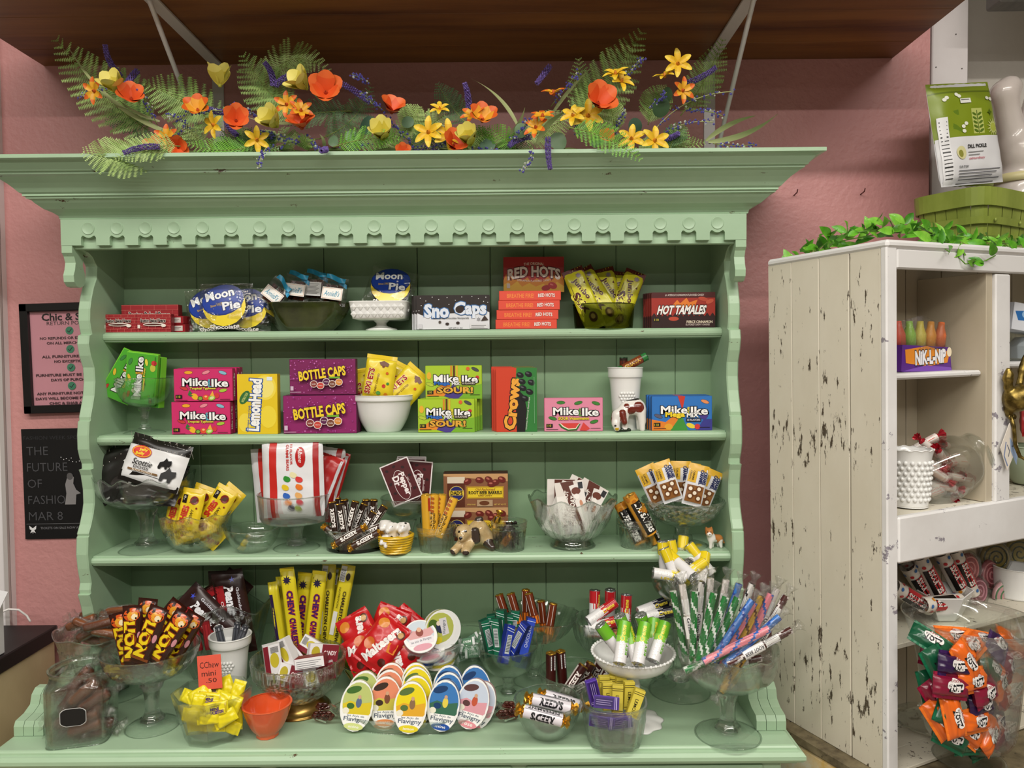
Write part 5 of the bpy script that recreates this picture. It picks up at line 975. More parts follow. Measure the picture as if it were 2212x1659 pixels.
# chocolate peanut bars in a flared bowl
y = cy(478, 1466); s = mpp((0, y, CZ)); vessel('glass_bowl', 'flared wavy glass bowl behind the milk glass cup holding dark peanut bars', 'bowl', 478, 1466, y, CZ, [('glass_bowl', smooth(shell([(50, 0), (58, 3), (78, 50), (94, 102), (108, 150)], 3), 4), {'n': 96, 'mat': GLC, 'fn': fx('flutes', k=9, amp=.03, rz=.25, zr=60, rk=5)})], sy=.5)
PCD = [('r', 0, 0, 50, 130, '#2a110e'), ('r', 4, 20, 18, 118, '#9c1f24'), ('t', 'Peanut Chews', 26, 70, 94, 15, '#eeeef2', {'b': .05, 'rot': 90, 'sh': .15}), ('t', "Goldenberg's", 39, 52, 50, 6, '#d8d8e0', {'rot': 90}), ('t', 'Original Dark', 12, 72, 56, 6, '#f0e0e0', {'rot': 90}), ('s', 33, 14, 1.5, 5, 5, '#3a4ac8')]
PCW = wrapper('pc', 68, 176, 20, s, '#2a110e', [tuple([e[0]]+[v*1.36 if isinstance(v, (int, float)) and not (e[0] == 's' and i_ == 4) else v for i_, v in enumerate(e[1:])]) for e in PCD], crimp=9, seed=12, wr=1.0)
bars(PCW, ((506, 1322, y-.02, -12, 6, 'standing upright, tallest'), (462, 1344, y-.05, -48, 12, 'slanting across the front'), (430, 1318, y-.01, 58, 6, 'slanting back towards the caramels'), (468, 1312, y+.03, 40, 0, 'rear, dark side out'), (488, 1318, y+.035, -2, 0, 'rear upright')), 'candy_bar', 'dark brown and red peanut bar in the flared bowl, %s', 'candy bar', 'dark peanut bars')
# milk glass cup with small rolls
y = cy(500, 1512); o = vessel('milk_glass_cup', 'white milk glass cup with grape relief on the sideboard', 'cup', 500, 1512, y, CZ, [('milk_glass_cup', smooth(shell([(27, 0), (29, 3), (36, 98), (40, 120), (43, 124), (44, 142)], 3), 3), {'n': 48, 'mat': MILK})]); s = o['s']
g = MB()
for r_, n_ in ((0, 5), (1, 6), (2, 5), (3, 4), (4, 2)):
    for i in range(n_):
        a = (i-(n_-1)/2)*.19; rr = 36.5-r_*.6; g.ell((rr*s*math.sin(a), -rr*s*math.cos(a), (94-6.5*r_)*s), (3.6*s, 2.6*s, 3.6*s), MILK, 8, 6)
obj('grape_relief', g, o)
MR = roll('mr', 60, 7.5, s, '#3c3f46', [('r', 0, 4, 47, 9, '#a8aab0'), ('r', 0, 50, 47, 55, '#a8aab0'), ('r', 14, 12, 34, 48, '#5b5e66')], 'twist', FILMS)
bars(MR, ((478, 1382, y-.02, -14, 4, 'leaning to the price card'), (520, 1380, y-.015, 22, 4, 'leaning to the long bars'), (510, 1374, y+.02, 8, 0, 'at the rear')), 'candy_roll', 'small grey roll with clear twisted end in the white cup, %s', 'candy roll', 'grey rolls in the white cup')
item('candy_roll', roll('mrr', 60, 8, s, '#8c1a22', [('r', 10, 6, 40, 54, '#a82a30')], 'twist', FILMS), 448, 1372, y+.01, 'red shiny roll lying behind the white cup', 'candy roll', None, -8, 4)
item('candy_roll', roll('mrr', 60, 8, s, '#8c1a22', [('r', 10, 6, 40, 54, '#a82a30')], 'twist', FILMS), 424, 1376, y+.03, 'red shiny roll wedged between dark bars and gold bars', 'candy roll', None, -14, 4)
# long yellow chew bars in a tall glass
y = cy(662, 1470); s = mpp((0, y, CZ)); vessel('glass_tumbler', 'clear glass tumbler behind the cut bowl holding long yellow bars', 'tumbler', 662, 1470, y, CZ, [('glass_tumbler', smooth(shell([(46, 0), (50, 3), (58, 60), (66, 96)], 3), 2), {'n': 40, 'mat': GLT})])
CHD = [('r', 0, 0, 27, 8, '#d8c420'), ('s', 14, 26, 5, 10, 9, '#241a3c'), ('t', 'CHEW', 17, 74, 52, 13, '#3a1a5c', {'b': .05, 'o': '#c83a2a', 'rot': 90}), ('t', 'CHARLESTON', 17, 142, 74, 13, '#3a1a5c', {'b': .05, 'o': '#c83a2a', 'rot': 90}), ('l', 4, 14, 4, 175, 1.2, '#6a6418')]
CHB = [('r', 2, 4, 14, 36, '#e6e6e4')]+[('l', 3, 6+2.2*i, 13, 6+2.2*i, 1.1, '#222') for i in range(13)]+[('e', 20, 24, 4.5, 8, '#241a10'), ('t', 'CHARLESTON CHEW', 19, 110, 110, 7, '#2a1c10', {'rot': 90, 'b': .03}), ('r', 3, 100, 12, 150, '#d8d8d4'), ('t', 'NUTRITION', 8, 70, 44, 4, '#6a6418', {'rot': 90})]
CHF = wrapper('chf', 31, 188, 13, s, '#d6c61f', CHD, crimp=10, seed=13, wr=.7); CHK = wrapper('chb', 31, 188, 13, s, '#cfc024', CHB, crimp=10, seed=14, wr=.7)
CHS = wrapper('chs', 22, 150, 12, s, '#d2c322', [('r', 2, 26, 9, 140, '#2c1c44')], crimp=9, seed=15, wr=.7)
bars(CHF, ((631, 1322, y-.045, -7, 4, 'front, showing purple letters'), (652, 1330, y+.0, 5, 2, 'third along'), (680, 1328, y-.025, 7, 3, 'fourth along, purple letters')), 'candy_bar', 'long yellow chew bar standing in the tumbler, %s', 'candy bar', 'long yellow chew bars')
bars(CHK, ((704, 1312, y-.0, 5, 2, 'barcode out, upright'), (736, 1314, y-.02, 11, 3, 'barcode out, leaning to the red bags'), (724, 1318, y+.03, 7, 0, 'barcode out, at the rear')), 'candy_bar', 'long yellow chew bar with its back turned, %s', 'candy bar', 'long yellow chew bars')
bars(CHS, ((600, 1332, y-.02, -9, 4, 'outermost towards the peanut bars'), (612, 1318, y+.03, -4, 0, 'hidden at the rear')), 'candy_bar', 'long yellow chew bar seen edge-on, %s', 'candy bar', 'long yellow chew bars')
# painted bowl with red bags
y = cy(818, 1478); s = mpp((0, y, CZ)); PTB = noisy('painted_olive_bowl', '#8d9426', '#b3b23a', scale=(9, 9, 9), rough=.18, coat=.5)
o = vessel('painted_bowl', 'olive bowl painted with fruit and leaves holding red candy bags', 'bowl', 818, 1478, y, CZ, [('painted_bowl', smooth(shell([(42, 0), (48, 3), (62, 22), (73, 44), (79, 56)], 3), 3), {'n': 56, 'mat': PTB})])
def onbowl(x, z, d):
    a = x/(70*s); zz = z+30*s; r = (44+35*max(0, zz/(56*s))**.75)*s+.0006+d; return (r*math.sin(a), -r*math.cos(a), zz)
obj('painted_fruit', printed([('e', 38, 26, 18, 22, '#b8471c'), ('e', 33, 20, 9, 12, '#d9762a'), ('p', [(18, 8), (26, 2), (30, 10)], '#4a5a1c'), ('s', 84, 24, 8, 20, 6, '#7a5a20'), ('s', 84, 24, 5, 14, 6, '#4e6a22'), ('s', 130, 18, 7, 16, 6, '#8a3a1c'), ('e', -10, 28, 14, 16, '#c8922a'), ('r', -30, 50, 150, 56, '#5a6a20')], 120, 60, s, onbowl, .2), o)
obj('dark_rim', MB().lathe([((79-.5)*s, 56*s), (79.8*s, 57*s), (78*s, 58.4*s), (76.2*s, 57*s)], 56, paper('#1d2030', .2)), o)
MAL = [('e', 18, 18, 12, 10, '#d8862e', -20), ('e', 16, 66, 11, 12, '#c8641e'), ('e', 62, 20, 9, 9, '#5a2412'), ('e', 62, 20, 6, 6, '#c89a5a'), ('t', 'Maltesers', 38, 54, 90, 20, '#f4efec', {'b': .05, 'rot': -72}), ('e', 60, 84, 8, 8, '#4a1c10'), ('p', [(50, 44), (70, 38), (72, 60), (56, 62)], '#e0842e')]
MLW = wrapper('mal', 76, 108, 26, s, '#c3161d', MAL, crimp=7, seed=16, wr=2.0, q=4)
bars(MLW, ((826, 1390, y-.075, 34, 22, 'front, lettering facing out'), (782, 1376, y-.03, -30, 10, 'towards the yellow bars'), (838, 1362, y+.0, 20, 6, 'topmost at the rear'), (855, 1404, y-.06, -34, 20, 'front, near the round tins'), (866, 1366, y+.02, 40, 4, 'pointed corner up by the tins'), (800, 1400, y-.06, 62, 24, 'lowest at the bowl rim')), 'candy_bag', 'red malted ball bag in the painted bowl, %s', 'candy bag', 'red malted ball bags')
# round tins in a compote
y = cy(935, 1482); o = compote('glass compote of round candy tins behind the tray', 935, 1482, y, CZ, 63, 44, 98, 14, 58, t=2.5); s = o['s']
def fl(c1, c2, c3, name, lab, W=70, H=100):
    return [('e', W/2, H/2, W*.48, H*.48, '#f1f0ec'), ('e', W/2, H*.46, W*.44, H*.40, c1), ('p', [(W*.1, H*.56), (W*.3, H*.5), (W*.6, H*.54), (W*.9, H*.5), (W*.88, H*.66), (W*.7, H*.8), (W*.3, H*.8), (W*.12, H*.66)], c2)]
TP = [('e', 36, 36, 35, 35, '#f0eeea'), ('e', 36, 30, 31, 27, '#c9d4dc'), ('p', [(8, 34), (22, 22), (40, 26), (60, 18), (66, 34), (50, 44), (20, 46)], '#d8a0a0'), ('e', 36, 28, 8, 9, '#8a3a2c'), ('e', 36, 22, 5, 5, '#e0b090'), ('r', 10, 40, 62, 54, '#e8e2e6'), ('t', "les anis de Flavigny", 36, 46, 44, 7, '#7a7a86', {'rot': -4}), ('e', 36, 60, 20, 7, '#dc9aa8')]
TPG = [('e', 36, 36, 35, 35, '#efeeea'), ('e', 36, 34, 31, 31, '#b7bd5a'), ('e', 24, 26, 12, 16, '#4d6a2a'), ('e', 36, 34, 9, 12, '#2c3450'), ('e', 36, 24, 5, 5, '#e8d8c0'), ('p', [(40, 16), (56, 20), (50, 54), (34, 52)], '#dcd8dc'), ('t', 'Flavigny', 45, 36, 28, 8, '#55606a', {'rot': -70}), ('e', 22, 56, 9, 7, '#d8c82a')]
item('candy_tin', tin('rp', 72, 72, 20, s, TP, wall=[(4, 12, '#d89aa6'), (13, 17, '#e8e4e0')]), 908, 1374, y-.05, 'round pink candy tin lying in the compote', 'tin', None, -8, 42, 14)
item('candy_tin', tin('rg', 82, 82, 20, s, TPG, wall=[(4, 11, '#b9bd62'), (12, 17, '#e6e2d6')]), 958, 1360, y-.015, 'round green candy tin standing on edge in the compote', 'tin', None, -18, 12, 28)
item('candy_tin', tin('rb', 72, 72, 18, s, TP, wall=[(4, 11, '#2f4a94'), (12, 16, '#e6e2d6')]), 924, 1402, y-.03, 'round blue-banded tin under the pink tin', 'tin', None, -16, 66, 4)
item('candy_tin', tin('ry', 72, 72, 18, s, TP, wall=[(4, 11, '#d8c43a'), (12, 16, '#e6e2d6')]), 946, 1412, y-.02, 'round yellow-banded tin lowest in the compote', 'tin', None, 8, 78, 0)
# dark green mints bowl
y = cy(1012, 1464); s = mpp((0, y, CZ)); vessel('glass_bowl', 'clear glass bowl of dark green mints behind the round tins', 'bowl', 1010, 1464, y, CZ, [('glass_bowl', smooth(shell([(28, 0), (32, 2), (46, 30), (55, 66), (59, 92)], 2.5), 3), {'n': 48, 'mat': GLT})])
AND = carton('and', 16, 34, 5, s, '#1f6a38', '#12401f', [('r', 0, 0, 16, 5, '#d8dcd8'), ('r', 0, 29, 16, 34, '#d8dcd8'), ('t', 'MINT', 8, 17, 18, 5, '#e0e8e0', {'rot': 90})])
for i, (dx, dz, dy, a) in enumerate(((-4, 1386, -.03, 82), (14, 1390, -.02, 95), (24, 1398, -.04, 70), (0, 1402, -.04, 100), (-14, 1404, 0, 60), (10, 1412, -.05, 86), (20, 1416, -.03, 110), (-8, 1418, -.03, 75), (6, 1380, .01, 60), (26, 1384, 0, 20))):
    item('mint', AND, 1012+dx, dz, y+dy, 'small green foil mint behind the round tins, '+NTH[i]+' counted from the tins', 'mint', 'green mints', a, 30)
# green and blue chocolate sticks in compote
y = cy(1098, 1500); o = compote('clear glass compote of green and blue chocolate sticks', 1098, 1500, y, CZ, 64, 44, 108, 12, 64, t=2.2); s = o['s']
def stick(key, c, c2): return carton(key, 19, 78, 15, s, c, c2, [('l', 0, 5, 19, 9, 1.2, '#dfe8ea'), ('l', 0, 10, 19, 14, 1.2, '#dfe8ea'), ('r', 4, 20, 15, 58, '#c9cfd0')]+[('l', 5, 23+3*i, 14, 23+3*i, 1.2, '#3a4a4a') for i in range(11)]+[('l', 0, 64, 19, 68, 1.2, '#dfe8ea')])
SG, SBL = stick('sg', '#12684a', '#0d4a36'), stick('sbl', '#2238a0', '#182a78')
SB2 = carton('sb2', 19, 78, 15, s, '#2a48b8', '#182a78', [('l', 0, 6, 19, 6, 1, '#dfe8f4'), ('t', 'CHOCOLATE', 10, 38, 46, 7, '#cfd8f0', {'rot': -90})])
bars(SG, ((1056, 1378, y-.02, -12, 4, 'outermost', 30), (1072, 1378, y-.04, -10, 6, 'second along, barcode out', -30), (1082, 1358, y+.0, -4, 2, 'tallest', -25), (1098, 1366, y+.02, 2, 0, 'at the rear', 10), (1110, 1358, y+.03, 6, 0, 'behind the blue ones', 0), (1066, 1368, y+.03, -8, 0, 'rear, by the mints', 0)), 'chocolate_stick', 'green foil chocolate stick, %s', 'chocolate', 'green chocolate sticks')
bars(SBL, ((1116, 1382, y-.045, 24, 8, 'front, barcode out', -35), (1098, 1392, y-.05, 20, 8, 'front, lowest', 35)), 'chocolate_stick', 'blue foil chocolate stick, %s', 'chocolate', 'blue chocolate sticks')
bars(SB2, ((1140, 1376, y-.03, 16, 6, 'outermost, lettered side out', 10), (1126, 1392, y-.0, 18, 4, 'behind the others', 0)), 'chocolate_stick', 'bright blue chocolate stick, %s', 'chocolate', 'blue chocolate sticks')
# orange peanut butter rolls in footed bowl
y = cy(1160, 1470); o = compote('footed scalloped glass bowl of orange and brown rolls', 1158, 1470, y, CZ, 84, 46, 142, 14, 52, mat=GLC, pat=fx('flutes', k=16, amp=.03, rz=.4, zr=124, rk=4), sm=False, prof=[(18, 90), (48, 96), (68, 110), (80, 126), (90, 142)]); s = o['s']
RS_ = roll('rsx', 62, 9, s, '#6a2a10', [('r', 0, 46, 57, 62, '#e07a24'), ('r', 20, 2, 30, 44, '#cfc8c2'), ('t', "REESE'S", 42, 24, 36, 9, '#241008', {'b': .04, 'rot': 90})], 'foil')
bars(RS_, ((1088, 1316, y-.03, -18, 8, 'outermost'), (1112, 1314, y-.035, -16, 8, 'second along'), (1136, 1306, y-.0, 0, 4, 'tallest'), (1150, 1314, y-.03, -14, 8, 'fourth along'), (1172, 1330, y+.01, -6, 4, 'fifth, sunk lower'), (1190, 1336, y-.01, 10, 6, 'last along')), 'candy_roll', 'orange and brown peanut butter roll, %s', 'candy roll', 'orange and brown rolls')
# red berry rolls in swirl bowl
y = cy(1305, 1470); o = compote('swirled glass compote of red berry rolls', 1305, 1470, y, CZ, 68, 40, 134, 13, 74, mat=GLC, pat=fx('flutes', k=24, amp=.03, tw=.03), sm=False, n=110, t=2.5); s = o['s']
def sv(key, c, c2, word, L=72, r=11.5, s_=None):
    C = 2*PI*r; return roll(key, L, r, s_ or s, '#e6e4e4', [('r', 0, 0, C, L*.36, c), ('r', C*.28, L*.36, C*.6, L*.52, c2), ('t', 'Creme', C*.46, L*.3, L*.4, C*.12, '#e8d23a', {'rot': -90, 'b': .03, 'sh': .2}), ('t', 'SAVERS', C*.46, L*.7, L*.42, C*.12, '#f2f0ee', {'rot': -90, 'b': .04}), ('t', word, C*.6, L*.5, L*.6, C*.08, c, {'rot': -90, 'b': .03}), ('r', C*.76, 5, C*.94, L*.5, '#dcdcdc')]+[('l', C*.77, 7+L*.05*i, C*.93, 7+L*.05*i, 1, '#333') for i in range(8)], 'foil', SILV)
SVR = sv('svr', '#b81e26', '#c8343a', 'STRAWBERRY')
bars(SVR, ((1300, 1322, y-.03, 62, 10, 'topmost, lying across', 15), (1352, 1322, y-.02, 4, 4, 'upright at the rim', 10), (1284, 1312, y+.02, 8, 2, 'rear, near the orange rolls', 60), (1318, 1308, y+.03, -8, 0, 'rear centre', 90), (1310, 1348, y-.05, 70, 12, 'below the top one', -15), (1300, 1366, y-.04, 96, 12, 'seen through the swirled glass', 0)), 'candy_roll', 'red berry roll in the swirled compote, %s', 'candy roll', 'red berry rolls')
# dark rolls on stacked glass saucers
y = cy(1420, 1474); o = compote('small clear glass compote under the dark rolls', 1420, 1474, y, CZ, 54, 38, 140, 11, 60, mat=GLT, t=2.2); s = o['s']
SVD = sv('svd', '#1e1a2c', '#2a2638', 'BLUEBERRY', s_=s)
bars(SVD, ((1412, 1310, y-.02, 74, 6, 'upper', 10), (1424, 1326, y-.045, 76, 8, 'lower', -10)), 'candy_roll', 'dark violet roll with silver ends lying on the small compote, %s', 'candy roll', 'dark violet rolls')
# tall compote of yellow rolls
y = cy(1472, 1492); o = compote('tall glass compote of white and yellow rolls rising past the low shelf', 1468, 1492, y, CZ, 62, 62, 262, 15, 66, fr=.22, t=2.2, stemf=fx('facet', k=8, amp=.1)); s = o['s']
SVY = sv('svy', '#e3c91c', '#e8d84a', 'LEMON', 76, 11.5, s)
bars(SVY, ((1434, 1208, y-.0, 4, 2, 'upright at the outer rim', 120), (1456, 1206, y+.01, 16, 2, 'second upright', 120), (1472, 1196, y+.03, 24, 0, 'topmost at the rear', 60), (1470, 1220, y-.04, 64, 8, 'lying across, upper', 120), (1492, 1234, y-.055, 66, 10, 'lying across, lower', 20), (1512, 1208, y+.0, 40, 4, 'towards the kitten', 150), (1500, 1200, y+.03, 80, 0, 'level at the rear', 60), (1450, 1244, y-.05, 100, 14, 'deep, seen through the glass', 0), (1486, 1252, y-.03, 80, 14, 'deepest', 30), (1450, 1222, y-.03, 24, 6, 'leaning in the middle', 140), (1518, 1228, y-.03, 52, 8, 'over the rim by the candy sticks', 60)), 'candy_roll', 'white and yellow roll in the tall compote, %s', 'candy roll', 'white and yellow rolls')
# ================================================================ sideboard top, front row
# lion bars compote
y = cy(330, 1568); o = compote('diamond cut glass compote on tall stem full of gold lettered bars', 330, 1568, y, CZ, 98, 52, 172, 17, 66, mat=GLC, pat=fx('diamond', k=24, amp=.04, h=14, z1=150), sm=False, stemf=fx('facet', k=8, amp=.12), prof=[(20, 108), (56, 114), (82, 130), (95, 152), (99, 172)], t=3); s = o['s']
k = MB().lathe([(r*s, z*s) for r, z in smooth([(10, 78), (20, 84), (24, 94), (20, 104), (10, 108)], 3)], 20, GLC, lambda a, r, z: (r*(1+.06*math.cos(10*a)), z), False); obj('stem_knop', k, o)
LIO = [('r', 0, 0, 42, 118, '#33150d'), ('e', 22, 18, 17, 13, '#c8501c'), ('e', 24, 20, 11, 10, '#dc9a2c'), ('e', 28, 22, 6, 6, '#e8d8b0'), ('e', 31, 25, 2, 2, '#1a0e08'), ('t', 'LION', 18, 68, 74, 24, '#e6c81f', {'b': .06, 'o': '#8a3a10', 'ow': .06, 'rot': 90}), ('e', 37, 62, 4, 9, '#c88a94'), ('r', 2, 106, 40, 112, '#8a4a20')]
LIW = wrapper('lion', 42, 122, 15, s, '#33150d', LIO, crimp=8, seed=17, wr=1.0, rough=.22)
bars(LIW, ((288, 1372, y-.06, -3, 6, 'front, nearest the caramels'), (322, 1372, y-.065, 20, 8, 'front, second along'), (366, 1378, y-.055, 32, 8, 'front, third along'), (314, 1354, y-.01, 6, 4, 'behind the first two'), (394, 1380, y-.02, 30, 6, 'outermost, edge turned'), (352, 1348, y+.02, 40, 2, 'rear, crumpled top'), (270, 1382, y+.0, -14, 2, 'rear, by the caramel dish')), 'candy_bar', 'brown bar with gold letters and lion picture, %s', 'candy bar', 'gold lettered bars')
# square jar of caramels
y = cy(182, 1586); s = mpp((0, y, CZ))
def jarfn(a, r, z):
    k = superel(6)(a); b = min(1, max(0, (z-118)/22)); return r*(k*(1-b)+1.0*b)*(1+(.012*math.cos(z*.85) if z < 34 else 0)), z
o = vessel('glass_jar', 'square glass jar of caramels with a black oval label', 'jar', 180, 1586, y, CZ, [('jar_body', smooth(shell([(54, 0), (59, 3), (60, 20), (61, 60), (61, 112), (62, 122), (60, 130), (60, 140), (63, 146), (63, 150)], 3.4, 6), 4), {'n': 72, 'mat': GL, 'fn': jarfn})], yaw=14); jy = y
lb = MB(); n = 28
def lab(rx, rz, d, mat):
    pts = []
    for i in range(n):
        a = 2*PI*i/n; c, q = math.cos(a), math.sin(a); u = rx*max(-1, min(1, 1.25*c)); w = rz*max(-1, min(1, 1.12*q)) if abs(c) < .75 else rz*q*1.05
        pts.append((u*s, (-60.9-d)*s, (66+w)*s))
    lb.add(pts, [tuple(range(n))], mat)
lab(25, 19, .4, paper('#c9c9c6')); lab(23.8, 17.8, .8, paper('#0c0b0b', .5)); obj('oval_label', lb, o)
CJ_ = [twist('cj%d' % k, 62, 12, s, c, seed=k, fan=1.6) for k, c in ((4, '#643214'), (5, '#74401c'), (6, '#522810'))]
for i, (dx, py, dy, a) in enumerate(((-8, 1470, -.01, 40), (20, 1472, .0, 120), (-26, 1488, .01, 70), (30, 1490, -.02, 150), (2, 1494, -.035, 52), (-28, 1510, -.03, 20), (24, 1512, -.03, 62), (0, 1520, .02, 110), (-20, 1534, -.03, 130), (26, 1540, -.025, 20), (-2, 1548, -.035, 84), (30, 1560, -.02, 100), (-26, 1562, -.03, 96), (4, 1570, -.035, 80), (-4, 1508, .03, 30), (16, 1580, -.02, 94), (-18, 1582, .01, 84))):
    item('caramel_twist', CJ_[i % 3], 180+dx, py, jy+dy, ['milk brown', 'light brown', 'dark brown'][i % 3]+' caramel twist inside the square jar, '+ORD[i//3]+' of its shade', 'caramel', 'caramels in the square jar', a, 10, 14)
# octagonal dish of yellow minis with price card
y = cy(462, 1588); s = mpp((0, y, CZ))
def octfn(a, r, z):
    c = PI/4; b = ((a+.39) % c)-c/2; return r*math.cos(c/2)/math.cos(b)*(1.0+.05*(abs(math.cos(a))**4)), z+.0*z
vessel('octagonal_dish', 'thick octagonal glass dish of yellow chew minis', 'dish', 460, 1588, y, CZ, [('octagonal_dish', smooth(shell([(52, 0), (56, 3), (66, 40), (78, 84), (80, 98)], 5, 12), 3), {'n': 64, 'mat': GL, 'fn': octfn, 'smooth': False})], yaw=-10); oy = y
MND = [('t', 'ORIGINAL', 26, 8, 20, 3, '#5a4a18'), ('t', 'MINI', 26, 14, 18, 6, '#4a2a6a', {'b': .04}), ('t', 'CHARLESTON', 26, 21, 36, 6.5, '#3a2460', {'b': .05, 'o': '#c8a0a0', 'rot': -4}), ('r', 2, 0, 5, 28, '#c4ae18'), ('r', 47, 0, 50, 28, '#c4ae18')]
MNI = [wrapper('mni', 28, 52, 13, s, '#e3d31d', [], crimp=6, seed=18+k, wr=.9) for k in range(2)]+[wrapper('mnl', 52, 28, 13, s, '#e6d61f', MND, crimp=0, seed=21, wr=.6)]
nk = [0, 0]
for i, (dx, py, dy, a, k, ln) in enumerate(((-30, 1500, -.02, 60, 0, 30), (0, 1494, .0, 2, 2, 40), (32, 1486, .0, -24, 0, 20), (52, 1496, -.02, 14, 1, 20), (-46, 1508, .0, 110, 1, 30), (-6, 1510, -.04, 4, 2, 20), (30, 1512, -.04, -70, 0, 20), (-32, 1524, -.05, 6, 0, 10), (6, 1530, -.07, -8, 2, 12), (44, 1528, -.05, 20, 1, 8), (-40, 1546, -.06, 100, 0, 8), (-8, 1550, -.075, 86, 1, 8), (26, 1552, -.07, 60, 0, 8), (50, 1550, -.03, 0, 1, 0), (0, 1566, -.06, 92, 0, 4), (-30, 1564, -.04, 80, 1, 4), (34, 1568, -.05, 110, 0, 4))):
    q_ = 1 if k == 2 else 0; nk[q_] += 1
    item('chew_mini', MNI[k], 460+dx, py, oy+dy+.01, ('yellow chew mini showing its purple print' if k == 2 else 'plain side of a yellow chew mini')+' in the octagonal dish, '+ORD[nk[q_]-1], 'chew', 'yellow minis in the octagonal dish', a, ln)
pc = atY(453, 1450, oy+.0); cs = mpp(pc)
m = MB().box(-25*cs, 25*cs, -.0006, .0006, -38*cs, 34*cs, paper('#e05a44', .6), .0003)
X = T4(pc) @ RZ(4) @ RX(-6) @ RY(-4); o = obj('price_card', m, X=X); tag(o, 'coral handwritten price card standing in the octagonal dish', 'price card')
obj('handwriting', printed([('t', 'CChew', 25, 20, 40, 13, '#221412', {'b': -.005}), ('t', 'mini', 23, 38, 30, 11, '#221412', {'b': -.005}), ('t', '.50', 28, 53, 22, 9, '#221412', {'b': -.005})], 50, 68, cs, y0=-.0008, rough=.6), o)
# orange faceted bowl
y = cy(578, 1588); vessel('ceramic_bowl', 'small orange faceted ceramic bowl, empty', 'bowl', 578, 1588, y, CZ, [('ceramic_bowl', smooth(shell([(21, 0), (24, 2), (25, 8), (34, 20), (45, 44), (52, 70)], 3), 3), {'n': 60, 'mat': noisy('orange_glaze', '#d9552b', '#e0602f', scale=(4, 4, 4), rough=.15, coat=.5), 'fn': fx('facet', k=10, amp=.07, z1=58)})])
# cut glass bowl on brass foot with white boxes
y = cy(650, 1528); BRASS = noisy('worn_brass', '#8a6a34', '#a9884a', scale=(5, 5, 5), rough=.28, metal=.9)
o = vessel('footed_bowl', 'cut glass bowl on a brass foot full of little white and red boxes', 'bowl', 647, 1528, y, CZ, [('bowl', smooth(shell([(34, 24), (52, 28), (76, 48), (92, 76), (96, 84), (99, 112)], 3.2), 4), {'n': 110, 'mat': GLC, 'fn': (lambda d, f: (lambda a, r, z: d(a, r, z) if z < 82 else f(a, r, z)))(fx('diamond', k=20, amp=.04, h=17), fx('flutes', k=46, amp=.012)), 'smooth': False}), ('brass_foot', smooth(shell([(62, 0), (64, 2), (63, 5), (56, 8), (48, 18), (38, 25), (30, 28)], 3), 2), {'n': 48, 'mat': BRASS})]); s = o['s']; cyy = y
MB_ = '#e4e2e2'; CDY = [('r', 26, 0, 62, 34, '#7c1626'), ('t', 'CANDY', 44, 17, 28, 9, '#ecdcdc', {'b': .03}), ('e', 13, 17, 9, 12, '#b8a82a'), ('l', 4, 30, 22, 30, 1.2, '#444')]
CDW = [('l', 4, 7+4*i, 56-(i % 3)*6, 7+4*i, 1.1, '#77777a') for i in range(6)]
cA = carton('cda', 62, 34, 22, s, MB_, '#dddada', CDY); cB = carton('cdb', 62, 22, 34, s, MB_, '#7c1626', CDW); cC = carton('cdc', 62, 34, 22, s, MB_, '#dddada', [('r', 0, 24, 62, 34, '#7c1626'), ('e', 32, 14, 16, 9, '#c8b82e'), ('b', 4, 4, 16, 20, '#333')])
for P, px, py, dy, ang, ln, yw, nm in ((cA, 700, 1410, -.02, 14, 14, 30, 'maroon candy end facing out'), (cB, 668, 1432, -.075, -8, 10, 0, 'long white side across the front'), (cC, 612, 1414, -.01, 62, 0, -20, 'standing on end'), (cC, 590, 1426, -.03, 84, 4, 25, 'outermost on end'), (cC, 672, 1398, .02, 18, 30, -20, 'topmost, barcode up'), (cB, 640, 1416, .01, 50, 20, 10, 'tilted in the middle'), (cA, 630, 1456, -.04, 8, 20, -10, 'lower, seen through the glass'), (cA, 690, 1456, -.05, -10, 10, 16, 'lower, near the red bags'), (cC, 655, 1470, -.0, 4, 40, 0, 'deepest')):
    item('candy_box', P, px, py, cyy+dy, 'little white and maroon candy box in the footed bowl, '+nm, 'candy box', 'white and maroon boxes', ang, ln, yw)
# oval glass tray with flower handles and oval tins
y = cy(900, 1556); s = mpp((0, y, CZ)); ty = y
o = vessel('oval_tray', 'long oval clear glass tray with red flower handles', 'tray', 900, 1556, y, CZ, [('tray', smooth(shell([(150, 0), (158, 1.5), (168, 14), (182, 30)], 3, 3), 3), {'n': 72, 'mat': GL})], sy=.4)
RFL = glass('ruby_flower_glass', '#dba39c', refr=.25, gloss=.05)
p0 = o.matrix_world.translation if o.matrix_world else None
for sx in (-1, 1):
    h = MB()
    for (dx, dz, dy) in ((200, 34, -8), (188, 22, -22), (207, 18, -14)):
        for i in range(6):
            a = i*PI/3; h.ell((sx*dx*s+math.cos(a)*9*s, dy*s-math.sin(a)*5*s, dz*s+math.sin(a)*8*s), (8*s, 4*s, 6*s), RFL, 8, 6)
        h.ell((sx*dx*s, (dy-4)*s, dz*s), (5*s, 4*s, 5*s), RFL, 8, 6)
    h.tube([(sx*172*s, 0, 24*s), (sx*184*s, -6*s, 34*s), (sx*204*s, -10*s, 30*s), (sx*210*s, -14*s, 14*s), (sx*190*s, -16*s, 8*s)], [6*s, 7*s, 6*s, 6*s, 5*s], 8, GLS)
    q = obj('flower_handle', h); q.parent = o
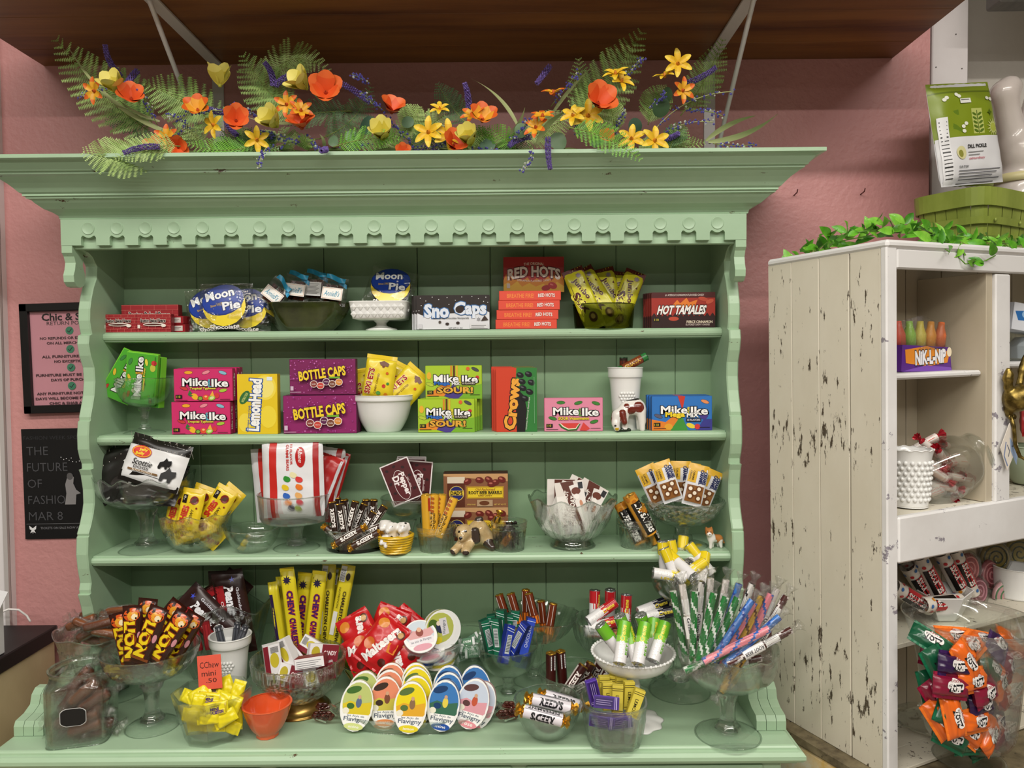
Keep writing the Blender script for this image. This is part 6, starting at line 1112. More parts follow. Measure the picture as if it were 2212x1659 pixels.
def fla(c1, c2, c3, lab, dark='#2c3a30', fig='#d8c0a0'):
    W, H = 70, 102
    return [('e', 35, 51, 34, 50, '#f0efeb'), ('e', 35, 44, 31, 40, c1), ('e', 24, 20, 16, 7, dark, -20), ('p', [(5, 50), (20, 42), (40, 46), (64, 40), (65, 62), (56, 74), (14, 74)], c2), ('e', 22, 52, 8, 6, dark), ('e', 48, 56, 10, 7, c2), ('e', 38, 44, 6, 10, fig), ('e', 38, 33, 3.5, 4, '#caa080'), ('e', 14, 62, 7, 6, '#e8e4d0'), ('p', [(8, 68), (62, 66), (58, 88), (35, 98), (12, 88)], '#f2f1ee'), ('t', 'les Anis de', 36, 70, 36, 4, '#556070'), ('t', 'Flavigny', 36, 78, 48, 11, '#5a6472', {'b': .02}), ('e', 35, 91, 20, 7, c3), ('t', lab, 35, 91, 22, 5, '#f2f0e8', {'sh': .2})]
TIN = {'green': fla('#b9c474', '#d8c22a', '#cfd88a', 'anise', '#3f6a2a', '#5a6a8a'), 'orange': fla('#e08a68', '#c9bd4a', '#dd8a50', 'orange', '#3a2a20', '#7a4a34'), 'yellow': fla('#e6d21c', '#e0a82c', '#e2cf2a', 'lemon', '#55703a', '#8a6a4a'), 'blue': fla('#3d78b8', '#3a6a52', '#2450a0', 'mint', '#1d3d6a', '#e0cc50'), 'pink': fla('#c4cede', '#d99aa4', '#de9098', 'rose', '#5a3a3a', '#c0563a')}
TS_ = {'green': '#c4cc86', 'orange': '#d8a070', 'yellow': '#d8ca50', 'blue': '#34508c', 'pink': '#d89aa0'}
wd_ = {0: 'front', 1: 'second', 2: 'third', 3: 'rearmost'}
for c, rows in (('green', ((770, 1524, -.05, 9), (782, 1502, .0, 14))), ('orange', ((832, 1516, -.03, 2), (838, 1500, .005, 5), (842, 1484, .03, 7))), ('yellow', ((886, 1528, -.075, 6), (899, 1514, -.035, 0), (901, 1494, .0, -4), (900, 1484, .025, -6))), ('blue', ((957, 1524, -.06, 7), (966, 1506, -.015, 4), (967, 1490, .015, 2))), ('pink', ((1020, 1520, -.05, 14), (1034, 1524, -.025, 20)))):
    for i, (px, py, dy, a) in enumerate(rows):
        P = tin('ov'+c, 68, 100, 17, s, TIN[c], wall=[(5, 14, TS_[c])]); item('candy_tin', P, px, py, ty+dy, 'oval candy tin with %s picture, %s of its row' % (c, wd_[i]), 'tin', 'oval tins on the tray', a, 16, -6 if px > 950 else 4)
item('candy_tin', tin('ovblue', 68, 100, 17, s, TIN['blue'], wall=[(5, 14, TS_['blue'])]), 1027, 1490, ty+.02, 'oval candy tin with blue picture standing behind the pink tins', 'tin', 'oval tins on the tray', -6, 14)
# maroon root beer rolls in a bowl
y = cy(1238, 1512); s = mpp((0, y, CZ)); vessel('glass_bowl', 'clear glass bowl of maroon root beer rolls', 'bowl', 1238, 1512, y, CZ, [('glass_bowl', smooth(shell([(36, 0), (42, 3), (58, 20), (70, 48), (74, 64)], 3), 3), {'n': 56, 'mat': GL})])
MRB = reed('mrb', 76, 11, s, '#3d120f', '#efe6e0', '#d8d0ca', "REED'S", 'foil')
bars(MRB, ((1190, 1448, y-.0, -1, 2, 'standing, outermost', 160), (1213, 1444, y+.02, 3, 2, 'standing, second', 160), (1238, 1472, y-.05, 36, 10, 'front, slanting'), (1258, 1468, y-.02, 30, 6, 'third slanting'), (1284, 1462, y+.01, 24, 4, 'by the white pedestal dish'), (1302, 1470, y-.02, 28, 6, 'largest letters, under the pedestal dish'), (1248, 1484, y-.03, 60, 10, 'lowest')), 'candy_roll', 'maroon root beer roll in the clear bowl, %s', 'candy roll', 'maroon root beer rolls')
# milk glass pedestal dish of green rolls
y = cy(1372, 1556); o = vessel('milk_glass_pedestal', 'white milk glass pedestal dish with beaded rim holding green rolls', 'pedestal dish', 1368, 1556, y, CZ, [('dish', smooth(shell([(14, 104), (34, 108), (62, 116), (80, 130), (88, 150)], 4), 3), {'n': 60, 'mat': MILK}), ('stem', smooth([(.1, 4), (40, 6), (20, 12), (13, 30), (12, 60), (16, 76), (13, 92), (16, 106), (.1, 108)], 3), {'n': 24, 'mat': MILK, 'fn': fx('facet', k=8, amp=.1)}), ('scalloped_foot', smooth(shell([(58, 0), (60, 3), (44, 8), (20, 12)], 3), 2), {'n': 60, 'mat': MILK, 'fn': fx('flutes', k=10, amp=.05)})]); s = o['s']
bd = MB().ell((0, 0, 0), (3.4*s, 3.4*s, 3.4*s), MILK, 8, 6).mesh('rim_bead')
for i in range(48): q = obj('rim_bead', bd, o); q.location = (88*s*math.cos(2*PI*i/48), 88*s*math.sin(2*PI*i/48), 151*s)
SVG = sv('svg', '#6db528', '#8cc84a', 'KEY LIME', 84, 13, s)
bars(SVG, ((1322, 1384, y-.05, 20, 30, 'outermost, white half low', 130), (1344, 1388, y-.075, 18, 32, 'second along', 10), (1364, 1392, y-.06, 20, 30, 'third along, shorter', 60), (1386, 1390, y-.085, 22, 34, 'fourth along', 10), (1352, 1366, y+.02, 10, 20, 'behind the second', 140), (1396, 1364, y+.03, 8, 20, 'rear, tallest', 140), (1410, 1380, y-.02, 26, 26, 'fifth along', 30), (1424, 1386, y-.06, 30, 32, 'nearest the candy sticks', 10)), 'candy_roll', 'green and white lime roll, %s', 'candy roll', 'green lime rolls')
# peppermint rolls bowl
y = cy(1184, 1586); s = mpp((0, y, CZ)); vessel('glass_bowl', 'small frosted rib bowl of white peppermint rolls', 'bowl', 1184, 1586, y, CZ, [('glass_bowl', smooth(shell([(30, 0), (35, 2), (54, 20), (68, 52), (73, 76)], 3), 3), {'n': 96, 'mat': GL, 'fn': fx('ribs', k=56, amp=.012, z0=40, rz=.1, zr=60, rk=7)})])
PEP = roll('pep', 82, 13, s, '#ded8de', [('r', 14, 2, 18, 80, '#f4f2f4'), ('t', 'PEPPERMINT', 26, 41, 66, 7, '#2a2a30', {'rot': 90, 'b': .02}), ('r', 31, 2, 32, 80, '#8a8a90'), ('t', "REED'S", 44, 41, 50, 17, '#16161a', {'rot': 90, 'b': .05}), ('r', 58, 2, 59, 80, '#8a8a90'), ('r', 64, 10, 76, 60, '#e8e6e8')]+[('l', 65, 14+3*i, 75, 14+3*i, 1.2, '#333') for i in range(14)], 'tuft')
bars(PEP, ((1190, 1520, y-.035, -77, 10, 'middle, black letters upright', 0), (1172, 1546, y-.07, 104, 12, 'front, letters upside down', 0), (1216, 1514, y+.01, -74, 10, 'rear', 0)), 'candy_roll', 'white peppermint roll with gold ends, %s', 'candy roll', 'white peppermint rolls')
# yellow and violet mint packs
y = cy(1326, 1598); s = mpp((0, y, CZ)); vessel('glass_bowl', 'paneled square-shouldered glass bowl of yellow and violet mint packs', 'bowl', 1326, 1598, y, CZ, [('glass_bowl', smooth(shell([(48, 0), (54, 3), (60, 24), (66, 60), (70, 90)], 4, 10), 4), {'n': 96, 'mat': GL, 'fn': fx('ribs', k=12, amp=.035, z1=66, p=2.6)})])
def mintp(key, c, c2): return carton(key, 23, 58, 15, s, c, c2, [('l', 0, 6, 23, 6, 1.2, '#3a3210'), ('l', 0, 10, 23, 10, 1.2, '#3a3210'), ('t', 'LEMON', 11, 36, 32, 7, '#2a2410', {'rot': 90}), ('l', 0, 52, 23, 52, 1.2, '#3a3210')])
MY = mintp('my', '#d8c64a', '#c9b740'); MV = carton('mv', 52, 24, 17, s, '#3a1f72', '#5a3aa8', [('r', 3, 4, 40, 20, '#2a1658'), ('l', 5, 8, 38, 8, 1, '#a898c8'), ('l', 5, 12, 34, 12, 1, '#a898c8'), ('l', 5, 16, 36, 16, 1, '#a898c8'), ('r', 46, 0, 47.5, 24, '#c8b8e8'), ('r', 43, 0, 44, 24, '#c8b8e8')])
bars(MY, ((1306, 1492, y+.02, 2, 0, 'rear, tallest', 8), (1326, 1490, y+.03, 0, 0, 'rear, second', -8), (1342, 1494, y+.02, 3, 0, 'rear, third', 10), (1314, 1506, y-.01, 0, 2, 'middle row', 5), (1334, 1512, y-.03, 2, 4, 'middle row, front', -5), (1360, 1504, y-.01, 4, 2, 'by the violet-free side', 12), (1374, 1520, y-.04, 22, 8, 'tilted out at the rim', 0), (1294, 1500, y+.03, -4, 0, 'behind the violet packs', 0)), 'mint_pack', 'yellow lemon mint pack, %s', 'mint pack', 'yellow mint packs')
bars(MV, ((1310, 1518, y-.06, 3, 20, 'front, lying level', -8), (1284, 1498, y-.02, 78, 6, 'standing on end', 10), (1300, 1560, y-.05, 4, 0, 'low, seen through the glass', -10), (1340, 1562, y-.05, -4, 0, 'lowest by the rib', 8)), 'mint_pack', 'violet mint pack, %s', 'mint pack', 'violet mint packs')
# candy sticks compote
y = cy(1572, 1586); o = compote('large footed glass compote bristling with striped candy sticks', 1572, 1586, y, CZ, 106, 66, 186, 19, 84, pat=fx('flutes', k=10, amp=.015, rz=.22, zr=150, rk=10), stemf=fx('facet', k=6, amp=.12), t=3); s = o['s']; sy_ = y
def cstick(key, c1, c2, L=150, r=7.5, lab=None):
    def f():
        m = MB(); n = 12; nz = 40; vs = [(r*s*math.cos(2*PI*i/n), r*s*math.sin(2*PI*i/n), (-.5+j/nz)*L*s) for j in range(nz+1) for i in range(n)]
        A, B = [], []
        for j in range(nz):
            for i in range(n): (A if ((i+j*.55) % 6) < 1.6 else B).append((j*n+i, j*n+(i+1) % n, (j+1)*n+(i+1) % n, (j+1)*n+i))
        A += [tuple(range(n))[::-1], tuple(range(nz*n, nz*n+n))]
        m.add(vs, B, paper(c1, .2, 0, .4), True); m.add(vs, A, paper(c2, .2, 0, .4), True)
        w = MB()
        for sg in (-1, 1): w.lathe([(a*s, sg*z*s) for a, z in ((r+.6, 0), (r+.7, L*.5-2), (r*.8, L*.5+4), (r*.55, L*.5+8), (r*1.2, L*.5+18), (r*1.7, L*.5+25))], 12, FILMS, lambda a, q, z: (q*(1+.25*math.cos(3*a+z*300)), z+2*s*math.cos(4*a)), False)
        res = [('candy_stick', m.mesh('candy_stick')), ('clear_film', w.mesh('clear_film'))]
        if lab:
            C = 2*PI*r; R = r*s
            res.append(('film_print', printed([('r', C*.32, 30, C*.66, 62, '#e8e8e6')]+[('l', C*.34, 32+2.2*i, C*.64, 32+2.2*i, 1, '#222') for i in range(13)]+[('r', C*.3, 66, C*.7, 112, '#e9e7e4'), ('t', lab, C*.5, 89, 42, 6, '#1e1e2a', {'rot': 90, 'sh': .2})], C, L, s, lambda x, z, d: ((R+.0009+d)*math.sin(x/R), -(R+.0009+d)*math.cos(x/R), z), .3).mesh('film_print')))
        return res
    return cached(('st', key, round(s, 6)), f)
CK = {'green': cstick('g', '#2a7a3a', '#dfe8e0'), 'white': cstick('w', '#e3dcd8', '#cfc6c2', lab="Gilliam"), 'blue': cstick('b', '#3a78c8', '#2a4aa0'), 'pink': cstick('p', '#e88a98', '#3a68c0'), 'gold': cstick('y', '#c9a03a', '#6a4a24'), 'brown': cstick('n', '#4a2420', '#e4dcd8', lab='ROOT BEER'), 'black': cstick('k', '#e0dcd8', '#2a2224', lab='Gilliam')}
for c, px, py, dy, a, ln, nm in (('green', 1468, 1352, -.01, -10, 4, 'outermost towards the lime rolls'), ('white', 1486, 1340, -.03, -8, 6, 'printed, second from the lime rolls'), ('green', 1498, 1356, -.04, 4, 8, 'upright at the front'), ('black', 1508, 1330, .02, 6, 2, 'tall at the rear'), ('green', 1524, 1358, -.055, 16, 10, 'third green one'), ('green', 1542, 1364, -.06, 22, 10, 'fourth green one'), ('green', 1562, 1362, -.04, 26, 8, 'last green one'), ('blue', 1582, 1362, -.06, 36, 10, 'upper of the slanting blues'), ('pink', 1592, 1368, -.03, 32, 8, 'mostly hidden by blue'), ('gold', 1614, 1358, -.02, 26, 8, 'only gold one'), ('brown', 1622, 1356, .02, 22, 4, 'dark stripes, rear'), ('pink', 1634, 1352, .0, 26, 6, 'upright by the cabinet'), ('white', 1650, 1340, .02, 24, 4, 'printed, by the cabinet'), ('pink', 1590, 1394, -.1, 66, 16, 'lying across the front'), ('blue', 1624, 1384, -.085, 52, 12, 'slanting over the rim'), ('brown', 1640, 1398, -.09, 64, 12, 'printed, lowest over the rim'), ('brown', 1660, 1352, .0, 32, 4, 'outermost by the cabinet'), ('white', 1530, 1322, .04, 4, 0, 'printed, tallest at the rear'), ('white', 1556, 1324, .05, 10, 0, 'printed, rear centre'), ('blue', 1574, 1330, .05, 18, 0, 'rear, mostly film'), ('green', 1550, 1420, -.07, 70, 20, 'low inside the glass'), ('gold', 1600, 1430, -.05, 40, 20, 'low gold one inside the glass'), ('brown', 1570, 1436, -.02, 80, 10, 'deepest inside the glass'), ('black', 1600, 1330, .04, 20, 0, 'rear, towards the cabinet')):
    item('candy_stick', CK[c], px, py, sy_+dy, '%s striped candy stick in clear film, %s' % (c, nm), 'candy stick', 'striped candy sticks', a, ln, 0)
# ================================================================ figurines on the shelves
def fig(name, prims, px, py, y, zs, label, marks=None, k=2.2, h=1.5, yaw=0, extra=None):
    p = atY(px, py, y); loc = Vector((p.x, y, zs)); s = mpp(loc)
    m = blob([(tuple(a), tuple(b), ra, rb, c) for a, b, ra, rb, c in prims], k, h, 4)
    if marks:
        for mat, cs in marks: spots(m, mat, cs)
    m.v = [(x*s, y_*s, z*s) for x, y_, z in m.v]; o = obj(name, m); o.matrix_world = T4(loc) @ RZ(yaw); tag(o, label, 'figurine')
    if extra:
        for pn, mb in extra:
            mb.v = [(x*s, y_*s, z*s) for x, y_, z in mb.v]; obj(pn, mb, o)
    return o
WH = paper('#e6e2dc', .18, 0, .4, name='white_china'); BRN = paper('#6b2416', .2, 0, .4, name='brown_china'); BKC = paper('#15110f', .2, 0, .4, name='black_china')
TAN = noisy('tan_china', '#b59a6c', '#cbb488', scale=(60, 60, 60), rough=.2, coat=.4); DKB = paper('#3c3029', .22, 0, .4, name='dark_china'); YLC = noisy('yellow_china', '#d7ac1c', '#e3bd2c', scale=(50, 50, 50), rough=.2, coat=.4); ORC = paper('#b9773c', .25, 0, .3, name='ginger_china'); GRC = paper('#1d2a1c', .2, 0, .3, name='green_black_china')
fig('dog_figurine', [((0, 0, 48), (24, 2, 50), 15, 17, WH), ((2, 0, 60), (22, 1, 64), 5, 6, BKC), ((-4, -8, 40), (-6, -10, 4), 8, 5, WH), ((-2, 9, 36), (-4, 9, 4), 7, 5, WH), ((30, -6, 40), (32, -8, 4), 9, 6, WH), ((28, 10, 36), (28, 10, 4), 8, 5, WH), ((-6, -3, 46), (-20, -8, 34), 12, 11, WH), ((-20, -8, 34), (-26, -14, 16), 11, 7, WH), ((-26, -14, 16), (-24, -16, 8), 7, 6, WH), ((-12, -18, 40), (-8, -21, 20), 5, 6, BRN), ((-28, -4, 38), (-31, -6, 22), 4, 4, BRN), ((36, 0, 44), (36, -4, 20), 5, 4, WH), ((-22, -12, 2), (4, -10, 2), 5, 4, GRC)],
    1354, 925, -.128, Z2, 'white hound figurine with brown patches sniffing the ground', [(BRN, [(24, -14, 52, 12), (8, -14, 44, 9), (-2, -12, 54, 6)]), (BKC, [(-27, -20, 13, 3), (-22, -18, 32, 2.4)]), (YLC, [(-24, -20, 6, 4)])])
bk = MB()
for i in range(7): bk.lathe([(29+1.2*i+4.2*math.cos(t_), 4+5.4*i+3.6*math.sin(t_)) for t_ in [j*PI/4 for j in range(9)]], 30, YLC, lambda a, r, z: (r*(1+.02*math.sin(9*a+z)), z+.8*math.sin(4*a+z)))
bk.lathe([(.1, 1), (30, 1), (34, 36), (.1, 36)], 24, YLC)
P = []
for hx, hy, hz in ((-21, -8, 60), (-7, -16, 57), (19, -12, 56)): P += [((hx, hy, hz), (hx, hy+1, hz+1), 10, 10, WH), ((hx-3, hy-7, hz-3), (hx-5, hy-12, hz-5), 6, 5, WH), ((hx+9, hy+3, hz+5), (hx+12, hy+2, hz-4), 3.5, 3, WH), ((hx-8, hy+4, hz+6), (hx-11, hy+3, hz-3), 3.2, 3, WH), ((hx, hy+6, hz-10), (hx, hy+10, 26), 11, 13, WH)]
P += [((-14, -26, 38), (-16, -33, 20), 5, 4, WH), ((-22, -24, 36), (-26, -30, 26), 5, 4, WH)]
mk = [(BKC, [(-26, -20.5, 55.5, 2.4), (-12, -28.5, 52, 2.6), (14, -24.5, 51, 2.4), (-10, -24, 60, 1.6), (-3, -24, 60, 1.6), (15, -20, 60, 1.6), (22, -21, 60, 1.6), (-2, -12, 67, 4), (9, -6, 64, 3.5), (24, -14, 65, 3), (-16, -14, 44, 3), (-6, -18, 36, 4), (8, -12, 40, 3), (20, -14, 40, 2.6), (28, -8, 42, 3)])]
fig('puppy_figurine', P, 855, 1190, -.165, Z3, 'figurine of three spotted puppies in a yellow basket', mk, extra=[('yellow_basket', bk)])
fig('dog_figurine', [((-14, -16, 42), (-13, -15, 43), 16, 16, TAN), ((-17, -28, 35), (-19, -33, 33), 9, 7, TAN), ((16, 6, 40), (30, 10, 26), 23, 19, TAN), ((16, 4, 64), (20, 4, 66), 7, 6, DKB), ((10, -20, 46), (14, -22, 26), 6, 7, DKB), ((-30, -12, 48), (-34, -14, 36), 4.5, 4.5, DKB), ((-4, -6, 26), (6, 2, 26), 16, 18, TAN), ((-20, -18, 20), (-33, -34, 8), 8, 8, TAN), ((0, -20, 18), (-9, -38, 8), 9, 9, TAN), ((38, -4, 14), (46, -14, 8), 10, 7, DKB), ((-36, -38, 6), (-34, -37, 6), 5, 5, DKB), ((-10, -43, 6), (-8, -43, 6), 5, 5, DKB)],
    1018, 1196, -.15, Z3, 'tan and grey puppy figurine lying with long dark ears', [(BKC, [(-20, -41, 35, 4.5), (-24, -29, 46, 3), (-10, -30, 47, 3.2)])], k=3)
fig('kitten_figurine', [((-2, 0, 22), (14, 6, 20), 8.5, 8.5, ORC), ((-10, -5, 36), (-9, -4, 37), 8, 8, ORC), ((-11, -11, 33), (-11, -12, 33), 4.5, 4, WH), ((-15, -4, 43), (-16, -4, 47), 3, 1, ORC), ((-5, -4, 43), (-4, -4, 47), 3, 1, ORC), ((-6, -3, 28), (-4, -3, 22), 8, 8, WH), ((-6, -6, 16), (-7, -7, 3), 4, 3, WH), ((0, 4, 16), (0, 4, 3), 4, 3, WH), ((16, 2, 16), (18, 1, 3), 5, 3.2, WH), ((14, 10, 14), (14, 11, 3), 4.5, 3, WH), ((20, 8, 20), (26, 8, 10), 2.4, 2, ORC)],
    1540, 1182, -.155, Z3, 'small ginger and white kitten figurine at the shelf end', [(WH, [(4, -8, 14, 6), (-13, -13, 30, 3)]), (BKC, [(-14, -12, 38, 1.4), (-8, -12.5, 38, 1.4), (-11, -16, 34, 1.2)])], k=1.8, h=1.2)

# ================================================================ flower garland on the crown
GZ = 2.0985
ga = empty('flower_garland', (-.28, -.2, GZ), 'artificial garland of ferns, lavender and yellow and orange flowers on the crown', 'garland')
def gpart(name, mb, X=None):
    o = obj(name, mb, ga); o.matrix_parent_inverse = T4(-ga.location)
    if X is not None: o.matrix_basis = X
    return o
GR = random.Random(21)
FN = [noisy('fern_green', '#769a48', '#9fbd68', scale=(40, 40, 40), rough=.55), noisy('fern_light', '#94b45e', '#b2c97e', scale=(40, 40, 40), rough=.55), noisy('fern_dark', '#44683a', '#5b8046', scale=(40, 40, 40), rough=.55), noisy('fern_bright', '#5f9a2c', '#7dba3c', scale=(40, 40, 40), rough=.5)]
STEM = paper('#7f8c42', .6); PURP = noisy('lavender_bloom', '#533d80', '#7f6bb4', scale=(200, 200, 200), rough=.7); BERRY = paper('#5a55a8', .5)
def bez(a, b, bend, n, y0, y1):
    """image curve from a to b bowed sideways by bend pixels, from depth y0 to y1"""
    pts = []; dx, dy = b[0]-a[0], b[1]-a[1]; l = math.hypot(dx, dy) or 1
    for i in range(n+1):
        t = i/n; q = 4*t*(1-t)*bend; pts.append(atY(a[0]+dx*t-dy/l*q, a[1]+dy*t+dx/l*q, y0+(y1-y0)*t))
    return pts
def fern(a, b, w, bend=0, mat=0, y0=-.2, y1=-.24, n=20):
    pts = bez(a, b, bend, n, y0, y1); s = mpp(pts[0]); m = MB(); M_ = FN[mat]
    m.tube(pts, [1.3*s*(1-.7*i/n) for i in range(n+1)], 5, STEM)
    for i in range(2, n+1):
        t = i/n; T = (pts[min(i+1, n)]-pts[i-1]).normalized(); nrm = Vector((GR.uniform(-.25, .25), -1, GR.uniform(-.25, .25))).normalized()
        L = w*s*(.45+.9*math.sin(PI*min(1, t*1.02))**.8)*(1-.55*t)
        for sg in (-1, 1):
            side = T.cross(nrm).normalized()*sg; d = (side+T*.55+nrm*GR.uniform(-.15, .25)).normalized(); cr = d.cross(nrm).normalized()
            nt = max(3, int(L/(3.2*s))); vs = []; fs = []
            for j in range(nt):
                for q in (-1, 1):
                    u = (j+.2)/nt; ww = L*.2*(1-u*.75)+.8*s; c = pts[i]+d*(L*u)
                    vs += [c-d*(.42*L/nt), c+cr*q*ww+d*(.35*L/nt), c+d*(.42*L/nt)]; k = len(vs)-3; fs.append((k, k+1, k+2))
            m.add(vs, fs, M_)
    return gpart('fern_frond', m)
for a, b, w, bd, mt, y0, y1 in (((345, 300), (124, 88), 66, -14, 0, -.22, -.26), ((330, 270), (230, 150), 46, 10, 0, -.18, -.2), ((490, 292), (312, 182), 62, 12, 0, -.2, -.24), ((340, 316), (182, 328), 54, -18, 1, -.3, -.37), ((390, 316), (250, 342), 36, 10, 1, -.34, -.385), ((650, 262), (527, 122), 60, -10, 0, -.2, -.24), ((575, 190), (708, 152), 46, -44, 1, -.2, -.22), ((560, 310), (410, 312), 34, -14, 3, -.28, -.33), ((690, 300), (800, 190), 44, 20, 2, -.18, -.14), ((760, 240), (600, 262), 36, 6, 2, -.16, -.16), ((1230, 280), (1384, 72), 64, 8, 0, -.2, -.24), ((1290, 290), (1250, 130), 44, -6, 0, -.18, -.2), ((1470, 250), (1560, 88), 44, 8, 0, -.16, -.18), ((1225, 275), (1382, 344), 36, -12, 3, -.32, -.395), ((1010, 270), (946, 182), 36, -4, 2, -.16, -.16), ((860, 300), (905, 232), 44, 4, 1, -.24, -.27), ((890, 310), (960, 250), 40, -4, 1, -.24, -.28), ((330, 260), (230, 262), 36, 4, 2, -.2, -.22), ((1380, 310), (1520, 308), 34, 8, 0, -.2, -.24), ((1330, 290), (1318, 220), 34, 0, 1, -.26, -.29), ((720, 318), (860, 300), 32, -8, 3, -.28, -.32), ((480, 318), (600, 322), 30, 6, 2, -.26, -.3), ((1120, 300), (1230, 250), 44, 6, 1, -.2, -.24), ((1060, 316), (1150, 320), 30, 4, 2, -.22, -.25), ((950, 318), (1050, 290), 34, 2, 0, -.24, -.27), ((1400, 270), (1440, 190), 40, -6, 0, -.16, -.18)):
    fern(a, b, w, bd, mt, y0, y1, 18)
def lav(a, b, bd=6, y0=-.24, y1=-.27, r=6.6):
    n = 22; pts = bez(a, b, bd, n, y0, y1); s = mpp(pts[0]); m = MB(); m.tube(pts[:6], 1.2*s, 5, STEM)
    for i in range(2, n+1):
        T = (pts[min(i+1, n)]-pts[i-1]).normalized(); u = T.cross(Vector((0, -1, 0))).normalized(); v = T.cross(u); q = r*s*(1-.5*abs(i/n-.35))*.85
        for k in range(6):
            a_ = k*PI/3+i*.7; c = pts[i]+(u*math.cos(a_)+v*math.sin(a_))*q; e = GR.uniform(1.6, 2.9)*s
            m.add([c+u*e, c+v*e, c-u*e, c-v*e, c+T*e, c-T*e], [(0, 1, 4), (1, 2, 4), (2, 3, 4), (3, 0, 4), (1, 0, 5), (2, 1, 5), (3, 2, 5), (0, 3, 5)], PURP)
    gpart('lavender_spike', m)
for a, b, bd in (((266, 170), (227, 98), -8), ((492, 244), (413, 222), -4), ((590, 190), (572, 135), 6), ((592, 190), (648, 160), -8), ((806, 226), (722, 172), 3), ((352, 318), (268, 330), 6), ((1012, 240), (1004, 180), 3), ((1184, 292), (1188, 364), 2), ((1472, 184), (1546, 146), 4), ((1150, 296), (1100, 316), 6), ((1430, 302), (1466, 288), 2), ((488, 260), (512, 292), 3), ((706, 322), (694, 326), 0), ((300, 150), (268, 190), 2), ((1190, 140), (1160, 180), 0)):
    lav(a, b, bd, *((-.36, -.385) if b[1] > 325 else (-.24, -.27)))
def sprig(a, b, bd, n=14, y0=-.25, y1=-.3, pale=False):
    pts = bez(a, b, bd, n, y0, y1); s = mpp(pts[0]); m = MB(); m.tube(pts, .9*s, 5, paper('#a8b070', .6) if pale else STEM)
    for i in range(3, n+1):
        for k in range(2 if i % 3 else 5):
            c = pts[i]+Vector((GR.uniform(-6, 6), GR.uniform(-4, 4), GR.uniform(-6, 6)))*s; e = GR.uniform(1.8, 3.3)*s
            m.add([c+Vector(v)*e for v in ((1, 0, 0), (0, 1, 0), (-1, 0, 0), (0, -1, 0), (0, 0, 1), (0, 0, -1))], [(0, 1, 4), (1, 2, 4), (2, 3, 4), (3, 0, 4), (1, 0, 5), (2, 1, 5), (3, 2, 5), (0, 3, 5)], BERRY if GR.random() < .8 else paper('#c8cfc0', .6))
    gpart('berry_sprig', m)
for a, b, bd, p_ in (((250, 190), (172, 212), 12, 1), ((340, 270), (300, 190), 0, 0), ((420, 290), (360, 250), 8, 1), ((440, 280), (330, 300), 6, 0), ((560, 250), (500, 225), 0, 0), ((620, 300), (560, 285), 0, 0), ((690, 300), (570, 330), 8, 0), ((575, 320), (560, 362), 4, 1), ((660, 290), (690, 325), 0, 0), ((800, 180), (760, 160), 0, 0), ((830, 240), (780, 200), 0, 0), ((900, 320), (830, 250), 0, 0), ((870, 330), (980, 300), 8, 0), ((860, 325), (990, 325), -6, 1), ((1090, 310), (1140, 260), 6, 0), ((1150, 320), (1128, 372), -4, 1), ((1190, 230), (1250, 155), 0, 0), ((1340, 180), (1390, 124), 0, 0), ((1400, 300), (1580, 198), -26, 1), ((1420, 300), (1540, 264), -14, 1), ((1400, 240), (1440, 200), 0, 0), ((1470, 240), (1560, 250), -6, 0), ((1320, 300), (1350, 240), 0, 0), ((1250, 300), (1240, 250), 0, 0), ((1540, 310), (1630, 312), 4, 0), ((480, 240), (400, 246), 4, 1), ((540, 290), (640, 300), 0, 0), ((720, 330), (800, 312), 0, 0), ((1010, 320), (1080, 330), 0, 0), ((300, 310), (390, 300), 4, 0)):
    sprig(a, b, bd, 14, *((-.36, -.385) if b[1] > 340 else (-.25, -.3)), pale=bool(p_))
def blade(a, b, bd, w, y0=-.24, y1=-.28, c='#aab37c'):
    n = 14; pts = bez(a, b, bd, n, y0, y1); s = mpp(pts[0]); m = MB(); vs = []
    for i in range(n+1):
        t = i/n; T = (pts[min(i+1, n)]-pts[max(i-1, 0)]).normalized(); tw = .5+t*2.2; u = T.cross(Vector((0, -1, 0))).normalized(); v = T.cross(u); q = (u*math.cos(tw*.5)+v*math.sin(tw*.5))*(w*s/2*math.sin(PI*(.08+.9*t))**.7)
        vs += [pts[i]-q, pts[i]+T.cross(u)*w*s*.08, pts[i]+q]
    m.add(vs, [f for i in range(n) for f in ((3*i, 3*i+1, 3*i+4, 3*i+3), (3*i+1, 3*i+2, 3*i+5, 3*i+4))], paper(c, .5), True); gpart('blade_leaf', m)
for a, b, bd, w in (((410, 300), (150, 106), -34, 13), ((345, 262), (256, 216), -6, 11), ((1120, 275), (1018, 170), 14, 12), ((1075, 318), (1134, 232), 10, 13), ((1530, 306), (1680, 246), 14, 14), ((1525, 304), (1632, 250), -8, 13), ((1045, 318), (985, 252), 12, 13), ((1160, 310), (1225, 240), -10, 14), ((1190, 250), (1272, 150), -4, 9), ((660, 262), (520, 248), -10, 10), ((700, 320), (690, 290), 4, 8)):
    blade(a, b, bd, w)
rl = {}
